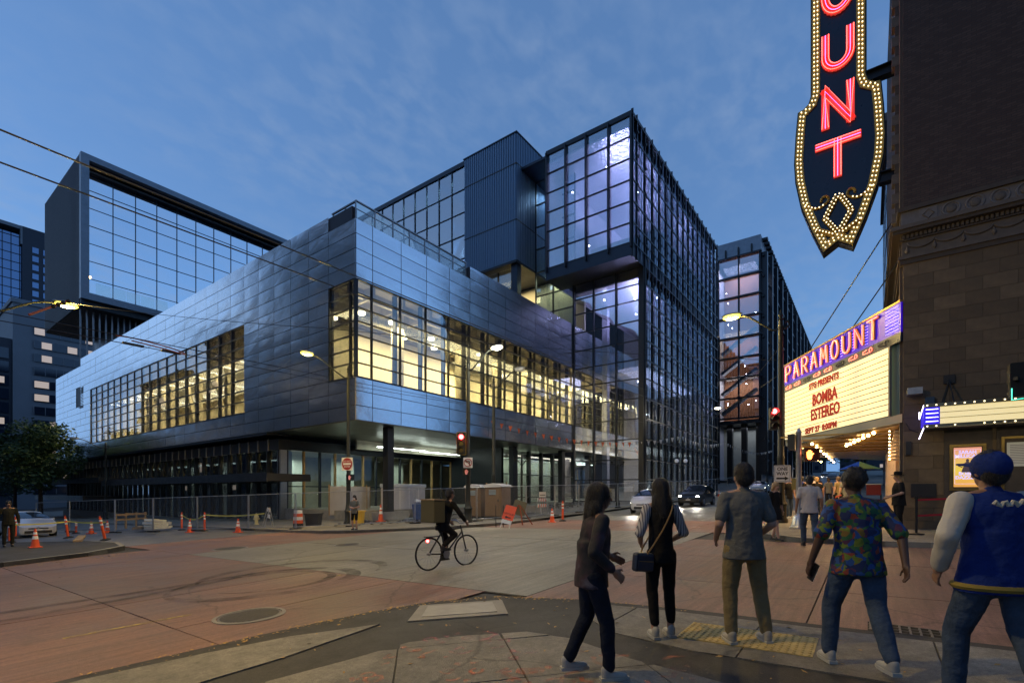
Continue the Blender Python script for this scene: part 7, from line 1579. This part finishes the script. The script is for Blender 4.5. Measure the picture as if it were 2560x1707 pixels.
def person(label, x, y, off, heading, H, skin, hair, top, bottom, shoes, feet=((-.1,0),(.1,0)), lift=(0,0), knee=(.03,.03), arms=None, lean=0., vox=.016, short=True, long_hair=0, face=False, sleeve=None, loose=1., shorts=None, hairstyle='short', build=1., turn=0., group=None, skirt=None, sleeve_len=.55, extra=None, cuff=None):
    k = H/1.75; z0 = gz(x, y)+off
    t = thing('person', (x, y, z0), label, 'person', heading-rad(90), group)
    V = Vector; pel = V((0, 0, .93)); ch = V((0, lean*.35, 1.30)); nk = V((0, lean*.52, 1.475)); hd = V((0, lean*.62+.015, 1.635))
    sh = {s: V((s*.172*build, lean*.48-.005, 1.428)) for s in (-1, 1)}; hip = {s: V((s*.095*build, 0, .92)) for s in (-1, 1)}
    an = {}; kn = {}
    for i, s in enumerate((-1, 1)):
        f = feet[i]; an[s] = V((f[0], f[1]-.02, .095+lift[i])); kn[s] = (hip[s]+an[s])/2 + V((s*.01, knee[i], .02))
    A = arms or {}
    el = {s: V(A[s][0]) if s in A else V((s*.25*build, -.03, 1.15)) for s in (-1, 1)}; wr = {s: V(A[s][1]) if s in A else V((s*.265*build, .03, .90)) for s in (-1, 1)}
    sc = lambda m: setattr(m, 'v', [tuple(Vector(v)*k) for v in m.v])
    # body: one continuous surface
    m = MB(); cap_(m, pel, ch, .115, .125); ell(m, ch+V((0,0,.03)), .155*build, .098, .17); ell(m, pel, .15*build, .105, .13); cap_(m, nk-V((0,0,.04)), hd-V((0,0,.06)), .056, .052)
    hm = MB(); RT = Matrix.Rotation(turn, 4, 'Z')
    ell(hm, (0,-.008,.02), .074, .094, .108); ell(hm, (0,.022,-.045), .056, .066, .075); cap_(hm, (0,.09,.0), (0,.108,-.025), .011, .014, 8, 3)
    for s in (-1, 1): ell(hm, (s*.077,-.01,-.01), .012, .022, .033); ell(hm, (s*.03,.078,-.03), .02, .014, .02)
    ell(hm, (0,.084,-.062), .024, .01, .008); hm.v = [tuple(hd + (RT @ V(v))) for v in hm.v]; m.v += []; b0 = len(m.v); m.v += hm.v; m.f += [[i+b0 for i in f] for f in hm.f]; m.m += [0]*len(hm.f)
    for i, s in enumerate((-1, 1)):
        cap_(m, sh[s], el[s], .05, .042); cap_(m, el[s], wr[s], .041, .027); hand(m, wr[s], (wr[s]-el[s]), A[s][2] if s in A and len(A[s]) > 2 else (s, 0, .2), -s)
        cap_(m, hip[s], kn[s], .082, .055); cap_(m, kn[s], an[s], .055, .038); cap_(m, an[s]-V((0,.02,.04)), an[s]+V((0,.13,-.06)), .035, .03)
        cap_(m, sh[s], nk, .055, .05)
    sc(m); remeshed(m, 'body', MAT[skin], t, .0062 if vox < .013 else .014, 1)
    # face
    if face:
        m = MB()
        for s in (-1, 1): ell(m, hd + (RT @ V((s*.03,.083,.008))), .011, .006, .006)
        ell(m, hd + (RT @ V((0,.093,-.062))), .022, .004, .004); sc(m); m.build('face_features', MAT['eye'], t, True)
    # trousers, skirt
    if bottom:
        m = MB(); ell(m, pel+V((0,-.008,-.02)), .148*build, .112, .125)
        for i, s in enumerate((-1, 1)):
            end = an[s]+V((0,-.0,.03 if not cuff else cuff)); cap_(m, hip[s]+V((0,-.012,0)), kn[s], .094*loose, .070*loose); 
            if not shorts: cap_(m, kn[s], end, .070*loose, .056*loose)
            else: pass
        sc(m); remeshed(m, 'trousers', MAT[bottom], t, vox*.9, 3, .017)
    if skirt:
        m = MB(); m.lathe([(.13,1.02),(.165,.92),(.19,.72),(.20,.62)], (0,0,0), 20); sc(m); m.build('skirt', MAT[skirt], t, True)
    # shoes
    for i, s in enumerate((-1, 1)):
        m = MB(); a = an[s]; cap_(m, a-V((0,.03,.05)), a+V((0,.14,-.062)), .043, .036); ell(m, a+V((0,-.025,-.01)), .042, .05, .06); sc(m); so = remeshed(m, 'shoe', MAT[shoes], t, .013, 2)
        m = MB(); m.prism([((a.x+q[0])*k, (a.y+q[1])*k) for q in ((-.036,-.08),(.036,-.08),(.046,.02),(.043,.12),(.02,.185),(-.02,.185),(-.043,.12),(-.046,.02))], Matrix.Translation((0,0,(a.z-.095)*k+.002)), .028); m.build('sole', MAT['sole'] if shoes != 'shoe_black' else MAT['shoe_black'], so)
    # shirt or jacket
    m = MB(); L_ = loose
    ell(m, ch+V((0,-.005,.02)), .178*build*L_, .122*L_, .19); cap_(m, ch, pel+V((0,0,.03)), .14*L_, .145*L_); m.lathe([(.10,.36),(.150,.30),(.152,.16),(.166,.04),(.180,-.07),(.184,-.10)], (0,-.008,.93), 24, 0, Matrix.Diagonal(Vector((build*L_,.84*L_,1,1))))
    for s in (-1, 1): cap_(m, sh[s]-V((0,0,.012)), nk-V((0,.005,.02)), .06*L_, .058)
    sleeves = MB() if sleeve else m
    for s in (-1, 1):
        if sleeve_len > 0:
            if sleeve_len <= 1: cap_(sleeves, sh[s], sh[s]+(el[s]-sh[s])*sleeve_len, .059*L_, .060*L_)
            else: cap_(sleeves, sh[s], el[s], .066*L_, .058*L_); cap_(sleeves, el[s], el[s]+(wr[s]-el[s])*(sleeve_len-1), .058*L_, .046*L_)
    sc(m); remeshed(m, 'shirt', MAT[top], t, vox*.9, 3, .016)
    if sleeve: sc(sleeves); remeshed(sleeves, 'sleeves', MAT[sleeve], t, vox*.9, 3, .016)
    m = MB(); cap_(m, nk-V((0,.012,.035)), nk+V((0,-.004,.012)), .069, .062); sc(m); remeshed(m, 'collar', MAT[top], t, .011, 2)
    # hair
    if hairstyle:
        m = MB(); ell(m, (0,-.016,.036), .092, .108, .108)
        if hairstyle == 'short': ell(m, (0,-.05,-.015), .084, .072, .088)
        if hairstyle == 'curly':
            for i in range(40): a = i*2.4; zz = .02+.1*(i/40); r = .075*math.cos(i/40*1.2); ell(m, (r*math.cos(a), -.02+r*math.sin(a)*1.1, zz), .03, .03, .028)
        if hairstyle == 'bun': ell(m, (0,-.09,.07), .045, .045, .045); ell(m, (0,-.04,-.01), .08, .07, .08)
        if long_hair:
            cap_(m, (0,-.045,.0), (0,-.075,-long_hair), .085, .075); ell(m, (0,-.06,-long_hair*.6), .122, .068, long_hair*.6)
            for s in (-1, 1): cap_(m, (s*.065,-.01,.0), (s*.075,-.05,-long_hair*.8), .035, .03)
        cutter = lambda v: v
        m.v = [tuple(hd + (RT @ V(v))) for v in m.v]; sc(m); ho = remeshed(m, 'hair', MAT[hair], t, .011, 2, .012)
        if vox < .013: strands(ho, MAT[hair], t, hd*k, long_hair, hairstyle == 'curly')
    if extra: extra(t, k, dict(hd=hd, nk=nk, ch=ch, pel=pel, sh=sh, hip=hip, wr=wr, el=el, RT=RT))
    return t
HE = HEAD
# --- woman with shoulder bag
def bag_extra(t, k, J):
    m = MB(); pts = smooth_path([(.10,-.10,1.49),(.06,-.155,1.40),(-.03,-.165,1.22),(-.13,-.15,1.05),(-.2,-.12,.93)]); pts2 = smooth_path([(.10,-.08,1.5),(.09,.06,1.47),(.05,.14,1.35),(-.08,.15,1.1),(-.19,.08,.95),(-.21,-.06,.92)])
    m.tube([p*k for p in pts], .009, 6); m.tube([p*k for p in pts2], .009, 6); m.build('bag_strap', M_('tan_strap', (.2,.12,.04), .6), t, True)
    b = bx(-.12,.12,-.045,.045,-.11,.09).build('shoulder_bag', M_('navy_leather', (.012,.018,.04), .4), t, bevel=.03, loc=(-.235*k,-.10*k,.86*k), rot=(0,.1,.35)); bx(-.1,.1,-.052,-.046,-.09,.01).build('bag_pocket', M_('navy_leather2', (.015,.022,.05), .4), b, bevel=.004); bx(-.09,.09,-.056,-.05,.0,.006).build('bag_zip', MAT['brass'], b)
person('woman in black vest and striped sleeves with a small shoulder bag, seen from behind', 5.13, 1.8, SWO, HE+.08, 1.67, 'skin', 'hair_black', 'black_cloth', 'black_cloth', 'shoe_white', ((-.085,-.03),(.12,.03)), arms={-1: ((-.25,-.04,1.16),(-.17,.17,1.05)), 1: ((.25,-.04,1.16),(.17,.17,1.05))}, vox=.012, long_hair=.27, hairstyle='long', sleeve='striped', sleeve_len=1.15, loose=.93, build=.9, extra=bag_extra, cuff=.09)
person('man in grey polo shirt and khaki trousers standing with legs apart', 5.36, 1.03, SWO, HE-.02, 1.79, 'skin', 'hair_black', 'grey_polo', 'khaki', 'shoe_grey', ((-.13,.0),(.22,.02)), arms={-1: ((-.255,-.05,1.17),(-.2,.17,1.02)), 1: ((.255,-.05,1.17),(.2,.17,1.02))}, vox=.012, sleeve_len=.75, build=1.06, loose=1.06)
def phone_extra(t, k, J):
    w = J['wr'][-1]; bx(-.006,.006,-.04,.04,-.08,.08).build('phone', MAT['black'], t, bevel=.004, loc=tuple((w+Vector((.025,.02,-.1)))*1.0*k), rot=(.3,.2,.2)); bx(.0065,.0075,-.036,.036,-.074,.074).build('phone_screen', E_('phone_glow', (.6,.85,1), .6), t, loc=tuple((w+Vector((.025,.02,-.1)))*k), rot=(.3,.2,.2))
person('man in bright floral shirt and jeans walking off with a phone', 5.1, .09, SWO, HE-.12, 1.69, 'skin_dark', 'hair_black', 'floral', 'jeans', 'shoe_white', ((-.16,.16),(.1,-.28)), lift=(.0,.06), knee=(.07,.06), arms={-1: ((-.31,-.02,1.16),(-.35,.06,.93)), 1: ((.29,-.12,1.17),(.27,-.2,.95))}, vox=.012, sleeve_len=.9, build=1.1, loose=1.12, hairstyle='curly', lean=.06, extra=phone_extra)
def jacket_extra(t, k, J):
    m = MB(); ch = J['ch']; hd = J['hd']
    ell(m, hd+Vector((0,-.018,.03)), .101, .122, .11); sc_ = [tuple(Vector(v)*k) for v in m.v]; m.v = sc_; remeshed(m, 'cap', MAT['blue_wool'], t, .011, 2)
    m = MB(); m.prism([(.085*math.cos(a), .085*math.sin(a)+(.085 if math.sin(a) > .1 else 0)) for a in frange(-.3, math.pi+.3, 14)], Matrix.Translation(tuple((hd+Vector((0,.05,.03)))*k)) @ Matrix.Rotation(.15,4,'X'), .008); m.build('cap_brim', MAT['blue_wool'], t)
    m = MB(); m.lathe([(.19*1.13*k,0),(.2*1.13*k,.02),(.19*1.13*k,.04)], (0,-.005,.85*k), 28, 0, Matrix.Diagonal(Vector((1.12,.84,1,1)))); m.build('waistband', M_('knit_band', (.25,.18,.03), .8), t, True)
    pts = [((-.15+.3*i/24), -.178-.022*math.cos((i/24-.5)*3.1), 1.415+.018*math.sin(i*1.7)+.02*(i/24)) for i in range(25)]; m = MB(); m.tube([Vector(p)*k for p in pts], .011, 6); m.build('script_lettering', M_('chenille_script', (.5,.47,.38), .9), t, True)
person('man in blue varsity jacket with cream sleeves and blue cap at right edge', 4.53, -.67, SWO, HE-.1, 1.75, 'skin_tan', 'hair_black', 'blue_wool', 'jeans', 'shoe_white', ((-.12,.2),(.14,-.2)), lift=(0,.05), knee=(.06,.05), arms={-1: ((-.33,-.06,1.2),(-.3,.06,.98)), 1: ((.33,-.06,1.2),(.3,.1,.98))}, vox=.012, sleeve='cream_sleeve', sleeve_len=1.92, build=1.12, loose=1.13, hairstyle='short', lean=.05, extra=jacket_extra)
person('dark-clothed long-haired walker striding right across the near slabs', 3.74, 1.90, SWO, HEAD-rad(82), 1.64, 'skin_tan', 'hair_black', 'patterned', 'navy_jeans', 'shoe_white', ((-.09,-.17),(.08,.15)), lift=(.05,0), knee=(.08,.04), arms={-1: ((-.24,.02,1.17),(-.18,.22,1.08)), 1: ((.25,-.06,1.16),(.22,.12,1.0))}, vox=.012, sleeve_len=1.85, loose=1.02, hairstyle='long', long_hair=.16, lean=.09, face=True)
# --- people across the street by the theatre
SEF = HEAD + math.pi
person('woman in short black dress and boots walking towards the crossing', 15.5, 2.15, .02, SEF+.3, 1.62, 'skin', 'hair_blond', 'black_cloth', None, 'shoe_black', ((-.08,-.16),(.08,.2)), knee=(.05,.03), skirt='black_cloth', sleeve_len=1.3, face=True, hairstyle='long', long_hair=.12, build=.88, loose=.95)
person('man in white T-shirt and jeans walking away onto the far kerb', 14.5, 1.25, .0, HEAD-.35, 1.78, 'skin_tan', 'hair_black', 'white_tee', 'jeans', 'shoe_black', ((-.09,.16),(.1,-.2)), lift=(0,.05), knee=(.05,.05), sleeve_len=.7, loose=1.08, build=1.05)
person('bearded man in black T-shirt waiting left of the aluminium post', 23.0, 2.7, KERB, SEF+.2, 1.72, 'skin', 'hair_brown', 'black_cloth', 'jeans', 'shoe_white', ((-.1,0),(.1,.06)), face=True, sleeve_len=.6)
person('man in black T-shirt waiting right behind the aluminium post', 22.0, 1.9, KERB, SEF-.2, 1.7, 'skin_tan', 'hair_black', 'black_cloth', 'navy_jeans', 'shoe_black', ((-.1,0),(.12,.0)), face=True, sleeve_len=.6)
def hat_extra(t, k, J):
    hd = J['hd']; m = MB(); m.lathe([(.17,0),(.165,.012),(.10,.016),(.098,.09),(.07,.11),(.01,.112)], tuple(hd+Vector((0,-.005,.055))), 20); m.v = [tuple(Vector(v)*k) for v in m.v]; m.build('brimmed_hat', MAT['black_cloth'], t, True)
person('guard in black with brimmed hat beside the red queue belts', 16.75, -.62, KERB, HEAD+rad(70), 1.66, 'skin', 'hair_blond', 'black_cloth', 'black_cloth', 'shoe_black', ((-.1,0),(.12,-.05)), arms={-1: ((-.27,.0,1.18),(-.2,.26,1.08)), 1: ((.26,-.02,1.16),(.2,.2,1.06))}, face=True, long_hair=.16, hairstyle='long', sleeve_len=.7, build=1.1, loose=1.1, extra=hat_extra)
# --- far side: masked pedestrian, worker, courier
def mask_extra(t, k, J):
    hd = J['hd']; m = MB(); ell(m, hd+Vector((0,.06,-.05)), .055, .045, .045); m.v = [tuple(Vector(v)*k) for v in m.v]; m.build('face_mask', MAT['white'], t, True)
MAT['grey_tee'] = cloth('grey_tee', (.16,.17,.15)); 
person('pedestrian in white face mask and shorts waiting on the far corner', 13.55, 18.75, KERB, SEF-.1, 1.55, 'skin', 'hair_black', 'grey_tee', 'black_cloth', 'shoe_black', ((-.1,0),(.1,0)), arms={-1: ((-.24,.02,1.15),(-.02,.2,1.12)), 1: ((.24,.02,1.15),(.03,.2,1.1))}, face=True, shorts=True, hairstyle='long', long_hair=.12, sleeve_len=.6, extra=mask_extra, build=.92)
MAT['hivis'] = cloth('dark_workwear', (.02,.02,.015))
def helmet_extra(t, k, J):
    w = J['wr'][1]; m = MB(); ell(m, w+Vector((.08,.05,-.06)), .13, .15, .11); m.v = [tuple(Vector(v)*k) for v in m.v]; m.build('hard_hat', MAT['yellowbin'], t, True)
person('worker in dark clothes holding a yellow hard hat at left edge', 3.75, 27.2, KERB, SEF+.9, 1.78, 'skin_tan', 'hair_black', 'hivis', 'hivis', 'shoe_black', ((-.1,0),(.12,.02)), arms={1: ((.3,-.02,1.15),(.33,.12,1.02))}, sleeve_len=1.9, face=True, build=1.05, extra=helmet_extra)
def courier_extra(t, k, J):
    b = bx(-.24,.24,-.42,-.12,1.0,1.48).build('delivery_box', M_('olive_box', (.09,.08,.04), .8), t, bevel=.02); bx(-.25,.25,-.43,-.11,1.48,1.5).build('box_lid', MAT['wood'], b)
cp = Vector((7.9, 7.55)); 
person('courier in dark clothes with a box backpack riding the bicycle', 7.75, 7.57, .03, rad(-8), 1.72, 'skin_tan', 'hair_black', 'black_cloth', 'black_cloth', 'shoe_black', ((-.1,.10),(.1,-.02)), lift=(.14,.38), knee=(.16,.28), arms={-1: ((-.3,.25,1.2),(-.29,.42,1.02)), 1: ((.3,.25,1.2),(.29,.42,1.02))}, lean=.32, sleeve_len=1.8, extra=courier_extra)
# --- the crowd under and beyond the marquee
CR = [(25.5,1.9,'hair_blond','black_cloth','fair-haired person in black under the marquee'),(27.5,1.2,'hair_brown','khaki','person with tan backpack walking up the pavement'),(29.0,2.3,'hair_black','white_tee','person in white top beyond the marquee bulbs'),(31,.6,'hair_black','navy_jeans','person in dark blue near the theatre doors'),(33,1.9,'hair_brown','grey_polo','person in grey under the far marquee edge'),(36,1.1,'hair_black','black_cloth','person in black before the parasol'),(38.5,2.2,'hair_black','blue_wool','person in blue left of the parasol'),(44,1.5,'hair_black','hivis','person in dark clothes past the food cart'),(24.2,.8,'hair_brown','grey_tee','person in pale grey close to the lit entry wall'),(26.6,2.6,'hair_black','blue_wool','person in blue at the kerb under the marquee'),(34.5,2.5,'hair_black','black_cloth','person in black at the kerb beyond the marquee'),(40,1.4,'hair_blond','white_tee','fair-haired person in white by the food cart')]
for i, (x, y, hr, tp, lb) in enumerate(CR):
    person(lb, x, y, KERB, HEAD+random.choice((0,.3,-.4,3.0)), random.uniform(1.6,1.8), random.choice(('skin','skin_tan','skin_dark')), hr, tp, random.choice(('jeans','black_cloth','navy_jeans')), 'shoe_black', ((-.1,random.uniform(-.1,.15)),(.1,random.uniform(-.15,.1))), vox=.022, face=False, group='crowd on the theatre pavement')

bpy.data.scenes.remove(TMP)
